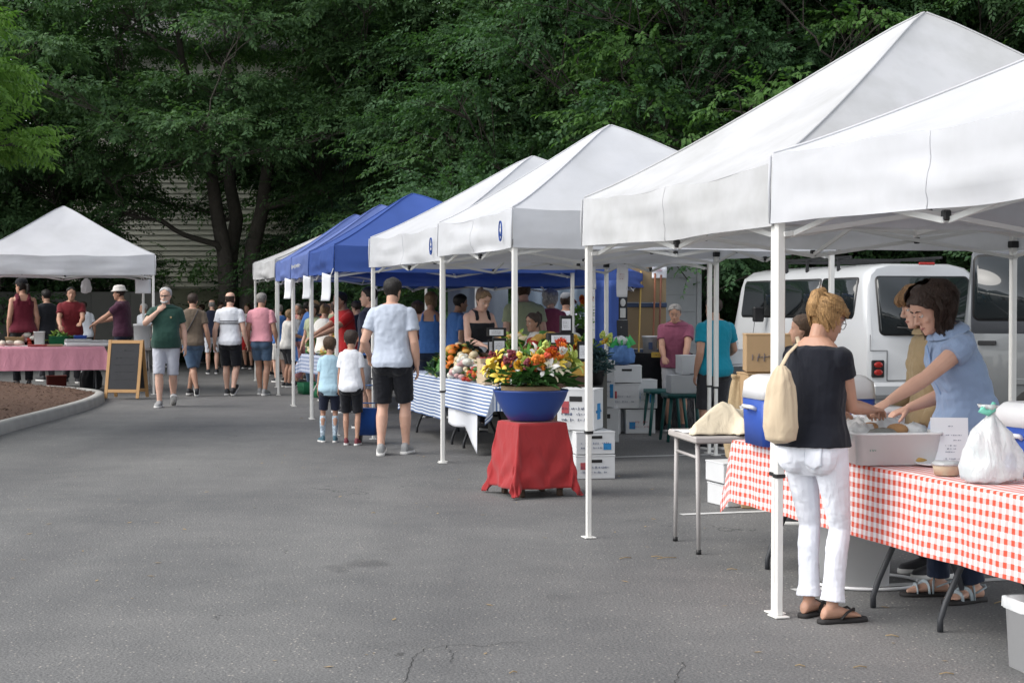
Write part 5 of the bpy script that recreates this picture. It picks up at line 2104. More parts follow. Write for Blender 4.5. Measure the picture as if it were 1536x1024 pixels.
def folding_table(label, FL, d, bk, L, Wd, h, ends=(1, 1), group=None, tube=M_tub, inset=.28, top=M_top):
    root = thing('folding_table', label, 'table', (0, 0, 0), 0, group)
    mb = MB()
    c = FL + d * L / 2 + bk * Wd / 2
    ang = math.atan2(d.y, d.x)
    mb.box((c.x, c.y, h - .022), (L, Wd, .04), .012, rz=ang)
    obj('tabletop', mb, top, root)
    for e in (0, 1):
        if not ends[e]:
            continue
        x = inset if e == 0 else L - inset
        sgn = 1 if e == 0 else -1
        for y in (.10, Wd - .10):
            mb = MB()
            q = lambda a, b, z: FL + d * a + bk * b + Vector((0, 0, z))
            ym = Wd / 2 + (y - Wd / 2) * .45
            mb.path([q(x, ym, h - .045), q(x, ym, .42), q(x, ym + (y - ym) * .15, .33), q(x, ym + (y - ym) * .8, .14), q(x, y, .06), q(x, y, .003)], .0155, 8)
            obj('leg', mb, tube, root)
        mb = MB()
        mb.path([q(x, Wd / 2 - (Wd / 2 - .1) * .45, .35), q(x, Wd / 2 + (Wd / 2 - .1) * .45, .35)], .012, 8)
        obj('stretcher', mb, tube, root)
        mb = MB()
        mb.path([q(x, Wd / 2, .36), q(x + sgn * .42, Wd / 2, h - .05)], .010, 8)
        obj('brace', mb, tube, root)
    return root


# ------------------------------------------------------------------ the checked table in front right
H1 = .74
FL1 = G(1099, 660, H1)
FR1 = G(1536, 745, H1)
d1 = (FR1 - FL1).normalized()
b1 = Vector((-d1.y, d1.x, 0))
FL1g, q1 = Vector((FL1.x, FL1.y, 0)), b1
folding_table('folding table under the far half of the red checked cloth', FL1g, d1, b1, 1.83, .72, H1, group='dark legged folding tables under the red checked cloth')
folding_table('folding table under the near half of the red checked cloth', FL1g + d1 * 1.85, d1, b1, 1.83, .72, H1, inset=.35, group='dark legged folding tables under the red checked cloth')
M_ging = pattern_cloth('red_gingham', 'gingham', (.74, .73, .74, 1), (.60, .085, .048, 1), .051)
table_cloth('red and white checked tablecloth over the table at the right', FL1g, d1, b1, 3.7, .72, H1, .37, .30, .2, M_ging, 3, fold=.022, flare=.06, corner=.12)


def on1(px, py, h=H1 + .01):
    """point on the checked table top seen at a pixel"""
    return G(px, py, h)


M_white_pl = mat('white_plastic', (.70, .70, .71, 1), .38, .05, 6, .05, spec=.5)
M_cream_pl = mat('translucent_tub', (.80, .80, .79, 1), .35, .06, 5, .08, 12, spec=.5)
M_blue_pl = mat('blue_cooler_plastic', (.025, .075, .36, 1), .36, .08, 6, .05, spec=.5)
M_clear = NT('clear_plastic')
M_clear.b.inputs['Base Color'].default_value = (.82, .84, .86, 1)
M_clear.b.inputs['Roughness'].default_value = .25
M_clear.b.inputs['Transmission Weight'].default_value = .55
M_clear.bump(M_clear.noise(M_clear.coord(), 14, 4, .6, 1.0), .5, .02)
M_clear = M_clear.m
M_film = NT('thin_plastic_film')
M_film.b.inputs['Base Color'].default_value = (.84, .86, .87, 1)
M_film.b.inputs['Roughness'].default_value = .33
M_film.b.inputs['Transmission Weight'].default_value = .42
M_film.bump(M_film.noise(M_film.coord((1, 1, .4)), 11, 4, .55, 1.2), .6, .03)
M_film = M_film.m


def rbox_rings(w, dd, z0, z1, r=.04, taper=1.0, n=5, steps=1):
    """rounded rectangle rings from z0 to z1"""
    out = []
    for k in range(steps + 1):
        t = k / steps
        s = 1 + (taper - 1) * t
        ring = []
        for cx, cy, a0 in ((1, 1, 0), (-1, 1, 90), (-1, -1, 180), (1, -1, 270)):
            for q in range(n + 1):
                a = R(a0 + 90 * q / n)
                ring.append(Vector((cx * (w / 2 * s - r) + r * math.cos(a), cy * (dd / 2 * s - r) + r * math.sin(a), z0 + (z1 - z0) * t)))
        out.append(ring)
    return out


def tub(name, label, cat, loc, rz, w, dd, h, m, taper=1.08, wall=.006, rim=.012, parent=None, group=None, r=.04):
    """open tub with a rim"""
    root = thing(name, label, cat, loc, rz, group)
    mb = MB()
    o = rbox_rings(w / taper, dd / taper, 0, h, r, taper)
    i = rbox_rings(w / taper - 2 * wall, dd / taper - 2 * wall, .008, h, r * .8, taper)
    rr_ = [o[0], o[1], [p + Vector((p.x, p.y, 0)).normalized() * rim for p in o[1]], [p + Vector((p.x, p.y, 0)).normalized() * rim + Vector((0, 0, .012)) for p in o[1]], [p + Vector((0, 0, .013)) for p in i[1]], i[0]]
    mb.rings(rr_)
    obj('tub_body', mb, m, root)
    return root


def cooler(label, loc, rz, w=.66, dd=.38, h=.40):
    root = thing('cooler', label, 'cooler', loc, rz)
    mb = MB()
    mb.rings(rbox_rings(w * .95, dd * .93, 0, h * .66, .045, 1.04, steps=2))
    for sx in (-1, 1):
        mb.box((sx * w * .25, -dd * .482, h * .32), (w * .36, .012, h * .42), .005)
    obj('tank', mb, M_blue_pl, root)
    mb = MB()
    a = rbox_rings(w, dd, h * .665, h * .90, .05, .97)
    b = rbox_rings(w * .86, dd * .80, h * .985, h, .05, .92)
    mb.rings(a + b)
    obj('lid', mb, M_white_pl, root)
    for sx in (-1, 1):
        mb = MB()
        mb.path([(sx * (w * .49), -.07, h * .52), (sx * (w * .53), -.07, h * .55), (sx * (w * .53), .07, h * .55), (sx * (w * .49), .07, h * .52)], .012, 8)
        obj('handle', mb, M_white_pl, root)
    return root


ang1 = math.atan2(d1.y, d1.x) + math.pi / 2
pc = P(1213, 458, 9.42)
cooler('blue cooler with a white domed lid at the far end of the checked table', (pc.x, pc.y, H1 + .012), R(12), .70, .38, .40)
pc = P(1572, 458, 7.75)
cooler('blue cooler with a white lid cut off by the right edge', (pc.x, pc.y, H1 + .012), R(20), .40, .34, .34)
# big tub with bagged goods
pt = P(1334, 458, 8.32)
tub('storage_tub', 'pale plastic tub full of bagged goods on the checked cloth', 'tub', (pt.x, pt.y, H1 + .012), R(6), .44, .34, .150, M_cream_pl, 1.05)
lg = MB()
lg.M = Matrix.Translation((-.13, -.176, .075))
scribble(lg, .05, .022, 1, 5, .004)
obj('printed_mark', lg, mat('green_print', (.10, .30, .24, 1), .6), COL.objects['storage_tub'])
rr = random.Random(5)
M_bread = mat('baked_crust', (.34, .19, .085, 1), .75, .35, 14, .4, 40, .01)
M_fish = mat('speckled_fish_skin', (.20, .20, .18, 1), .35, .5, 30, .2)
for k, (dx, dy, s, lab) in enumerate(((-.15, -.06, .085, 'crumpled clear bag in the left end of the pale tub'), (-.03, .06, .11, 'tallest crumpled clear bag standing in the pale tub'), (.10, -.05, .085, 'flat clear bag in the right half of the pale tub'), (.14, .08, .075, 'small clear bag at the right back corner of the pale tub'), (-.13, .09, .10, 'clear bag sticking up under the two reaching hands'))):
    mb = MB()
    mb.ball((0, 0, s * .55), (s, s * .85, s * .62), 18, 12)
    me = mb.mesh('plastic_bag')
    crumple(me, .035, 16, k + 2, (1, 1, 1), True)
    o = tag(obj('plastic_bag', me, M_film, None, (pt.x + dx, pt.y + dy, H1 + .105), rr.uniform(0, 3)), lab, 'bag', 'clear bags of goods in the tub')
for k, (dx, dy, a, lab) in enumerate(((-.10, -.02, .4, 'round brown bun between the clear bags, at the hands'), (.02, -.10, -.3, 'second brown bun lying at the front of the tub'))):
    mb = MB()
    mb.ball((0, 0, .03), (.055, .04, .032), 14, 9)
    tag(obj('bun', mb, M_bread, None, (pt.x + dx, pt.y + dy, H1 + .155), a), lab, 'bread')
mb = MB()
mb.path([(-.09, 0, .02), (-.06, 0, .03), (0, 0, .034), (.05, 0, .03), (.085, 0, .022), (.10, 0, .02)], [.006, .026, .034, .028, .012, .020], 12, flat=.75)
tag(obj('trout', mb, M_fish, None, (pt.x - .06, pt.y - .13, H1 + .14), R(8)), 'speckled whole fish on the ice bags in the pale tub', 'fish')
# clear lidded boxes behind
for (px, z, w, h, lab) in ((1318, 9.05, .26, .24, 'clear lidded storage box behind the seller\'s outstretched arm'), (1300, 9.3, .2, .17, 'smaller clear box next to the blue cooler')):
    p = P(px, 458, z)
    root = thing('lidded_box', lab, 'box', (p.x, p.y, H1 + .012), R(8))
    mb = MB()
    mb.rings(rbox_rings(w * .9, w * .75, 0, h * .86, .03, 1.08))
    obj('box_body', mb, M_clear, root)
    mb = MB()
    mb.rings(rbox_rings(w * 1.04, w * .88, h * .86, h * .93, .03, 1.0) + rbox_rings(w * .9, w * .72, h * .935, h, .03, 1.0))
    obj('lid', mb, M_white_pl, root)
# sign card
p = on1(1424, 697)
root = thing('price_card', 'white upright card with handwriting in front of the chambray seller', 'sign', (p.x, p.y, H1 + .012), R(-7))
mb = MB()
Mt = Matrix.Translation((0, .02, .118)) @ Matrix.Rotation(R(-9), 4, 'X')
mb.box((0, .0, .118), (.185, .004, .236), .001, M=Matrix.Rotation(R(-9), 4, 'X'))
mb.box((0, .045, .10), (.16, .003, .21), .001, M=Matrix.Rotation(R(14), 4, 'X'))
cd = obj('card', mb, M_paper, root)
lg = MB()
lg.M = Matrix.Translation((.01, -.0035, .118)) @ Matrix.Rotation(R(-9), 4, 'X')
for (z, w, x, sd_) in ((.03, .13, .0, 1), (.005, .05, .035, 2), (-.022, .06, .0, 3), (-.038, .055, .005, 6), (-.054, .06, .0, 7), (-.088, .08, .01, 9), (.075, .03, .0, 4)):
    l2 = MB()
    scribble(l2, w, .014, 1, sd_, .0022, .9)
    lg.add([Vector(v) + Vector((x, 0, z)) for v in l2.v], l2.f, False)
obj('handwriting', lg, mat('grey_ink', (.20, .22, .30, 1), .8), cd)
# deli container, plate, bread
p = on1(1420, 712)
root = thing('deli_container', 'round clear deli container by the handwritten card', 'container', (p.x, p.y, H1 + .012))
mb = MB()
mb.lathe([(.058, 0), (.066, .045), (.066, .046), (.0, .046)][:2] + [(.066, .046)], n=24)
obj('container_body', mb, mat('pale_spread', (.52, .43, .31, 1), .5, .2, 12), root)
mb = MB()
mb.lathe([(.070, .046), (.071, .056), (.064, .060), (.060, .064), (.02, .065)], n=24)
obj('lid', mb, M_clear, root)
p = on1(1400, 698)
mb = MB()
mb.lathe([(.05, 0), (.09, .008), (.092, .012), (.05, .006), (.01, .005)], n=24)
tag(obj('paper_plate', mb, M_paper, None, (p.x, p.y, H1 + .012)), 'white paper plate lying beside the handwritten card', 'plate')
mb = MB()
mb.path([(-.05, 0, .018), (-.02, 0, .026), (.02, 0, .024), (.05, .0, .012)], [.008, .022, .020, .008], 10, flat=.8)
p = on1(1382, 697)
tag(obj('bread_crust', mb, mat('yellow_crust', (.45, .28, .09, 1), .8, .3, 20), None, (p.x, p.y, H1 + .012), .2), 'yellowish piece of bread between the tub and the card', 'bread')


# carrier bag
def sack(name, label, cat, loc, prof, m, seed, amp=.02, freq=9, tie=None, rz=0.0, sy=.7):
    root = thing(name, label, cat, loc, rz)
    mb = MB()
    rs = []
    n = 40
    for (r_, z_) in prof:
        ring = []
        for q in range(n):
            a = 6.28318 * q / n
            pl = 1 + .09 * math.sin(a * 9 + seed) * max(0, min(1, (z_ - prof[0][1]) / (prof[-1][1] * .9))) + .05 * math.sin(a * 4 + seed)
            ring.append(Vector((r_ * pl * math.cos(a), r_ * pl * sy * math.sin(a), z_)))
        rs.append(ring)
    fine = []
    for a, b in zip(rs[:-1], rs[1:]):
        for k in range(4):
            fine.append([p.lerp(q, k / 4) for p, q in zip(a, b)])
    fine.append(rs[-1])
    mb.rings(fine)
    me = mb.mesh(name)
    crumple(me, amp, freq, seed, (1, 1, .45), True)
    obj('bag_body', me, m, root)
    return root


p = on1(1490, 724)
root = sack('carrier_bag', 'white knotted plastic carrier bag with a green tie on the checked cloth', 'bag', (p.x, p.y + .05, H1 + .012), [(.06, .004), (.135, .02), (.142, .07), (.125, .14), (.085, .22), (.045, .275), (.022, .305), (.03, .33), (.045, .345)], M_film, 4, .032, 10)
mb = MB()
mb.path([(-.035, -.02, .345), (-.05, -.03, .325), (-.02, -.03, .312), (.0, -.028, .33), (.01, -.02, .36)], [.012, .018, .015, .018, .008], 8, flat=.5)
obj('tie', mb, mat('mint_tape', (.16, .52, .40, 1), .5), root)
mb = MB()
mb.ball((.07, -.045, .09), (.03, .03, .045), 12, 8)
obj('contents', mb, mat('blue_wrapper', (.16, .2, .5, 1), .5), root)
p = P(1528, 458, 7.75)
sack('carrier_bag', 'teal plastic carrier bag slumped behind the white knotted one', 'bag', (p.x, p.y, H1 + .012), [(.05, .004), (.10, .02), (.115, .07), (.09, .13), (.04, .18), (.02, .2)], mat('teal_film', (.10, .42, .36, 1), .35, .15, 9, .4, 20, .02), 9, .02, 10)
for k, (px, z, h0, lab) in enumerate(((1519, 8.1, 0.0, 'lower of two small bowls by the right edge of the photo'), (1519, 8.1, .052, 'upper of two small bowls by the right edge of the photo'))):
    p = P(px, 458, z)
    mb = MB()
    mb.lathe([(.03, 0), (.055, .03), (.066, .05), (.063, .05), (.05, .028), (.01, .006)], n=20)
    tag(obj('bowl', mb, mat('stoneware', (.42, .36, .27, 1), .5, .15), None, (p.x, p.y, H1 + .013 + h0)), lab, 'bowl')
# under the table
p = G(1288, 880)
tub('lidless_bin', 'white square bin on the ground under the checked cloth', 'bin', (p.x, p.y + .12, .002), R(14), .34, .30, .34, M_white_pl, 1.08)
mb = MB()
c = G(1305, 880)
mb.path([(c.x + .30 * math.cos(6.283 * k / 40), c.y + .13 + .27 * math.sin(6.283 * k / 40), .012) for k in range(41)], .009, 8)
tag(obj('garden_hose', mb, M_white_pl), 'white hose lying in a ring round the bin under the checked table', 'hose')
p = G(1574, 1013)
root = tub('waste_bin', 'white waste bin with a bag liner at the bottom right corner', 'bin', (p.x, p.y + .12, .002), R(10), .235, .235, .285, M_white_pl, 1.12, rim=.012)
mb = MB()
o_ = rbox_rings(.262, .262, .255, .298, .05, 1.0)
mb.rings([[p_ + Vector((p_.x, p_.y, 0)).normalized() * (.006 * math.sin(k * 1.7)) for k, p_ in enumerate(o_[0])], [p_ * 1.0 for p_ in o_[1]], [Vector((p_.x * .9, p_.y * .9, .302)) for p_ in o_[1]]], caps=False)
obj('liner', mb, M_film, root)
# shoulder bag of the customer
p = P(1172, 458, 7.86)
root = sack('cloth_bag', 'beige drawstring cloth bag hanging from the shoulder of the woman in black', 'bag', (p.x, p.y, .885), [(.03, .004), (.070, .02), (.082, .08), (.078, .18), (.066, .28), (.040, .345), (.020, .375)], cloth('unbleached_canvas', c255(196, 178, 152), fold=.7), 7, .012, 9, rz=R(-25), sy=.62)
mb = MB()
sh = p1['root'].matrix_basis @ p1['spm'](-.125, -.01, 1.482)
bs = Vector((p.x, p.y, .885 + .37))
lc = lambda w: Matrix.Rotation(R(25), 3, 'Z') @ (Vector(w) - Vector((p.x, p.y, .885)))
mb.path([lc(bs), lc(bs.lerp(sh, .5) + Vector((-.01, -.03, 0))), lc(sh + Vector((0, -.05, -.01))), lc(sh + Vector((0, 0, .018))), lc(sh + Vector((.01, .06, -.03)))], .011, 8, flat=.35)
obj('strap', mb, _M['unbleached_canvas'], root)

# ------------------------------------------------------------------ small grey folding table
e0, e1 = G(1013, 811), G(1048, 831)
dS = (e1 - e0).normalized()
bS = Vector((-dS.y, dS.x, 0))
if bS.x < 0:
    bS = -bS
Ls, Ws = (e1 - e0).length, 1.05
M_steel = mat('grey_enamel_tube', (.40, .38, .37, 1), .4, .1, 8, .05)
M_greytop = mat('scuffed_grey_laminate', (.42, .39, .37, 1), .55, .15, 8, .1)
root = thing('folding_table', 'small grey folding table with thin tube legs beside the cooler', 'table')
mb = MB()
cS = (e0 + e1) / 2 + bS * (Ws / 2 - .04)
mb.box((cS.x, cS.y, .715), (Ls + .10, Ws, .045), .014, rz=math.atan2(dS.y, dS.x))
obj('tabletop', mb, M_greytop, root)
for f in (0, Ws - .12):
    for e, sp in ((e0, -1), (e1, 1)):
        mb = MB()
        a = e + bS * f
        mb.path([a + Vector((0, 0, .012)), a - dS * sp * .03 + Vector((0, 0, .69))], [.0125, .0155], 10)
        lgo = obj('leg', mb, M_steel, root)
        mb = MB()
        mb.path([a + Vector((0, 0, .001)), a + Vector((0, 0, .028))], .017, 10)
        obj('foot_cap', mb, M_blackp, lgo)
    mb = MB()
    mb.path([e0 + bS * f + dS * .03 + Vector((0, 0, .60)), e1 + bS * f - dS * .03 + Vector((0, 0, .60))], .010, 8)
    obj('stretcher', mb, M_steel, root)
aS = math.atan2(dS.y, dS.x)
for k, (f, g_, rz_, lab) in enumerate(((.10, .22, .1, 'white leaflet nearest the corner of the small grey table'), (.18, .36, -.15, 'folded grey printed leaflet on the small grey table'), (.12, .42, .3, 'pale leaflet under the canvas on the small grey table'))):
    q = e0 + bS * f + dS * (g_ - .02)
    mb = MB()
    mb.grid(lambda a, b: (-.1 + .2 * a, -.14 + .28 * b, .004 * k + .006 * math.sin(3 * a)), 6, 6)
    tag(obj('leaflet', mb, (M_paper, mat('newsprint', (.40, .40, .37, 1), .9, .35, 40), M_paper)[k], None, (q.x, q.y, .7405), aS + rz_, solid=.003), lab, 'paper')
# canvas thrown over the table
qc = P(1088, 458, 10.35)


def canvas(a, b):
    x, y = (a - .5) * .44, (b - .5) * .40
    r = max(abs(a - .5), abs(b - .5)) * 2
    h = .125 * max(0, 1 - r ** 1.6) + .085 * max(0, 1 - r * .9) * (1 + mnoise.noise(Vector((x * 7, y * 7, 2)))) * (.4 + .8 * a)
    h += .03 * abs(mnoise.noise(Vector((x * 11 + y * 6, y * 4, 7)))) * (1 - r * .5)
    wob = .05 * mnoise.noise(Vector((a * 3, b * 3, 9)))
    return (x + wob, y + wob, max(h, .004))


mb = MB()
mb.grid(canvas, 46, 40)
tag(obj('canvas_cloth', mb, cloth('cream_canvas', c255(214, 202, 178), fold=.6, fscale=14), None, (qc.x, qc.y, .7395), R(-8), solid=.006), 'crumpled cream canvas cloth on the small grey table', 'cloth')

# ------------------------------------------------------------------ cartons
M_cart = mat('white_carton', (.60, .61, .62, 1), .75, .08, 5, .1, 30)
M_cart2 = mat('grey_white_carton', (.48, .50, .52, 1), .75, .1, 5, .1, 30)
M_brown = mat('brown_cardboard', (.36, .24, .13, 1), .85, .12, 6, .1, 40)
M_inkblue = mat('carton_print_blue', (.07, .10, .19, 1), .8)
M_inkcy = mat('carton_print_cyan', (.03, .22, .48, 1), .8)
M_inkred = mat('carton_print_red', (.38, .07, .08, 1), .8)
M_inkgreen = mat('carton_print_green', (.07, .22, .07, 1), .8)


def carton(label, loc, rz, w, dd, h, m=None, ink=None, seed=0, hole=True, flaps=False, rows=2, group='produce cartons stacked between the tents', big=1.0, name='carton'):
    m = m or M_cart
    root = thing(name, label, 'box', loc, rz, group)
    mb = MB()
    mb.box((0, 0, h / 2), (w, dd, h), .006)
    mb.box((0, 0, h + .002), (w * 1.015, dd * 1.015, .012), .003)
    bd = obj('carton_body', mb, m, root)
    if hole:
        mb = MB()
        mb.box((0, -dd / 2 - .002, h * .78), (w * .34, .006, h * .13), .002)
        obj('hand_hole', mb, M_blackp, bd)
    if ink:
        mb = MB()
        mb.M = Matrix.Translation((0, -dd / 2 - .003, h * .40))
        scribble(mb, w * .74 * big, h * .42, rows, seed, h * .035, .8)
        obj('print', mb, ink, bd)
        mb = MB()
        mb.M = Matrix.Translation((0, -dd / 2 - .003, h * .45))
        mb.box((w * (.30 if seed % 2 else -.28), 0, h * (.12 if seed % 3 else -.1)), (w * .20, .003, h * .30), .001)
        obj('print', mb, (M_inkcy, M_inkgreen, M_inkred)[seed % 3], bd)
        mb = MB()
        mb.M = Matrix.Translation((w / 2 + .002, 0, h * .45)) @ Matrix.Rotation(R(90), 4, 'Z')
        mb.box((0, 0, 0), (dd * .34, .003, h * .4), .001)
        scribble(mb, dd * .6, h * .2, 1, seed + 3, h * .03)
        obj('print', mb, M_inkcy, bd)
    if flaps:
        mb = MB()
        for sx in (-1, 1):
            mb.box((sx * w * .56, 0, h + .06), (.006, dd * .9, .17), .002, M=Matrix.Rotation(R(sx * 38), 4, 'Y'))
        obj('flap', mb, m, bd)
    return root


rV = math.atan2(V.y, V.x)
p = P(886, 458, 14.75)
carton('printed white carton at the bottom of the stack behind the red stand', (p.x, p.y, 0.002), R(10), .36, .40, .205, ink=M_inkblue, seed=2)
carton('printed white carton second from the ground behind the red stand', (p.x - .005, p.y + .01, .222), R(12), .36, .40, .195, ink=M_inkblue, seed=3)
carton('tall printed white carton on top of the stack behind the red stand', (p.x - .09, p.y + .05, .432), R(-16), .34, .36, .36, ink=M_inkblue, seed=8, rows=3)
for (px, z, h0, w, h, rz_, ink, sd_, lab) in (
        (911, 19.8, .002, .26, .29, 8, M_inkred, 11, 'white carton with red print on the ground, left one of the far stack'),
        (958, 19.9, .002, .36, .28, 4, M_inkred, 12, 'white carton with red print on the ground, right one of the far stack'),
        (936, 20.1, .005, .22, .27, 12, None, 13, 'plain white carton on the ground in the middle of the far stack'),
        (936, 19.9, .305, .40, .29, -8, M_inkblue, 14, 'white carton with dark print in the second layer of the far stack'),
        (962, 20.0, .30, .32, .34, 9, M_inkgreen, 15, 'white carton with a green leaf print in the second layer of the far stack'),
        (939, 19.9, .615, .36, .20, 0, None, 16, 'plain white box topmost of the far carton stack')):
    p = P(px, 458, z)
    carton(lab, (p.x, p.y, h0), R(rz_), w, .34, h, ink=ink, seed=sd_, hole=ink is None)
p = P(907, 458, 18.6)
carton('upright narrow white box with dark round prints beside the black crate', (p.x, p.y, .40), R(6), .19, .28, .52, ink=M_inkblue, seed=21, rows=4, hole=False, group=None)
p = P(907, 458, 18.6)
carton('white carton on the ground carrying the narrow printed box', (p.x, p.y, .002), R(2), .30, .30, .38, hole=True, group=None)
p = P(1099, 458, 12.7)
carton('white carton on the ground behind the legs of the small grey table', (p.x, p.y, .002), R(20), .26, .34, .16, hole=True, group=None)
carton('upper white carton with a brown lid behind the legs of the small grey table', (p.x - .01, p.y, .182), R(17), .28, .34, .15, hole=True, group=None)
# brown cartons behind the cooler
p = P(1150, 458, 12.6)
zz = .002
for k, (w, h, m_, ink, lab) in enumerate(((.40, .42, M_brown, None, 'brown cardboard carton on the ground behind the cooler'), (.42, .36, M_cart2, None, 'grey carton in the middle of the stack behind the cooler'), (.38, .26, M_brown, None, 'brown carton third from the ground behind the cooler'), (.36, .30, M_brown, M_inkblue, 'brown carton with a dark printed word, topmost behind the cooler'))):
    carton(lab, (p.x + .01 * (k % 2), p.y, zz), R(-4 + 5 * (k % 3)), w, .36, h - .016, m=m_, ink=ink, seed=30 + k, hole=False, rows=1, group='brown and grey cartons behind the cooler')
    zz += h
p = P(1190, 458, 12.9)
carton('grey printed carton seen right of the near tent pole', (p.x, p.y, .95), R(4), .22, .3, .36, m=M_cart2, ink=M_inkblue, seed=41, hole=False, rows=2, group=None)
p = P(1190, 458, 12.9)
carton('tall plain carton under the grey printed one', (p.x, p.y, .002), R(0), .26, .32, .93, m=M_brown, hole=False, group=None)
# burlap sack
p = P(1113, 458, 12.7)
sack('burlap_sack', 'tan burlap sack slumped on white cartons behind the cooler', 'sack', (p.x, p.y, .348), [(.08, .004), (.125, .03), (.13, .15), (.11, .36), (.08, .54), (.06, .63), (.07, .66)], mat('burlap', (.36, .27, .16, 1), .95, .25, 40, .6, 90, .006), 12, .03, 6)
# styrofoam boxes at the teal man
for k, (px, z, h0, w, h, lab) in enumerate(((1108, 18.0, .905, .36, .16, 'white foam box on the grey tub to the right of the teal shirt man'), (1092, 18.15, .905, .16, .24, 'narrow white foam box at the elbow of the teal shirt man'), (1032, 18.7, .775, .22, .20, 'white foam box between the seated man and the teal shirt man'))):
    p = P(px, 458, z)
    carton(lab, (p.x, p.y, h0), R(10), w, .26, h, hole=False, group='white foam boxes around the teal shirt man', name='foam_box')
p = P(1100, 458, 18.1)
tub('grey_tub', 'grey plastic tub on legs right of the teal shirt man', 'tub', (p.x, p.y, .50), 0, .62, .42, .38, mat('grey_plastic', (.30, .32, .34, 1), .5), 1.06)
mb = MB()
mb.box((0, 0, .39), (.66, .46, .02), .005)
obj('tub_lid', mb, M_white_pl, bpy.data.objects['grey_tub'])
root = thing('tub_stand', 'low teal stand under the grey tub', 'stand', (p.x, p.y, 0))
mb = MB()
M_tealp = mat('teal_plastic', (.013, .09, .085, 1), .45)
mb.box((0, 0, .48), (.62, .42, .03), .006)
obj('stand_top', mb, M_tealp, root)
for sx in (-1, 1):
    for sy in (-1, 1):
        mb = MB()
        mb.path([(sx * .28, sy * .18, .47), (sx * .30, sy * .2, .003)], .016, 8)
        obj('leg', mb, M_tealp, root)
# teal stools with a white box
for (px, z, lab) in ((1026, 18.7, 'teal plastic stool carrying a white box'), (998, 19.6, 'teal plastic stool in the shade beside the black table')):
    p = P(px, 458, z)
    root = thing('plastic_stool', lab, 'stool', (p.x, p.y, 0), R(8), 'teal plastic stools')
    mb = MB()
    mb.rings(rbox_rings(.46, .40, .50, .545, .04, 1.0))
    obj('seat', mb, M_tealp, root)
    for sx in (-1, 1):
        for sy in (-1, 1):
            mb = MB()
            mb.path([(sx * .18, sy * .15, .51), (sx * .23, sy * .19, .003)], [.022, .018], 6)
            obj('leg', mb, M_tealp, root)
p = P(1025, 458, 18.7)
carton('white box with torn top on the teal stool', (p.x, p.y, .548), R(6), .34, .30, .20, hole=False, group=None)

# ------------------------------------------------------------------ black tables, crates and boards behind the flower bowl
M_blackcloth = cloth('cloth_black_drape', c255(24, 25, 29), fold=.6)


def draped_box(label, px0, px1, z, h, dd, rz=0.0, m=M_blackcloth, name='draped_table', cat='table', y1=0.0):
    a, b = P(px0, 458, z), P(px1, 458, z)
    root = thing(name, label, cat, ((a.x + b.x) / 2, z, 0), rz)
    w = b.x - a.x
    mb = MB()
    mb.box((0, dd / 2, h - .02), (w * .97, dd * .94, .03), .005)
    obj('tabletop', mb, M_top, root)
    mb = MB()
    rs = []
    for k in range(9):
        zz = h + .004 - (h - y1) * k / 8
        ring = []
        base = rbox_rings(w, dd, 0, 1, .02, 1.0, 6)[0]
        for q, p in enumerate(base):
            t = q / len(base) * 6.283
            e = 1 + .02 * (k / 8) * math.sin(t * 11) + .015 * (k / 8)
            ring.append(Vector((p.x * e, dd / 2 + p.y * e, zz)))
        rs.append(ring)
    rs = rs[::-1]
    mb.rings(rs)
    obj('drape', mb, m, root)
    return root


draped_box('black draped table behind the far carton stack', 884, 1040, 20.3, .95, .6)
draped_box('black crate draped in dark cloth behind the bowl of flowers', 838, 904, 16.3, .74, .5, name='draped_crate', cat='crate')
draped_box('taller black draped counter behind the dark crate', 852, 925, 20.6, 1.12, .5, name='draped_counter', cat='counter')
for (px, z, h0, r_, h, m_, lab) in ((975, 19.95 + .5, .955, .095, .215, M_white_pl, 'white plastic bucket with a label on the black table'), (996, 20.5, .955, .08, .21, M_tealp, 'dark teal bucket next to the white one on the black table')):
    p = P(px, 458, z)
    root = thing('bucket', lab, 'bucket', (p.x, p.y, h0))
    mb = MB()
    mb.lathe([(r_ * .86, 0), (r_ * .98, h * .9), (r_ * 1.05, h * .9), (r_ * 1.05, h), (r_ * .95, h), (r_ * .8, .02)], n=24)
    bd = obj('bucket_body', mb, m_, root)
    if m_ is M_white_pl:
        mb = MB()
        mb.box((0, -r_ * .955, h * .42), (.05, .004, .09), .001)
        obj('label', mb, M_inkblue, bd)
    else:
        mb = MB()
        mb.ball((.01, -r_ * .93, h * .5), (.018, .006, .024), 10, 6)
        obj('emblem', mb, M_white_pl, bd)
# yellow sign on the black table's front
p = P(994, 532, 20.25)
root = thing('yellow_sign', 'yellow sign with black lettering on the front of the black table', 'sign', (p.x, p.y, p.z))
mb = MB()
mb.box((0, 0, 0), (.28, .012, .065), .003)
pl_ = obj('board', mb, mat('yellow_paint', (.50, .34, .06, 1), .6), root)
lg = MB()
lg.M = Matrix.Translation((0, -.0075, 0))
scribble(lg, .22, .04, 1, 17, .009, 1.0)
obj('lettering', lg, M_ink, pl_)
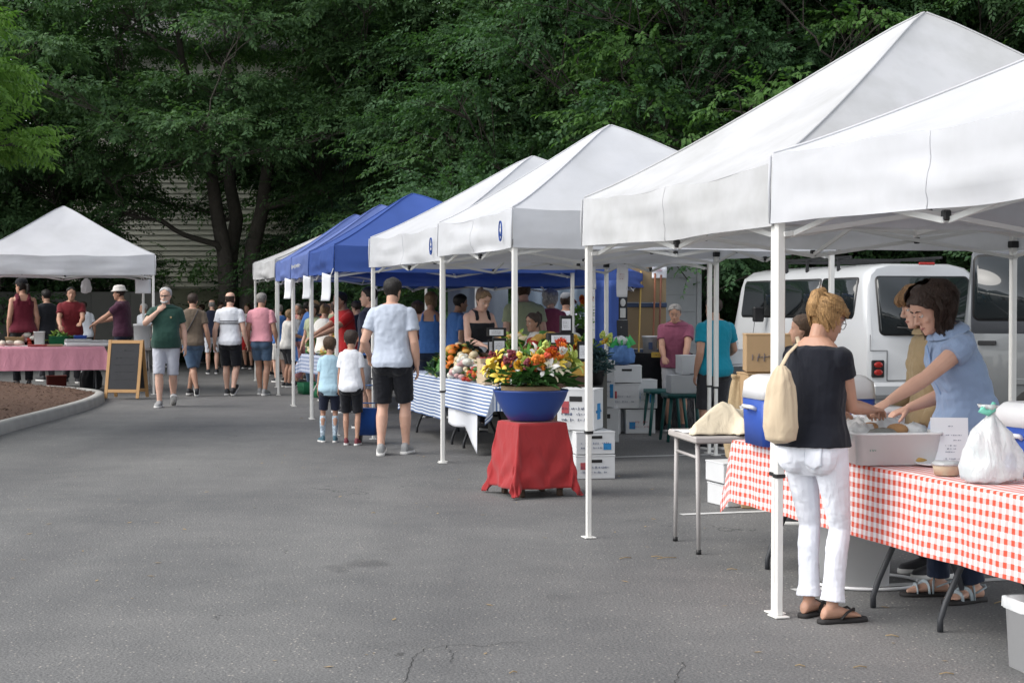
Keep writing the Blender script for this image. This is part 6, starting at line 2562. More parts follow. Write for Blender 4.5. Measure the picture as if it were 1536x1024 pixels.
# chalk signs
M_slate = mat('black_slate', (.022, .023, .027, 1), .7, .25, 8, .1)
M_chalk = mat('chalk', (.55, .55, .52, 1), .9)
for (x0, y0, x1, y1, z, sd_, lab, rows) in ((921, 480, 942, 548, 20.12, 3, 'tall black sign board with chalk loops beside the striped papers', 1), (927, 446, 941, 479, 20.5, 6, 'narrow black poster with a pale figure above the chalk sign', 3)):
    a, b = P(x0, y1, z), P(x1, y0, z)
    root = thing('sign_board', lab, 'sign', ((a.x + b.x) / 2, z, a.z), R(5))
    mb = MB()
    mb.box((0, 0, (b.z - a.z) / 2), (b.x - a.x, .025, b.z - a.z), .004)
    bd = obj('board', mb, M_slate, root)
    lg = MB()
    lg.M = Matrix.Translation((.0, -.014, (b.z - a.z) * .55)) @ Matrix.Rotation(R(90 if rows == 1 else 0), 4, 'Y')
    if rows == 1:
        scribble(lg, (b.z - a.z) * .6, (b.x - a.x) * .5, 1, sd_, .012, 1.3)
    else:
        lg.ball((0, 0, .06), (.035, .003, .05), 10, 6)
        lg.box((0, 0, -.07), (.07, .003, .12), .001)
    obj('chalk_mark', lg, M_chalk, bd)
    if rows == 1:
        lgb = MB()
        for sx in (-1, 1):
            lgb.bar((sx * .07, .03, -.0), (sx * .07, .10, -a.z + .002), .02)
        obj('stand', lgb, M_blackp, root)
    else:
        lgb = MB()
        lgb.bar((0, .02, .05), (0, .02, -a.z + .96), .02)
        obj('post', lgb, M_pole_far, root)
# paper sheets hanging from the tent frames
for (x0, y0, x1, y1, z, sd_, lab) in ((925, 396, 942, 445, 16.9, 4, 'long white paper sheet with red writing hanging from the tent frame'), (886, 396, 894, 434, 17.2, 5, 'narrow white paper sheet hanging left of the longer one'),
                                      (978, 398, 1000, 417, 21.94, 8, 'white sheet hanging above the plywood panels')):
    a, b = P(x0, y1, z), P(x1, y0, z)
    root = thing('paper_sheet', lab, 'sign', ((a.x + b.x) / 2, z, a.z), R(rr.uniform(-14, 14)), 'paper sheets hanging from the tents')
    w, h = b.x - a.x, b.z - a.z
    mb = MB()
    mb.grid(lambda s, t: ((s - .5) * w, .02 * math.sin(t * 4 + s * 2), t * h), 6, 10)
    bd = obj('sheet', mb, M_paper, root, solid=.002)
    lg = MB()
    lg.M = Matrix.Translation((0, -.012, h * .62))
    scribble(lg, w * .5, h * .2, 3, sd_, .006)
    obj('writing', lg, M_inkred, bd)
    mb = MB()
    mb.path([(0, .0, h), (0, .0, h + .10)], .003, 5)
    obj('string', mb, M_pole_far, root)
# blue curtain and pale side walls
for (x0, x1, z, ztop, zbot, m_, lab, nm) in ((893, 928, 20.1, 1.86, .9, M_tb, 'deep blue curtain hanging below the low blue tent', 'curtain'), (672, 762, 26.5, 1.95, .1, mat('pale_grey_sheet', (.22, .25, .29, 1), .8, .1, 3, .2, 8), 'pale grey sheet wall behind the vegetable sellers', 'side_wall'), (768, 888, 27.0, 1.95, .1, mat('blue_grey_sheet', (.14, .18, .23, 1), .8, .1, 3, .2, 8), 'blue grey sheet wall behind the purple top woman', 'side_wall')):
    a, b = P(x0, 458, z), P(x1, 458, z)
    mb = MB()
    w = b.x - a.x
    mb.grid(lambda s, t: ((s - .5) * w, .05 * math.sin(s * w * 22 + .6 * math.sin(t * 3)) * (1 - .4 * t), zbot + (ztop - zbot) * t), max(24, int(w * 40)), 10)
    tag(obj(nm, mb, m_, None, ((a.x + b.x) / 2, z, 0), solid=.004), lab, 'curtain' if nm == 'curtain' else 'side wall')
# plywood panels with rails and tool handles
a, b = P(941, 458, 22.0), P(999, 458, 22.0)
root = thing('plywood_panel', 'tall plywood panel with blue rails behind the black table', 'panel', (a.x, 22.0, 0))
w = b.x - a.x
M_ply = mat('plywood', (.24, .175, .10, 1), .75, .2, 3, .1, 20)
for k in range(3):
    mb = MB()
    z0 = .35 + k * .62
    mb.box((w / 2, 0, z0 + .28), (w, .03, .555), .004)
    obj('board', mb, M_ply, root)
for z0 in (.93, 1.555):
    mb = MB()
    mb.box((w / 2, -.01, z0 + .0), (w + .02, .05, .058), .005)
    obj('rail', mb, mat('navy_rail', (.03, .05, .10, 1), .6), root)
mb = MB()
for x in (.06, w - .06):
    mb.bar((x, .03, 0.002), (x, .03, .36), .05)
obj('foot', mb, M_ply, root)
for (x, dz, c, lab) in ((.14, .03, (.45, .30, .08, 1), 'yellow broom handle leaning on the plywood panel'), (.33, .0, (.22, .08, .04, 1), 'thin red brown tool handle leaning on the plywood panel'), (.41, -.02, (.14, .05, .03, 1), 'dark red tool handle rightmost on the plywood panel')):
    mb = MB()
    mb.path([(a.x + x - .04, 21.66, .003), (a.x + x + .04, 21.955, 1.98 + dz)], .013, 8)
    o = tag(obj('broom_handle', mb, mat('handle_%d' % int(x * 100), c, .5)), lab, 'handle')
# blue and green bundle on the far cartons
p = P(930, 458, 19.85)
root = sack('blue_bag', 'blue woven bag with green film on top, on the carton stack', 'bag', (p.x, p.y, .835), [(.08, .004), (.16, .03), (.17, .1), (.14, .18), (.10, .22)], mat('blue_weave', (.07, .16, .36, 1), .7, .3, 30, .5, 40, .01), 3, .03, 9)
mb = MB()
for k in range(9):
    t = k * .7
    mb.add([(.05 * math.cos(t), .04 * math.sin(t), .19), (.20 * math.cos(t - .2), .14 * math.sin(t - .2), .25 + .05 * math.sin(k * 3)), (.12 * math.cos(t + .1), .09 * math.sin(t + .1), .33 + .03 * math.cos(k * 5)), (.07 * math.cos(t + .35), .05 * math.sin(t + .35), .24)], [(0, 1, 2, 3)], False)
obj('green_film', mb, mat('green_film', (.06, .42, .12, 1), .3), root)
mb = MB()
mb.ball((0, 0, .28), (.10, .07, .06), 12, 8)
me = mb.mesh('x')
crumple(me, .02, 20, 4, sharp=True)
obj('clear_film', me, M_clear, root)
# ------------------------------------------------------------------ flower stand
ps = P(798, 458, 13.38)
HS = .60
root = thing('plant_stand', 'dark wooden stool under the red cloth', 'stool', (ps.x, ps.y, 0), R(24))
M_wood = mat('dark_wood', (.07, .04, .025, 1), .6, .3, 8, .2)
mb = MB()
mb.box((0, 0, HS - .02), (.40, .40, .03), .005)
obj('seat', mb, M_wood, root)
for sx in (-1, 1):
    for sy in (-1, 1):
        mb = MB()
        mb.bar((sx * .17, sy * .17, .002), (sx * .17, sy * .17, HS - .03), .045)
        obj('leg', mb, M_wood, root)
mb = MB()
mb.box((.0, .0, .16), (.32, .32, .02), .004)
obj('shelf', mb, M_wood, root)
M_redc = cloth('red_tablecloth', c255(150, 48, 50), var=.10, fold=.6, fscale=7)
dr = Vector((math.cos(R(24)), math.sin(R(24)), 0))
br = Vector((-dr.y, dr.x, 0))


def redcloth(s, t):
    # square cloth, corners hanging lowest
    x, y = (s - .5) * 1.52, (t - .5) * 1.52
    hw = .212
    ax, ay = max(0, abs(x) - hw), max(0, abs(y) - hw)
    sx, sy = (1 if x > 0 else -1), (1 if y > 0 else -1)
    px, py = min(abs(x), hw) * sx, min(abs(y), hw) * sy
    if ax == 0 and ay == 0:
        z = HS + .004 + .003 * mnoise.noise(Vector((x * 5, y * 5, 0)))
        q = Vector((px, py, 0))
    else:
        L = math.hypot(ax, ay) if ax > 0 and ay > 0 else max(ax, ay)
        drop = min(L * .965, HS - .015 - .02 * mnoise.noise(Vector((x * 9, y * 9, 0))))
        k = drop / HS
        fl = .125 * k + .08 * min(ax, ay) / .44 * (1 if ax > 0 and ay > 0 else 0)
        nx, ny = ((ax, ay) if ax > 0 and ay > 0 else ((1, 0) if ax > 0 else (0, 1)))
        n = math.hypot(nx, ny)
        w = .026 * k * mnoise.noise(Vector((x * 7, y * 7, 3))) + .017 * math.sin((x * sy + y * sx) * 24 + 2 * mnoise.noise(Vector((x * 3, y * 3, 8)))) * k ** 1.5
        q = Vector((px + sx * nx / n * (fl * .62 + w), py + sy * ny / n * (fl * .62 + w), 0))
        z = HS + .004 - drop
    p = ps + dr * q.x + br * q.y
    return (p.x, p.y, z)


tag(sheet('tablecloth', redcloth, lambda s, t: (s, t), 70, 70, M_redc, solid=.004), 'red cloth draped over the stool under the blue bowl', 'tablecloth')
# bowl
M_bowl = mat('blue_glaze', (.020, .055, .235, 1), .32, .12, 3, .06, 20, spec=.5)
root = thing('flower_bowl', 'wide blue bowl full of flowers on the red cloth', 'bowl', (ps.x - .01, ps.y, HS + .012))
mb = MB()
mb.lathe([(.17, 0), (.185, .005), (.235, .08), (.285, .175), (.305, .232), (.314, .245), (.306, .252), (.292, .238), (.27, .17), (.16, .03)], n=48)
obj('bowl_body', mb, M_bowl, root)
mb = MB()
mb.lathe([(.24, .20), (.245, .275), (.235, .285), (.225, .275), (.22, .20)], n=40)
obj('inner_basket', mb, mat('wicker', (.30, .21, .12, 1), .8, .3, 40, .5, 60, .01), root)
# flowers
FC = {'cream': (.70, .64, .46, 1), 'yellow': (.70, .52, .07, 1), 'orange': (.68, .19, .02, 1), 'red': (.52, .07, .03, 1), 'white': (.74, .73, .69, 1), 'wine': (.17, .025, .04, 1), 'lime': (.42, .50, .12, 1), 'gold': (.62, .36, .03, 1)}


def flower_mesh(kind, col, seed):
    r = random.Random(seed)
    mb = MB()
    if kind == 'lily':
        for k in range(6):
            a = k * 1.047 + r.uniform(-.15, .15)
            ca, sa = math.cos(a), math.sin(a)
            pts = []
            for i in range(5):
                t = i / 4
                rad, z, w = .012 + .075 * t, .035 * math.sin(t * 2.2), .020 * math.sin(math.pi * (t * .85 + .12))
                pts.append([Vector((ca * rad - sa * s * w, sa * rad + ca * s * w, z + (.006 if s == 0 else 0))) for s in (-1, 0, 1)])
            vs = [p for row in pts for p in row]
            mb.add(vs, [(i * 3 + j, i * 3 + j + 1, i * 3 + j + 4, i * 3 + j + 3) for i in range(4) for j in (0, 1)])
    elif kind == 'pom':
        for ring in range(5):
            n = 7 + ring * 2
            el = R(80 - ring * 26)
            for k in range(n):
                a = 6.283 * k / n + ring * .4 + r.uniform(-.1, .1)
                d = Vector((math.cos(a) * math.cos(el), math.sin(a) * math.cos(el), math.sin(el)))
                s = Vector((-math.sin(a), math.cos(a), 0))
                R0, R1, w = .012, .036 + r.uniform(-.004, .004), .010
                u = d.cross(s)
                mb.add([d * R0 - s * w * .4, d * R0 + s * w * .4, d * R1 * .8 + s * w, d * R1 + u * .006, d * R1 * .8 - s * w], [(0, 1, 2, 3, 4)], False)
    else:                                    # snapdragon-like cluster
        for k in range(22):
            h = r.random()
            a = r.uniform(0, 6.283)
            q = (.028 * (1 - h) + .006)
            mb.ball((math.cos(a) * q, math.sin(a) * q, h * .10), (.013, .013, .011), 6, 4)
    return mb.mesh('flower')


def leafy(mb, r, c, n, L, W, up=.4, spread=1.0):
    for _ in range(n):
        a = r.uniform(0, 6.283)
        d = Vector((math.cos(a) * spread, math.sin(a) * spread, r.uniform(-.3, 1) * up + .1)).normalized()
        s = d.cross(Vector((0, 0, 1))).normalized()
        nn = s.cross(d)
        l, w = L * r.uniform(.6, 1.3), W * r.uniform(.7, 1.2)
        o = Vector(c) + Vector((r.gauss(0, .02), r.gauss(0, .02), r.gauss(0, .02)))
        mb.add([o, o + d * l * .5 + s * w / 2 + nn * w * .2, o + d * l - nn * l * .15, o + d * l * .5 - s * w / 2 + nn * w * .2], [(0, 1, 2), (0, 2, 3)], False)


LM_bq = leaf_mat('bouquet_leaf', (.018, .06, .018, 1), (.07, .17, .045, 1), .2)
LM_lett = leaf_mat('lettuce_leaf', (.10, .26, .05, 1), (.22, .42, .10, 1), .3)
r = random.Random(12)
root = thing('flower_arrangement', 'mixed bouquet of lilies, marigolds and greenery in the blue bowl', 'flowers', (ps.x - .01, ps.y, HS + .25))
mb = MB()
for _ in range(150):
    a, q = r.uniform(0, 6.283), .29 * math.sqrt(r.random())
    leafy(mb, r, (q * math.cos(a), q * math.sin(a), .03 + .18 * (1 - q / .34) + r.uniform(0, .06)), 9, .14, .05, .8)
obj('foliage', mb, LM_bq, root)
mb = MB()
for _ in range(26):
    a = R(r.uniform(20, 160))
    mb.grid(lambda s, t, a=a, x=r.uniform(-.10, .07), l=r.uniform(.20, .31): (x + math.cos(a) * l * .5 * t + (s - .5) * .06 * math.sin(3.1 * min(1, t + .12)), .06 + .1 * (t) * math.sin(a * 2), .12 + l * t * (.8 + .2 * math.sin(a))), 2, 5)
obj('tall_leaf_tuft', mb, LM_lett, root)
fm = {}
placed = []
colq = ['cream', 'yellow', 'orange', 'red', 'white', 'wine', 'lime', 'gold']
regions = [(-.24, .08, ['yellow', 'cream', 'yellow'], 'lily'), (-.10, .16, ['cream', 'white', 'gold'], 'pom'), (-.14, .06, ['orange', 'orange', 'red'], 'lily'), (-.13, .14, ['wine'], 'spike'), (.02, .14, ['red', 'orange'], 'spike'), (.06, .10, ['lime', 'gold'], 'pom'), (.12, .15, ['white', 'cream'], 'pom'), (.16, .10, ['cream', 'white'], 'lily'), (.26, .12, ['yellow', 'lime'], 'lily'), (-.02, .04, ['cream', 'lime', 'white'], 'pom'), (.02, .19, ['lime', 'yellow'], 'pom'), (.22, .22, ['orange', 'red'], 'pom')]
for cx, cz, cs, kind in regions:
    for k in range(8):
        c = r.choice(cs) if r.random() < .75 else r.choice(('cream', 'white', 'lime', 'yellow'))
        key = (kind, c, k % 2)
        if key not in fm:
            fm[key] = flower_mesh(kind, c, len(fm) + 3)
        x = cx + r.gauss(0, .06)
        y = -math.sqrt(max(.0, .30 ** 2 - x * x)) * r.uniform(.2, .95) + r.uniform(0, .12)
        z = cz + r.gauss(.01, .025) + .05 * (1 + y / .3)
        o = obj('flower', fm[key], mat('petal_' + c, FC[c], .6, .18, 30, .05), root, (x, y - .01, z + .05))
        o.rotation_euler = (R(55) + r.gauss(0, .35), r.gauss(0, .3), math.atan2(x, -y) + r.gauss(0, .3))
        s_ = r.uniform(1.05, 1.65)
        o.scale = (s_, s_, s_)


mb = MB()
for _ in range(60):
    a, q = r.uniform(0, 6.283), .31 * math.sqrt(r.random())
    x, y = q * math.cos(a), q * math.sin(a)
    mb.cur = r.randrange(4)
    z = .06 + .16 * (1 - (q / .33) ** 2) + r.uniform(0, .06)
    for k in range(4):
        a2 = k * 1.57 + r.random()
        d = Vector((math.cos(a2), math.sin(a2), .3)) * .011
        s = Vector((-math.sin(a2), math.cos(a2), 0)) * .006
        o = Vector((x, y, z))
        mb.add([o, o + d * .6 + s, o + d, o + d * .6 - s], [(0, 1, 2, 3)], False)
mb.cur = 0
sb = obj('small_blossoms', mb, [mat('petal_' + c_, FC[c_], .6, .18, 30, .05) for c_ in ('white', 'cream', 'lime', 'wine')], root)
sb['kind'] = 'stuff'


# potted flowers on the dark crate behind
def pot_bouquet(label, loc, rad, h, cols, n, leaf=LM_bq, seed=1, pot=None, kind='pom'):
    r = random.Random(seed)
    root = thing('potted_flowers', label, 'flowers', loc)
    mb = MB()
    mb.lathe([(rad * .5, 0), (rad * .65, .14), (rad * .68, .15), (rad * .6, .15), (rad * .4, .02)], n=18)
    obj('pot', mb, pot or M_blackp, root)
    mb = MB()
    for _ in range(int(60 * rad / .15)):
        a, q = r.uniform(0, 6.283), rad * math.sqrt(r.random())
        leafy(mb, r, (q * math.cos(a), q * math.sin(a), .13 + h * r.random() * (1.1 - q / rad * .5)), 7, .09, .03, 1.0)
    obj('foliage', mb, leaf, root)
    for k in range(n):
        c = cols[k % len(cols)]
        key = (kind, c, k % 2)
        if key not in fm:
            fm[key] = flower_mesh(kind, c, len(fm) + 3)
        a, q = r.uniform(0, 6.283), rad * math.sqrt(r.random())
        o = obj('flower', fm[key], mat('petal_' + c, FC[c], .6, .18, 30, .05), root, (q * math.cos(a), q * math.sin(a) - .03, .15 + h * (.75 + .4 * r.random())))
        o.rotation_euler = (R(45) + r.gauss(0, .3), 0, r.gauss(0, .8))
        s_ = r.uniform(.8, 1.3)
        o.scale = (s_, s_, s_)
    return root


LM_blue = leaf_mat('blue_green_sprig', (.03, .08, .09, 1), (.10, .17, .19, 1), .15)
LM_oliv = leaf_mat('olive_sprig', (.05, .07, .02, 1), (.22, .20, .04, 1), .15)
p = P(858, 458, 16.5)
pot_bouquet('pot of orange marigolds on the dark crate behind the blue bowl', (p.x, p.y, .748), .16, .22, ['orange', 'red', 'gold'], 14, LM_oliv, 5)
p = P(892, 458, 16.5)
pot_bouquet('pot of blue green sprigs beside the marigolds', (p.x, p.y, .748), .16, .26, ['gold', 'lime'], 6, LM_blue, 6, kind='spike')
p = P(872, 458, 20.9)
pot_bouquet('red and yellow flower bunch on the tall dark counter', (p.x, p.y, 1.125), .12, .34, ['red', 'orange', 'yellow'], 12, LM_lett, 8)

# ------------------------------------------------------------------ striped produce table
H3 = .74
FR3, FL3 = G(742, 581, H3), G(606, 556.5, H3)
FR3.z = FL3.z = 0
d3 = (FR3 - FL3).normalized()
b3 = Vector((-d3.y, d3.x, 0))
L3 = (FR3 - FL3).length
folding_table('folding table under the near end of the striped cloth', FL3 + d3 * (L3 - 1.83), d3, b3, 1.83, .72, H3, group='folding tables under the striped cloths', inset=.22)
folding_table('folding table under the far end of the striped cloth', FL3, d3, b3, L3 - 1.86, .72, H3, group='folding tables under the striped cloths')
M_stripe = pattern_cloth('blue_stripes', 'stripes', (.70, .74, .79, 1), (.12, .185, .37, 1), .036, .46)
table_cloth('blue and white striped tablecloth on the near produce table', FL3 + d3 * (L3 - 2.0), d3, b3, 2.0, .72, H3, .31, 0.0, .24, M_stripe, 6, fold=.02)
table_cloth('blue and white striped tablecloth on the far produce table, hanging lower', FL3 - d3 * .02, d3, b3, L3 - 2.02, .72, H3 + .002, .46, .1, 0.0, M_stripe, 9, fold=.028)
# plain white cloth hanging out below the stripes


def under(s, t):
    p = FL3 + d3 * (L3 - 1.95 + 1.25 * s) + b3 * (.012 - .012 * math.sin(s * 9) * t)
    low = .26 - .02 * math.sin(s * 6) - .24 * max(0, s - .55) / .45
    z = .62 + (low - .62) * t
    return (p.x, p.y, z)


tag(sheet('white_underlay', under, lambda s, t: (s, t), 30, 14, c_white, solid=.003), 'white cloth corner hanging out below the striped cloth', 'cloth')


def at3(u, v, z=0.0):
    q = FL3 + d3 * (L3 - u) + b3 * v
    return Vector((q.x, q.y, H3 + .012 + z))


VC = {'squash': (.62, .36, .08, 1), 'cream': (.62, .52, .34, 1), 'orange': (.62, .17, .02, 1), 'tomato': (.42, .035, .02, 1), 'green': (.06, .18, .035, 1), 'lime': (.26, .38, .07, 1), 'purple': (.14, .04, .12, 1), 'white': (.66, .66, .60, 1), 'dark': (.02, .06, .03, 1), 'pink': (.55, .33, .33, 1)}


def veg_mats(keys):
    return [mat('veg_' + k, VC[k], .45, .22, 14, .15, 30) for k in keys]


def pile(label, c, rx, ry, h, keys, n, size, seed, ang=0.0, leaves=0, name='vegetable_pile'):
    """heap of produce nobody could count: one object"""
    r = random.Random(seed)
    mb = MB()
    for _ in range(n):
        a, q = r.uniform(0, 6.283), math.sqrt(r.random())
        x, y = rx * q * math.cos(a), ry * q * math.sin(a)
        z = h * (1 - q * q) * r.uniform(.55, 1.0) + size * .4
        mb.cur = r.randrange(len(keys))
        s = size * r.uniform(.7, 1.35)
        k = keys[mb.cur]
        o0 = len(mb.v)
        if k in ('green', 'lime', 'dark') and r.random() < .55:
            leafy(mb, r, (x, y, z), 6, s * 2.6, s * 1.3, 1.0)
        else:
            mb.M = Matrix.Translation((x, y, z)) @ Matrix.Rotation(r.uniform(0, 3), 4, 'Z') @ Matrix.Rotation(r.uniform(-.5, .5), 4, 'X')
            mb.ball((0, 0, 0), (s * r.uniform(.9, 1.5), s, s * r.uniform(.7, 1)), 9, 6)
            mb.M = None
    mb.cur = 0
    o = obj(name, mb, veg_mats(keys), None, c, ang)
    return tag(o, label, None, None, 'stuff')


a3 = math.atan2(d3.y, d3.x)
pile('heap of orange and cream squash at the far end of the striped table', at3(2.55, .30), .60, .30, .36, ['squash', 'cream', 'orange', 'lime', 'dark'], 170, .042, 3, a3)
pile('dark leafy bundle in front of the squash', at3(2.55, .07), .4, .09, .16, ['dark', 'green'], 60, .045, 4, a3)
pile('heap of pale pink and white roots', at3(1.75, .20), .36, .19, .26, ['pink', 'white', 'cream'], 75, .040, 5, a3)
pile('tray of orange and red peppers', at3(1.15, .16), .32, .15, .13, ['orange', 'tomato', 'orange', 'squash', 'green'], 90, .032, 6, a3)
pile('heap of greens and white cauliflowers', at3(1.2, .55), .55, .22, .26, ['green', 'white', 'lime', 'tomato'], 150, .040, 7, a3)
pile('heap of purple and green cabbages by the punnets', at3(.45, .50), .33, .20, .24, ['purple', 'green', 'purple', 'lime'], 45, .06, 8, a3)
pile('leafy greens at the back of the striped table', at3(.2, .62), .26, .16, .34, ['green', 'dark', 'lime'], 60, .05, 9, a3)
# stacked wooden punnets
M_pun = mat('punnet_wood', (.58, .46, .32, 1), .8, .15, 10, .2)
k = 0
for ix, (u, v) in enumerate(((.62, .10), (.38, .08), (.13, .12))):
    for lv in range((5, 4, 3)[ix]):
        q = at3(u, v, lv * .052)
        root = thing('punnet', 'open wooden punnet, %s of the %s stack at the near end of the striped table' % (('bottom', 'second', 'third', 'fourth', 'top')[lv] if lv < (5, 4, 3)[ix] - 1 else 'topmost', ('left', 'middle', 'right')[ix]), 'punnet', q, a3 + rr.uniform(-.12, .12), 'wooden punnets on the striped table')
        mb = MB()
        o_ = rbox_rings(.15, .19, 0, .05, .01, 1.08, 2)
        i_ = rbox_rings(.138, .178, .008, .05, .008, 1.08, 2)
        mb.rings([o_[0], o_[1], i_[1], i_[0]], smooth=False)
        obj('tray', mb, M_pun, root)
        mb = MB()
        for q_ in range(14):
            mb.ball((rr.uniform(-.055, .055), rr.uniform(-.075, .075), .040 + rr.uniform(0, .008)), rr.uniform(.013, .018), 7, 5)
        obj('berries', mb, mat('berry_%d' % (ix % 3), [(.30, .02, .03, 1), (.05, .03, .10, 1), (.45, .20, .03, 1)][ix], .35), root)['kind'] = 'stuff'
        mb = MB()
        mb.rings(rbox_rings(.158, .198, .036, .046, .01, 1.0, 2), caps=False, smooth=False)
        obj('rim_band', mb, mat('rim_band', (.42, .29, .16, 1), .8), root)
# bottle and printed carton
q = at3(.30, .34)
mb = MB()
mb.lathe([(.03, 0), (.032, .01), (.032, .16), (.02, .20), (.012, .23), (.012, .27), (.0, .272)][:-1], n=16)
tag(obj('bottle', mb, mat('dark_bottle_glass', (.02, .03, .03, 1), .12, bump=0), None, q), 'dark bottle standing behind the punnets', 'bottle')
carton('small white carton with a black mark behind the punnets', at3(.14, .30), a3 + 1.2, .08, .07, .17, ink=M_ink, seed=51, rows=1, hole=False, group=None)


# black stands with white label cards
def label_stand(label, loc, rz, w, h, seed):
    root = thing('label_box', label, 'box', loc, rz, 'black boxes with white label cards')
    mb = MB()
    mb.box((0, 0, h / 2), (w, w * .8, h), .006)
    obj('box_body', mb, M_blackp, root)
    mb = MB()
    mb.box((0, -w * .4 - .003, h * .48), (w * .72, .004, h * .66), .001)
    cd = obj('label_card', mb, M_paper, root)
    lg = MB()
    lg.M = Matrix.Translation((0, -w * .4 - .006, h * .48))
    scribble(lg, w * .5, h * .44, 5, seed, .0018)
    obj('writing', lg, M_ink, cd)


qb = at3(2.3, .66)
draped_like = thing('crate', 'wooden crate raising the label boxes at the squash', 'crate', qb, a3)
mb = MB()
mb.box((0, 0, .13), (.50, .26, .26), .006)
obj('crate_body', mb, M_wood, draped_like)
for (dx, h0, w, h, lab) in ((-.13, .262, .13, .15, 'black label box, left one on the crate by the squash'), (.12, .262, .16, .17, 'black label box, right one on the crate by the squash'), (.0, .445, .22, .10, 'black label box lying on top of the two by the squash')):
    q = qb + d3 * dx
    label_stand(lab, (q.x, q.y, qb.z + h0), a3 + R(75), w, h, int(dx * 100) + 40)
qb = at3(-.05, .72)
root = thing('yellow_crate', 'yellow wooden crate under the label boxes near the flower bowl', 'crate', (qb.x, qb.y, qb.z + .10), R(4))
mb = MB()
mb.box((0, 0, .07), (.48, .3, .14), .006)
obj('crate_body', mb, mat('ochre_wood', (.42, .25, .05, 1), .7, .2, 8, .2), root)
mb = MB()
mb.box((0, .0, -.42), (.46, .28, .83), .006)
obj('pedestal', mb, M_wood, root)
for (dx, h0, w, h, lab) in ((-.13, .142, .12, .16, 'black label box, left one on the yellow crate'), (.02, .142, .10, .17, 'black label box, middle one on the yellow crate'), (.17, .142, .11, .20, 'black label box, right one on the yellow crate'), (-.06, .315, .26, .11, 'wide black label box on top of the others on the yellow crate'), (-.0, .428, .12, .17, 'black label box topmost on the yellow crate')):
    label_stand(lab, (qb.x + dx, qb.y - .06, qb.z + .10 + h0), R(4), w, h, int(dx * 100) + 70)
# second tier of produce behind
M_crate = mat('grey_crate', (.10, .10, .09, 1), .7)
for (u, keys, lab, sd_) in ((3.2, ['squash', 'lime', 'green', 'cream'], 'heap of mixed squash behind the grey shirt man', 21), (2.0, ['green', 'tomato', 'squash'], 'heap of small gourds and greens below the blond seller', 22), (1.0, ['lime', 'green', 'white'], 'heap of pale greens under the seller in the apron', 23)):
    q = at3(u, 1.15)
    root = thing('produce_crate', lab.replace('heap', 'dark crate under the heap'), 'crate', (q.x, q.y, 0), a3, 'dark produce crates behind the striped table')
    mb = MB()
    mb.box((0, 0, .48), (.9, .45, .955), .01)
    obj('crate_body', mb, M_crate, root)
    pile(lab, (q.x, q.y, .96), .44, .22, .26, keys, 90, .05, sd_, a3)

# ------------------------------------------------------------------ far vegetable table
Ff, Fn = G(452, 531, .74), G(548, 541, .74)
Ff.z = Fn.z = 0
df = (Fn - Ff).normalized()
bf = Vector((-df.y, df.x, 0))
Lf = (Fn - Ff).length
folding_table('folding table of the far vegetable stall under the blue tents', Ff, df, bf, Lf, .8, .74, tube=M_steel)
table_cloth('grey blue cloth on the far vegetable table', Ff, df, bf, Lf, .8, .74, .30, .2, .1, pattern_cloth('blue_check', 'gingham', (.45, .48, .55, 1), (.10, .14, .25, 1), .06), 13)
af = math.atan2(df.y, df.x)
for k, (u, keys, lab) in enumerate(((.35, ['lime', 'green', 'cream'], 'heap of leafy lettuces at the far end of the far table'), (1.25, ['squash', 'lime', 'cream', 'tomato'], 'heap of mixed squash and apples on the far table'), (2.3, ['lime', 'orange', 'green', 'tomato'], 'heap of peppers and greens on the far table'), (3.4, ['green', 'orange', 'cream'], 'heap of carrots and greens at the near end of the far table'))):
    q = Ff + df * min(u, Lf - .3) + bf * .4
    pile(lab, (q.x, q.y, .755), .52, .36, .34, keys, 110, .055, 31 + k, af)
for k, (px, lab) in enumerate(((462, 'green plastic crate under the far table, left one'), (482, 'green plastic crate under the far table, right one'))):
    p = P(px, 458, 28.6 - k)
    root = thing('plastic_crate', lab, 'crate', (p.x, p.y, 0.002), af, 'green crates under the far table')
    mb = MB()
    o_ = rbox_rings(.38, .28, 0, .20, .02, 1.08, 3)
    i_ = rbox_rings(.35, .25, .01, .20, .02, 1.08, 3)
    mb.rings([o_[0], o_[1], i_[1], i_[0]])
    obj('crate_body', mb, mat('green_crate_plastic', (.01, .12, .05, 1), .5), root)
    mb = MB()
    for z_ in (.06, .12):
        mb.rings(rbox_rings(.40, .30, z_, z_ + .015, .02, 1.0, 3), caps=False)
    obj('rib', mb, mat('green_crate_plastic', (.01, .12, .05, 1), .5), root)
# white pennants on the poles
for (px, y0, y1, z, lab) in ((497, 409, 451, 19.35, 'white pennant on the nearest blue tent pole'), (467, 413, 448, 22.2, 'white pennant on the second blue tent pole'), (438, 417, 448, 25.0, 'white pennant on the third blue tent pole')):
    a, b = P(px, y1, z), P(px, y0, z)
    h = b.z - a.z
    root = thing('pennant', lab, 'banner', (a.x, z - .05, a.z), R(-30), 'white pennants on the blue tent poles')
    mb = MB()
    mb.grid(lambda s, t: (-.12 + .13 * s - .03 * (1 - t), .01 * math.sin(t * 5), h * t * (1 - .10 * s)), 5, 10)
    obj('sheet', mb, M_paper, root, solid=.003)
    mb = MB()
    mb.path([(.0, 0, h * .9), (.0, .05, h + .05)], .005, 5)
    obj('cord', mb, M_pole_far, root)
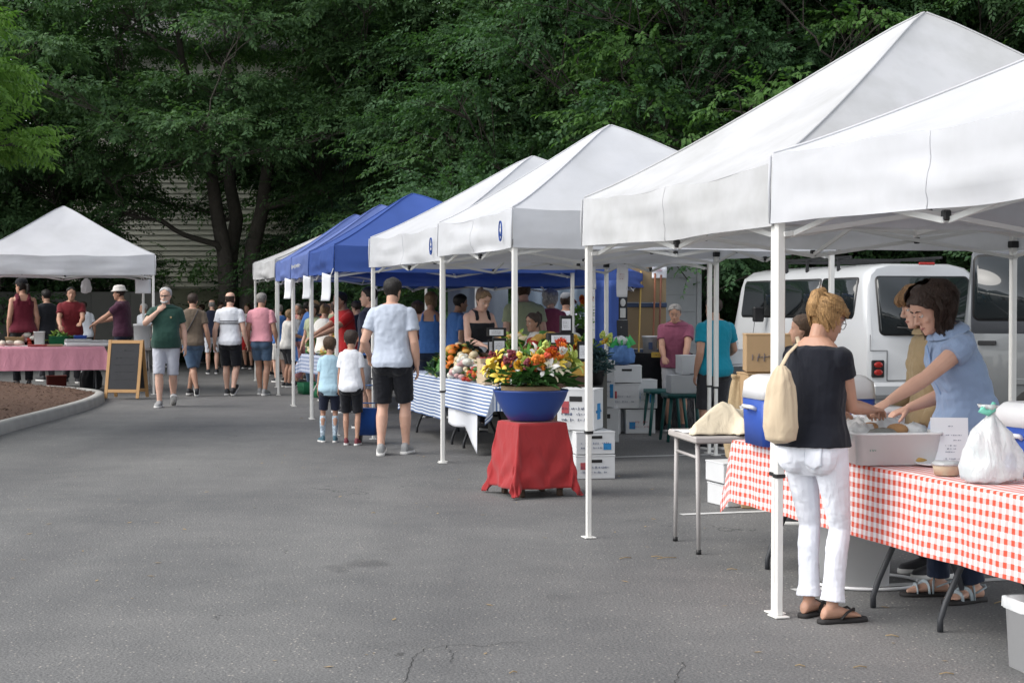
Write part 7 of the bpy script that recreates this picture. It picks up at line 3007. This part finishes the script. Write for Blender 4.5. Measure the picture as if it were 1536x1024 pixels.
# blue hand cart by the man in grey
p = G(556, 664)
root = thing('hand_cart', 'blue folding shopping cart beside the man in grey', 'cart', (p.x, p.y, 0), R(-10))
M_bt = mat('blue_tube', (.015, .07, .22, 1), .4)
mb = MB()
for x in (-.10, .10):
    mb.path([(x, 0, .12), (x, 0, .95), (x * .8, -.05, 1.0)], .011, 8)
for z_ in (.25, .45, .65):
    mb.path([(-.10, 0, z_), (.10, 0, z_)], .008, 6)
mb.path([(-.08, -.05, 1.0), (.08, -.05, 1.0)], .013, 8)
obj('frame', mb, M_bt, root)
for x in (-.13, .13):
    mb = MB()
    mb.M = Matrix.Translation((x, 0, .075)) @ Matrix.Rotation(R(90), 4, 'Y')
    mb.lathe([(.02, -.018), (.073, -.018), (.075, 0), (.073, .018), (.02, .018)], n=20)
    obj('wheel', mb, M_blackp, root)
mb = MB()
mb.rings(rbox_rings(.20, .18, .10, .40, .03, 1.15))
mb.M = None
o = obj('bag', mb, cloth('blue_nylon', c255(24, 60, 120)), root, (0, -.10, 0))

# ------------------------------------------------------------------ left stall
zl = 29.6
FLl = Vector((-9.9, 28.75, 0))
FRl = P(157, 458, zl)
FRl.z = 0
dl_ = (FRl - FLl).normalized()
bl_ = Vector((-dl_.y, dl_.x, 0))
Ll = (FRl - FLl).length
HL = .80
folding_table('folding table under the pink cloth', FLl, dl_, bl_, Ll, .75, HL, inset=.15)
table_cloth('pink tablecloth on the table under the left tent', FLl, dl_, bl_, Ll, .75, HL, .42, .1, .16, cloth('pink_cloth', c255(212, 148, 164), fold=.7), 17, fold=.025)


def atl(px, v=.2):
    # along the table by photo column
    best = None
    t = 0
    for k in range(201):
        q = FLl + dl_ * (Ll * k / 200)
        e = abs(768 + F * q.x / q.y - px)
        if best is None or e < best:
            best, t = e, Ll * k / 200
    q = FLl + dl_ * t + bl_ * v
    return Vector((q.x, q.y, HL + .012))


al = math.atan2(dl_.y, dl_.x)
M_bag = mat('bread_bag', (.52, .45, .38, 1), .4, .25, 12, .4, 18, .02)
for k, (px, lab) in enumerate(((4, 'bagged loaf at the left end of the pink table'), (16, 'second bagged loaf from the left on the pink table'), (29, 'third bagged loaf from the left on the pink table'))):
    mb = MB()
    mb.path([(-.10, 0, .05), (-.06, 0, .06), (0, 0, .066), (.06, 0, .06), (.10, 0, .04), (.13, 0, .05)], [.03, .055, .06, .055, .02, .03], 10, flat=.85)
    me = mb.mesh('x')
    crumple(me, .012, 18, k)
    tag(obj('bagged_loaf', me, M_bag, None, atl(px, .15 + .08 * (k % 2)), rr.uniform(0, 3)), lab, 'bread', 'bagged loaves on the pink table')
for (px, w, h, lab) in ((118, .46, .13, 'clear pastry box at the middle of the pink table'), (160 - 4, .50, .11, 'clear pastry tray at the right end of the pink table')):
    q = atl(px, .22)
    root = thing('pastry_box', lab, 'box', q, al, 'clear pastry boxes on the pink table')
    mb = MB()
    mb.rings(rbox_rings(w, .34, 0, h * .55, .03, 1.05))
    obj('tray', mb, M_white_pl, root)
    mb = MB()
    mb.rings(rbox_rings(w * 1.05, .36, h * .56, h, .03, .94))
    obj('lid', mb, M_clear, root)
for (px, lab, c) in ((58, 'flat reddish tray near the middle of the pink table', (.34, .08, .08, 1)), (80, 'flat tan tray beside the clear pastry box', (.38, .28, .18, 1))):
    q = atl(px, .22)
    mb = MB()
    o_ = rbox_rings(.34, .26, 0, .035, .03, 1.08)
    i_ = rbox_rings(.31, .23, .01, .035, .03, 1.08)
    mb.rings([o_[0], o_[1], i_[1], i_[0]])
    tag(obj('tray', mb, mat('tray_%d' % px, c, .6), None, q, al), lab, 'tray', 'low trays on the pink table')
# tubs and crates on a second table behind
q0 = FLl + bl_ * 1.6 + dl_ * .2
folding_table('bare folding table behind the pink one', q0, dl_, bl_, 2.6, .7, .80)
for (dx, w, h, m_, lab) in ((.55, .26, .22, M_cream_pl, 'pale tub on the back table of the left stall'), (.95, .34, .14, M_brown, 'brown carton on the back table of the left stall'), (1.40, .20, .24, M_white_pl, 'white tub in the middle of the left stall back table'), (1.75, .36, .15, mat('green_crate_plastic', (.01, .12, .05, 1), .5), 'green crate on the back table of the left stall'), (2.15, .24, .16, M_blue_pl, 'blue tub at the right of the left stall back table')):
    q = q0 + dl_ * dx + bl_ * .3
    tub('tub', lab, 'tub', (q.x, q.y, .802), al, w, .28, h, m_, 1.08, group='tubs on the back table of the left stall')
q = q0 + dl_ * 1.75 + bl_ * .3
pile('lettuce in the green crate of the left stall', (q.x, q.y, .86), .16, .1, .16, ['lime', 'green'], 30, .045, 44, al)
q = q0 + dl_ * 1.2 + bl_ * .45
pile('colourful packets heaped on the back table of the left stall', (q.x, q.y, .80), .3, .14, .26, ['white', 'pink', 'squash', 'tomato', 'white'], 40, .05, 45, al)
# white bucket pedestal right of the table
p = P(213, 458, 31.0)
root = thing('drink_dispenser', 'white cylindrical tub on a stool right of the pink table', 'tub', (p.x, p.y, 0))
mb = MB()
mb.lathe([(.14, .74), (.15, .76), (.16, 1.16), (.17, 1.16), (.17, 1.20), (.0, 1.20)][:-1] + [(.05, 1.205)], n=24)
obj('tub_body', mb, M_white_pl, root)
mb = MB()
mb.lathe([(.17, .70), (.17, .735), (.02, .736)], n=20)
obj('stool_top', mb, M_greytop, root)
for k in range(4):
    a = .785 + k * 1.571
    mb = MB()
    mb.path([(.12 * math.cos(a), .12 * math.sin(a), .72), (.17 * math.cos(a), .17 * math.sin(a), .003)], .012, 6)
    obj('leg', mb, M_steel, root)
# A-frame board
p = G(190, 598)
root = thing('chalkboard', 'wooden framed A shaped chalkboard beside the pink table', 'sign', (p.x, p.y, 0), R(-6))
M_pine = mat('varnished_pine', (.42, .24, .10, 1), .5, .2, 6, .1)
for sgn, nm in ((-1, 'front'), (1, 'back')):
    T = Matrix.Translation((0, 0, .97)) @ Matrix.Rotation(R(-14 * -sgn), 4, 'X')
    mb = MB()
    mb.M = T
    y = sgn * .012
    for x in (-.27, .27):
        mb.box((x, y, -.49), (.055, .025, .985), .004)
    mb.box((0, y, -.03), (.485, .024, .055), .004)
    mb.box((0, y, -.86), (.485, .024, .055), .004)
    fr = obj('frame', mb, M_pine, root)
    mb = MB()
    mb.M = T
    mb.box((0, y, -.445), (.483, .012, .773), .002)
    sl = obj('slate', mb, M_slate, fr)
    if sgn < 0:
        lg = MB()
        lg.M = T @ Matrix.Translation((0, y - .0075, -.40))
        r5 = random.Random(3)
        for row in range(5):
            x = -.15
            while x < .14:
                x2 = x + r5.uniform(.02, .05)
                lg.bar((x, 0, .22 - row * .12 + r5.uniform(-.01, .01)), (x2, 0, .22 - row * .12 + r5.uniform(-.02, .02)), .005, .001)
                x = x2 + r5.uniform(.012, .04)
        obj('chalk_writing', lg, mat('faint_chalk', (.10, .105, .11, 1), .9), sl)
# things under the pink table
p = P(136, 458, 30.3)
sack('duffel_bag', 'black bag on the ground under the right half of the pink table', 'bag', (p.x, p.y, 0.002), [(.1, .004), (.19, .03), (.2, .2), (.16, .32), (.06, .36)], M_blackcloth, 3, .03, 6)
p = P(84, 458, 30.2)
tub('red_crate', 'dark red crate on the ground under the pink table', 'crate', (p.x, p.y, 0.002), al, .36, .28, .24, mat('dark_red_plastic', (.16, .03, .025, 1), .6), 1.05)
# hanging bag and paper
p = P(129, 440, 30.8)
root = sack('hanging_bag', 'white plastic bag hanging under the roof of the left tent', 'bag', (p.x, p.y, p.z), [(.03, .0), (.09, .03), (.10, .12), (.07, .22), (.03, .28)], M_film, 6, .02, 12)
mb = MB()
mb.path([(0, 0, .27), (0, 0, .42)], .004, 5)
obj('cord', mb, M_pole_far, root)
a, b = P(203, 440, 29.75), P(226, 419, 29.75)
root = thing('paper_sheet', 'white paper sheet clipped inside the right corner of the left tent', 'sign', ((a.x + b.x) / 2, a.y, a.z), R(4))
mb = MB()
mb.grid(lambda s, t: ((s - .5) * (b.x - a.x), .01 * math.sin(t * 4), t * (b.z - a.z)), 4, 8)
obj('sheet', mb, M_paper, root, solid=.002)
mb = MB()
mb.box((0, 0, b.z - a.z + .03), (.03, .02, .08), .004)
obj('clip', mb, M_blackp, root)

# ------------------------------------------------------------------ vans
M_vanw = mat('white_car_paint', (.50, .51, .52, 1), .28, .03, 2, .02, 6, spec=.5, coat=.6)
M_vang = mat('silver_car_paint', (.15, .157, .16, 1), .30, .04, 2, .02, 6, spec=.5, coat=.6, metal=.2)
M_vand = mat('dark_grey_car_paint', (.07, .075, .085, 1), .35, .06, 2, 0, spec=.5, coat=.5)
M_glass = mat('car_glass', (.012, .016, .018, 1), .05, .1, 3, 0, spec=.6)
M_tyre = mat('tyre_rubber', (.018, .018, .018, 1), .85, .2, 20, .2)
M_redl = mat('tail_lamp_red', (.38, .02, .015, 1), .2, .1, 30, .1, spec=.6)
M_chrome = mat('alloy', (.5, .5, .5, 1), .3, .05, 6, 0, metal=.9)


def van(label, loc, rz, paint, W=1.84, L=4.7, HT=2.16, two_tone=None, rack=False, rake=.10):
    """local: x across, y forward from the rear, z up"""
    root = thing('parked_van', label, 'van', loc, rz)
    hw = W / 2
    secs = [(.32, .93), (.50, .985), (.75, 1.0), (1.10, .99), (1.22, .975), (HT - .28, .885), (HT - .13, .83), (HT - .045, .72), (HT, .50)]

    def sec(y, kx, kz, drop=0):
        half = [(hw * f * kx, .32 + (z - .32) * kz) for z, f in secs]
        pts = [(x, z) for x, z in half] + [(-x, z) for x, z in half[::-1]]
        return [Vector((x, y + drop * max(0, z - 1.1), z)) for x, z in pts]
    mb = MB()
    st = [sec(.00, .93, .985, rake), sec(.04, .985, .995, rake), sec(.12, 1, 1, rake), sec(.6, 1, 1, rake * .7), sec(L * .5, 1, 1), sec(L * .66, 1, 1)]
    # windscreen rake and bonnet
    for (y, zcap, kx) in ((L * .92, HT - .01, .995), (L * .95, HT - .10, .985), (L * .98, HT - .55, .96), (L * .995, 1.20, .93), (L, .95, .86)):
        half = [(hw * f * kx, min(z, zcap - .02 * (8 - i))) for i, (z, f) in enumerate(secs)]
        pts = [(x, z) for x, z in half] + [(-x, z) for x, z in half[::-1]]
        st.append([Vector((x, y, z)) for x, z in pts])
    mb.rings(st)
    bd = obj('body', mb, paint, root)
    md = bd.modifiers.new('e', 'EDGE_SPLIT')
    md.split_angle = R(40)

    def sx(z):
        return hw * (.975 + (.885 - .975) * (z - 1.22) / (HT - .28 - 1.22))

    def side_panel(sg, y0, y1, z0, z1, off, m, name, r=.06, parent=root, tw=.0):
        ring = rbox_rings(y1 - y0, z1 - z0, 0, 0, r, 1.0, 5)[0]
        mb = MB()
        a, b_ = [], []
        for p in ring:
            y, z = (y0 + y1) / 2 + p.x, (z0 + z1) / 2 + p.y
            a.append(Vector((sg * (sx(z) + off), y, z)))
            b_.append(Vector((sg * (sx(z) - .02), y, z)))
        mb.rings([b_, a] if sg > 0 else [a, b_])
        return obj(name, mb, m, parent)
    zw0, zw1 = 1.40, HT - .20
    for sg in (-1, 1):
        for (y0, y1) in ((.50 if rake > .2 else .14, 1.55), (1.63, 2.95), (3.03, 4.28)):
            fr = side_panel(sg, y0 - .025, y1 + .025, zw0 - .025, zw1 + .025, .004, M_blackp, 'window', .08)
            side_panel(sg, y0, y1, zw0, zw1, .008, M_glass, 'pane', .06, fr)
        if two_tone:
            side_panel(sg, .10, 4.45, 1.235, HT - .14, .002, two_tone, 'upper_panel', .05)
        mb = MB()
        mb.box((sg * (hw + .004), L * .42, .70), (.03, L * .62, .07), .01)
        obj('side_moulding', mb, paint, root)
        mb = MB()
        mb.box((sg * (hw * .985 + .012), .28 if two_tone else 2.85, 1.13), (.03, .20, .05), .01)
        obj('door_handle', mb, M_blackp, root)
        # door seams
        for y in (1.59, 2.80, 3.75):
            mb = MB()
            mb.path([(sg * (hw * 1.0 + .001), y, .5), (sg * (hw * .99 + .001), y, 1.1), (sg * (sx(1.3) + .0), y, 1.3)], .005, 4)
            obj('door_seam', mb, M_blackp, root)
        mb = MB()
        mb.box((sg * (hw + .10), L * .70, 1.42), (.16, .08, .22), .03)
        obj('mirror', mb, M_blackp, root)
        for y in (.85, L - .95):
            mb = MB()
            mb.M = Matrix.Translation((sg * (hw - .11), y, .33)) @ Matrix.Rotation(R(90), 4, 'Y')
            mb.lathe([(.19, -.10), (.31, -.11), (.33, -.06), (.33, .06), (.31, .11), (.19, .10)], n=28)
            wh = obj('wheel', mb, M_tyre, root)
            mb = MB()
            mb.M = Matrix.Translation((sg * (hw - .09), y, .33)) @ Matrix.Rotation(R(90 * sg), 4, 'Y')
            mb.lathe([(.195, -.05), (.195, .09), (.15, .085), (.06, .06), (.03, .075)], n=24)
            obj('rim', mb, M_chrome, wh)
    # rear glass, lamps, bumper, plate

    def ry(z):
        return rake * max(0, z - 1.1)
    ring = rbox_rings(W * .80, HT - .16 - 1.17, 0, 0, .07, 1.0, 5)[0]
    for off, k, m_, nm in ((.006, 1.0, M_blackp, 'rear_window'), (.012, .965, M_glass, 'pane')):
        mb = MB()
        a, b_ = [], []
        for p in ring:
            z = (1.17 + HT - .16) / 2 + p.y * k
            x = p.x * k * (1 - .10 * (z - 1.17) / (HT - 1.3))
            a.append(Vector((x, ry(z) - off, z)))
            b_.append(Vector((x, ry(z) + .03, z)))
        mb.rings([b_, a])
        o = obj(nm, mb, m_, root if nm == 'rear_window' else o)
    mb = MB()
    mb.path([(.05, -.02, 1.2), (.05, -.03, 1.24), (-.5, .0, 1.27)], .010, 6)
    obj('wiper', mb, M_blackp, root)
    for sg in (-1, 1):
        mb = MB()
        mb.box((sg * (hw * .84), -.0, .75), (.17, .05, .22), .02)
        lp = obj('tail_lamp', mb, M_blackp, root)
        for k in (0, 1):
            mb = MB()
            mb.ball((sg * (hw * .84), -.026, .705 + .095 * k), (.062, .012, .038), 12, 6)
            obj('lens', mb, M_redl, lp)
    mb = MB()
    for sg in (-1, 1):
        mb.path([(sg * hw * .95, .004, 1.18), (sg * hw * .955, -.004, .98), (sg * hw * .70, -.004, .98), (sg * hw * .70, -.004, .60)], .005, 4)
    mb.path([(-hw * .70, -.004, .60), (hw * .70, -.004, .60)], .005, 4)
    obj('hatch_seam', mb, M_blackp, root)
    mb = MB()
    mb.box((0, -.03, .48), (W * .99, .20, .20), .05)
    obj('bumper', mb, paint, root)
    mb = MB()
    mb.box((0, -.012, .86), (.52, .012, .12), .006)
    obj('plate_recess', mb, paint, root)
    mb = MB()
    mb.box((0, .18, HT - .005), (.22, .03, .035), .01)
    obj('brake_lamp', mb, M_redl, root)
    if rack:
        for y in (1.3, 2.3, 3.0):
            mb = MB()
            mb.bar((-.72, y, HT + .07), (.72, y, HT + .07), .05, .03)
            for sg in (-1, 1):
                mb.bar((sg * .7, y, HT - .08), (sg * .7, y, HT + .07), .04)
            obj('roof_bar', mb, M_blackp, root)
        for sg in (-1, 1):
            mb = MB()
            mb.bar((sg * .66, 1.0, HT + .10), (sg * .66, 3.3, HT + .10), .035)
            obj('roof_rail', mb, M_blackp, root)
    return root


pv = P(1303, 458, 20.6)
rzv = math.atan2(U.y, U.x) - math.pi / 2 - R(2)
axx = Matrix.Rotation(rzv, 3, 'Z') @ Vector((1, 0, 0))
cv = Vector((pv.x, pv.y, 0)) + axx * .90
van('white high roofed van with roof bars parked behind the sellers', cv, rzv, M_vanw, HT=2.09, rack=True, rake=.38)
pv = P(1486, 458, 18.4)
van('silver and dark grey van cut off by the right edge', (pv.x, pv.y + .92, 0), R(-90) - R(20), M_vang, HT=2.30, two_tone=M_vand)
# box truck behind the plywood
root = thing('box_truck', 'white box truck behind the plywood panel, between the tents and the van', 'truck', (2.42, 29.0, 0), rzv)
mb = MB()
mb.box((0, 1.9, 1.65), (2.0, 3.8, 2.0), .05)
obj('cargo_box', mb, mat('truck_white', (.33, .34, .35, 1), .5), root)
mb = MB()
for x in (-.95, .95):
    mb.bar((x, -.02, .66), (x, -.02, 2.64), .08, .05)
mb.bar((-.95, -.02, 2.60), (.95, -.02, 2.60), .05, .08)
obj('door_frame', mb, mat('grey_trim', (.28, .29, .30, 1), .5), root)
mb = MB()
mb.box((0, -.005, 1.6), (1.8, .02, 1.85), .004)
for k in range(6):
    mb.box((0, -.018, .85 + k * .3), (1.8, .012, .02), .002)
obj('roller_door', mb, mat('pale_grey_paint', (.24, .25, .26, 1), .5), root)
mb = MB()
mb.box((0, 2.3, .52), (1.0, 5.2, .16), .02)
obj('chassis', mb, M_blackp, root)
mb = MB()
mb.box((0, 4.5, 1.2), (1.9, 1.5, 1.5), .12)
cb = obj('cab', mb, M_vanw, root)
for sg in (-1, 1):
    mb = MB()
    mb.box((sg * .953, 4.6, 1.55), (.012, .8, .5), .004)
    obj('pane', mb, M_glass, cb)
    for y in (.9, 4.5):
        mb = MB()
        mb.M = Matrix.Translation((sg * .80, y, .38)) @ Matrix.Rotation(R(90), 4, 'Y')
        mb.lathe([(.2, -.11), (.36, -.12), (.38, -.06), (.38, .06), (.36, .12), (.2, .11)], n=24)
        obj('wheel', mb, M_tyre, root)
    mb = MB()
    mb.box((sg * .82, -.03, .60), (.2, .03, .10), .01)
    obj('tail_lamp', mb, M_redl, root)
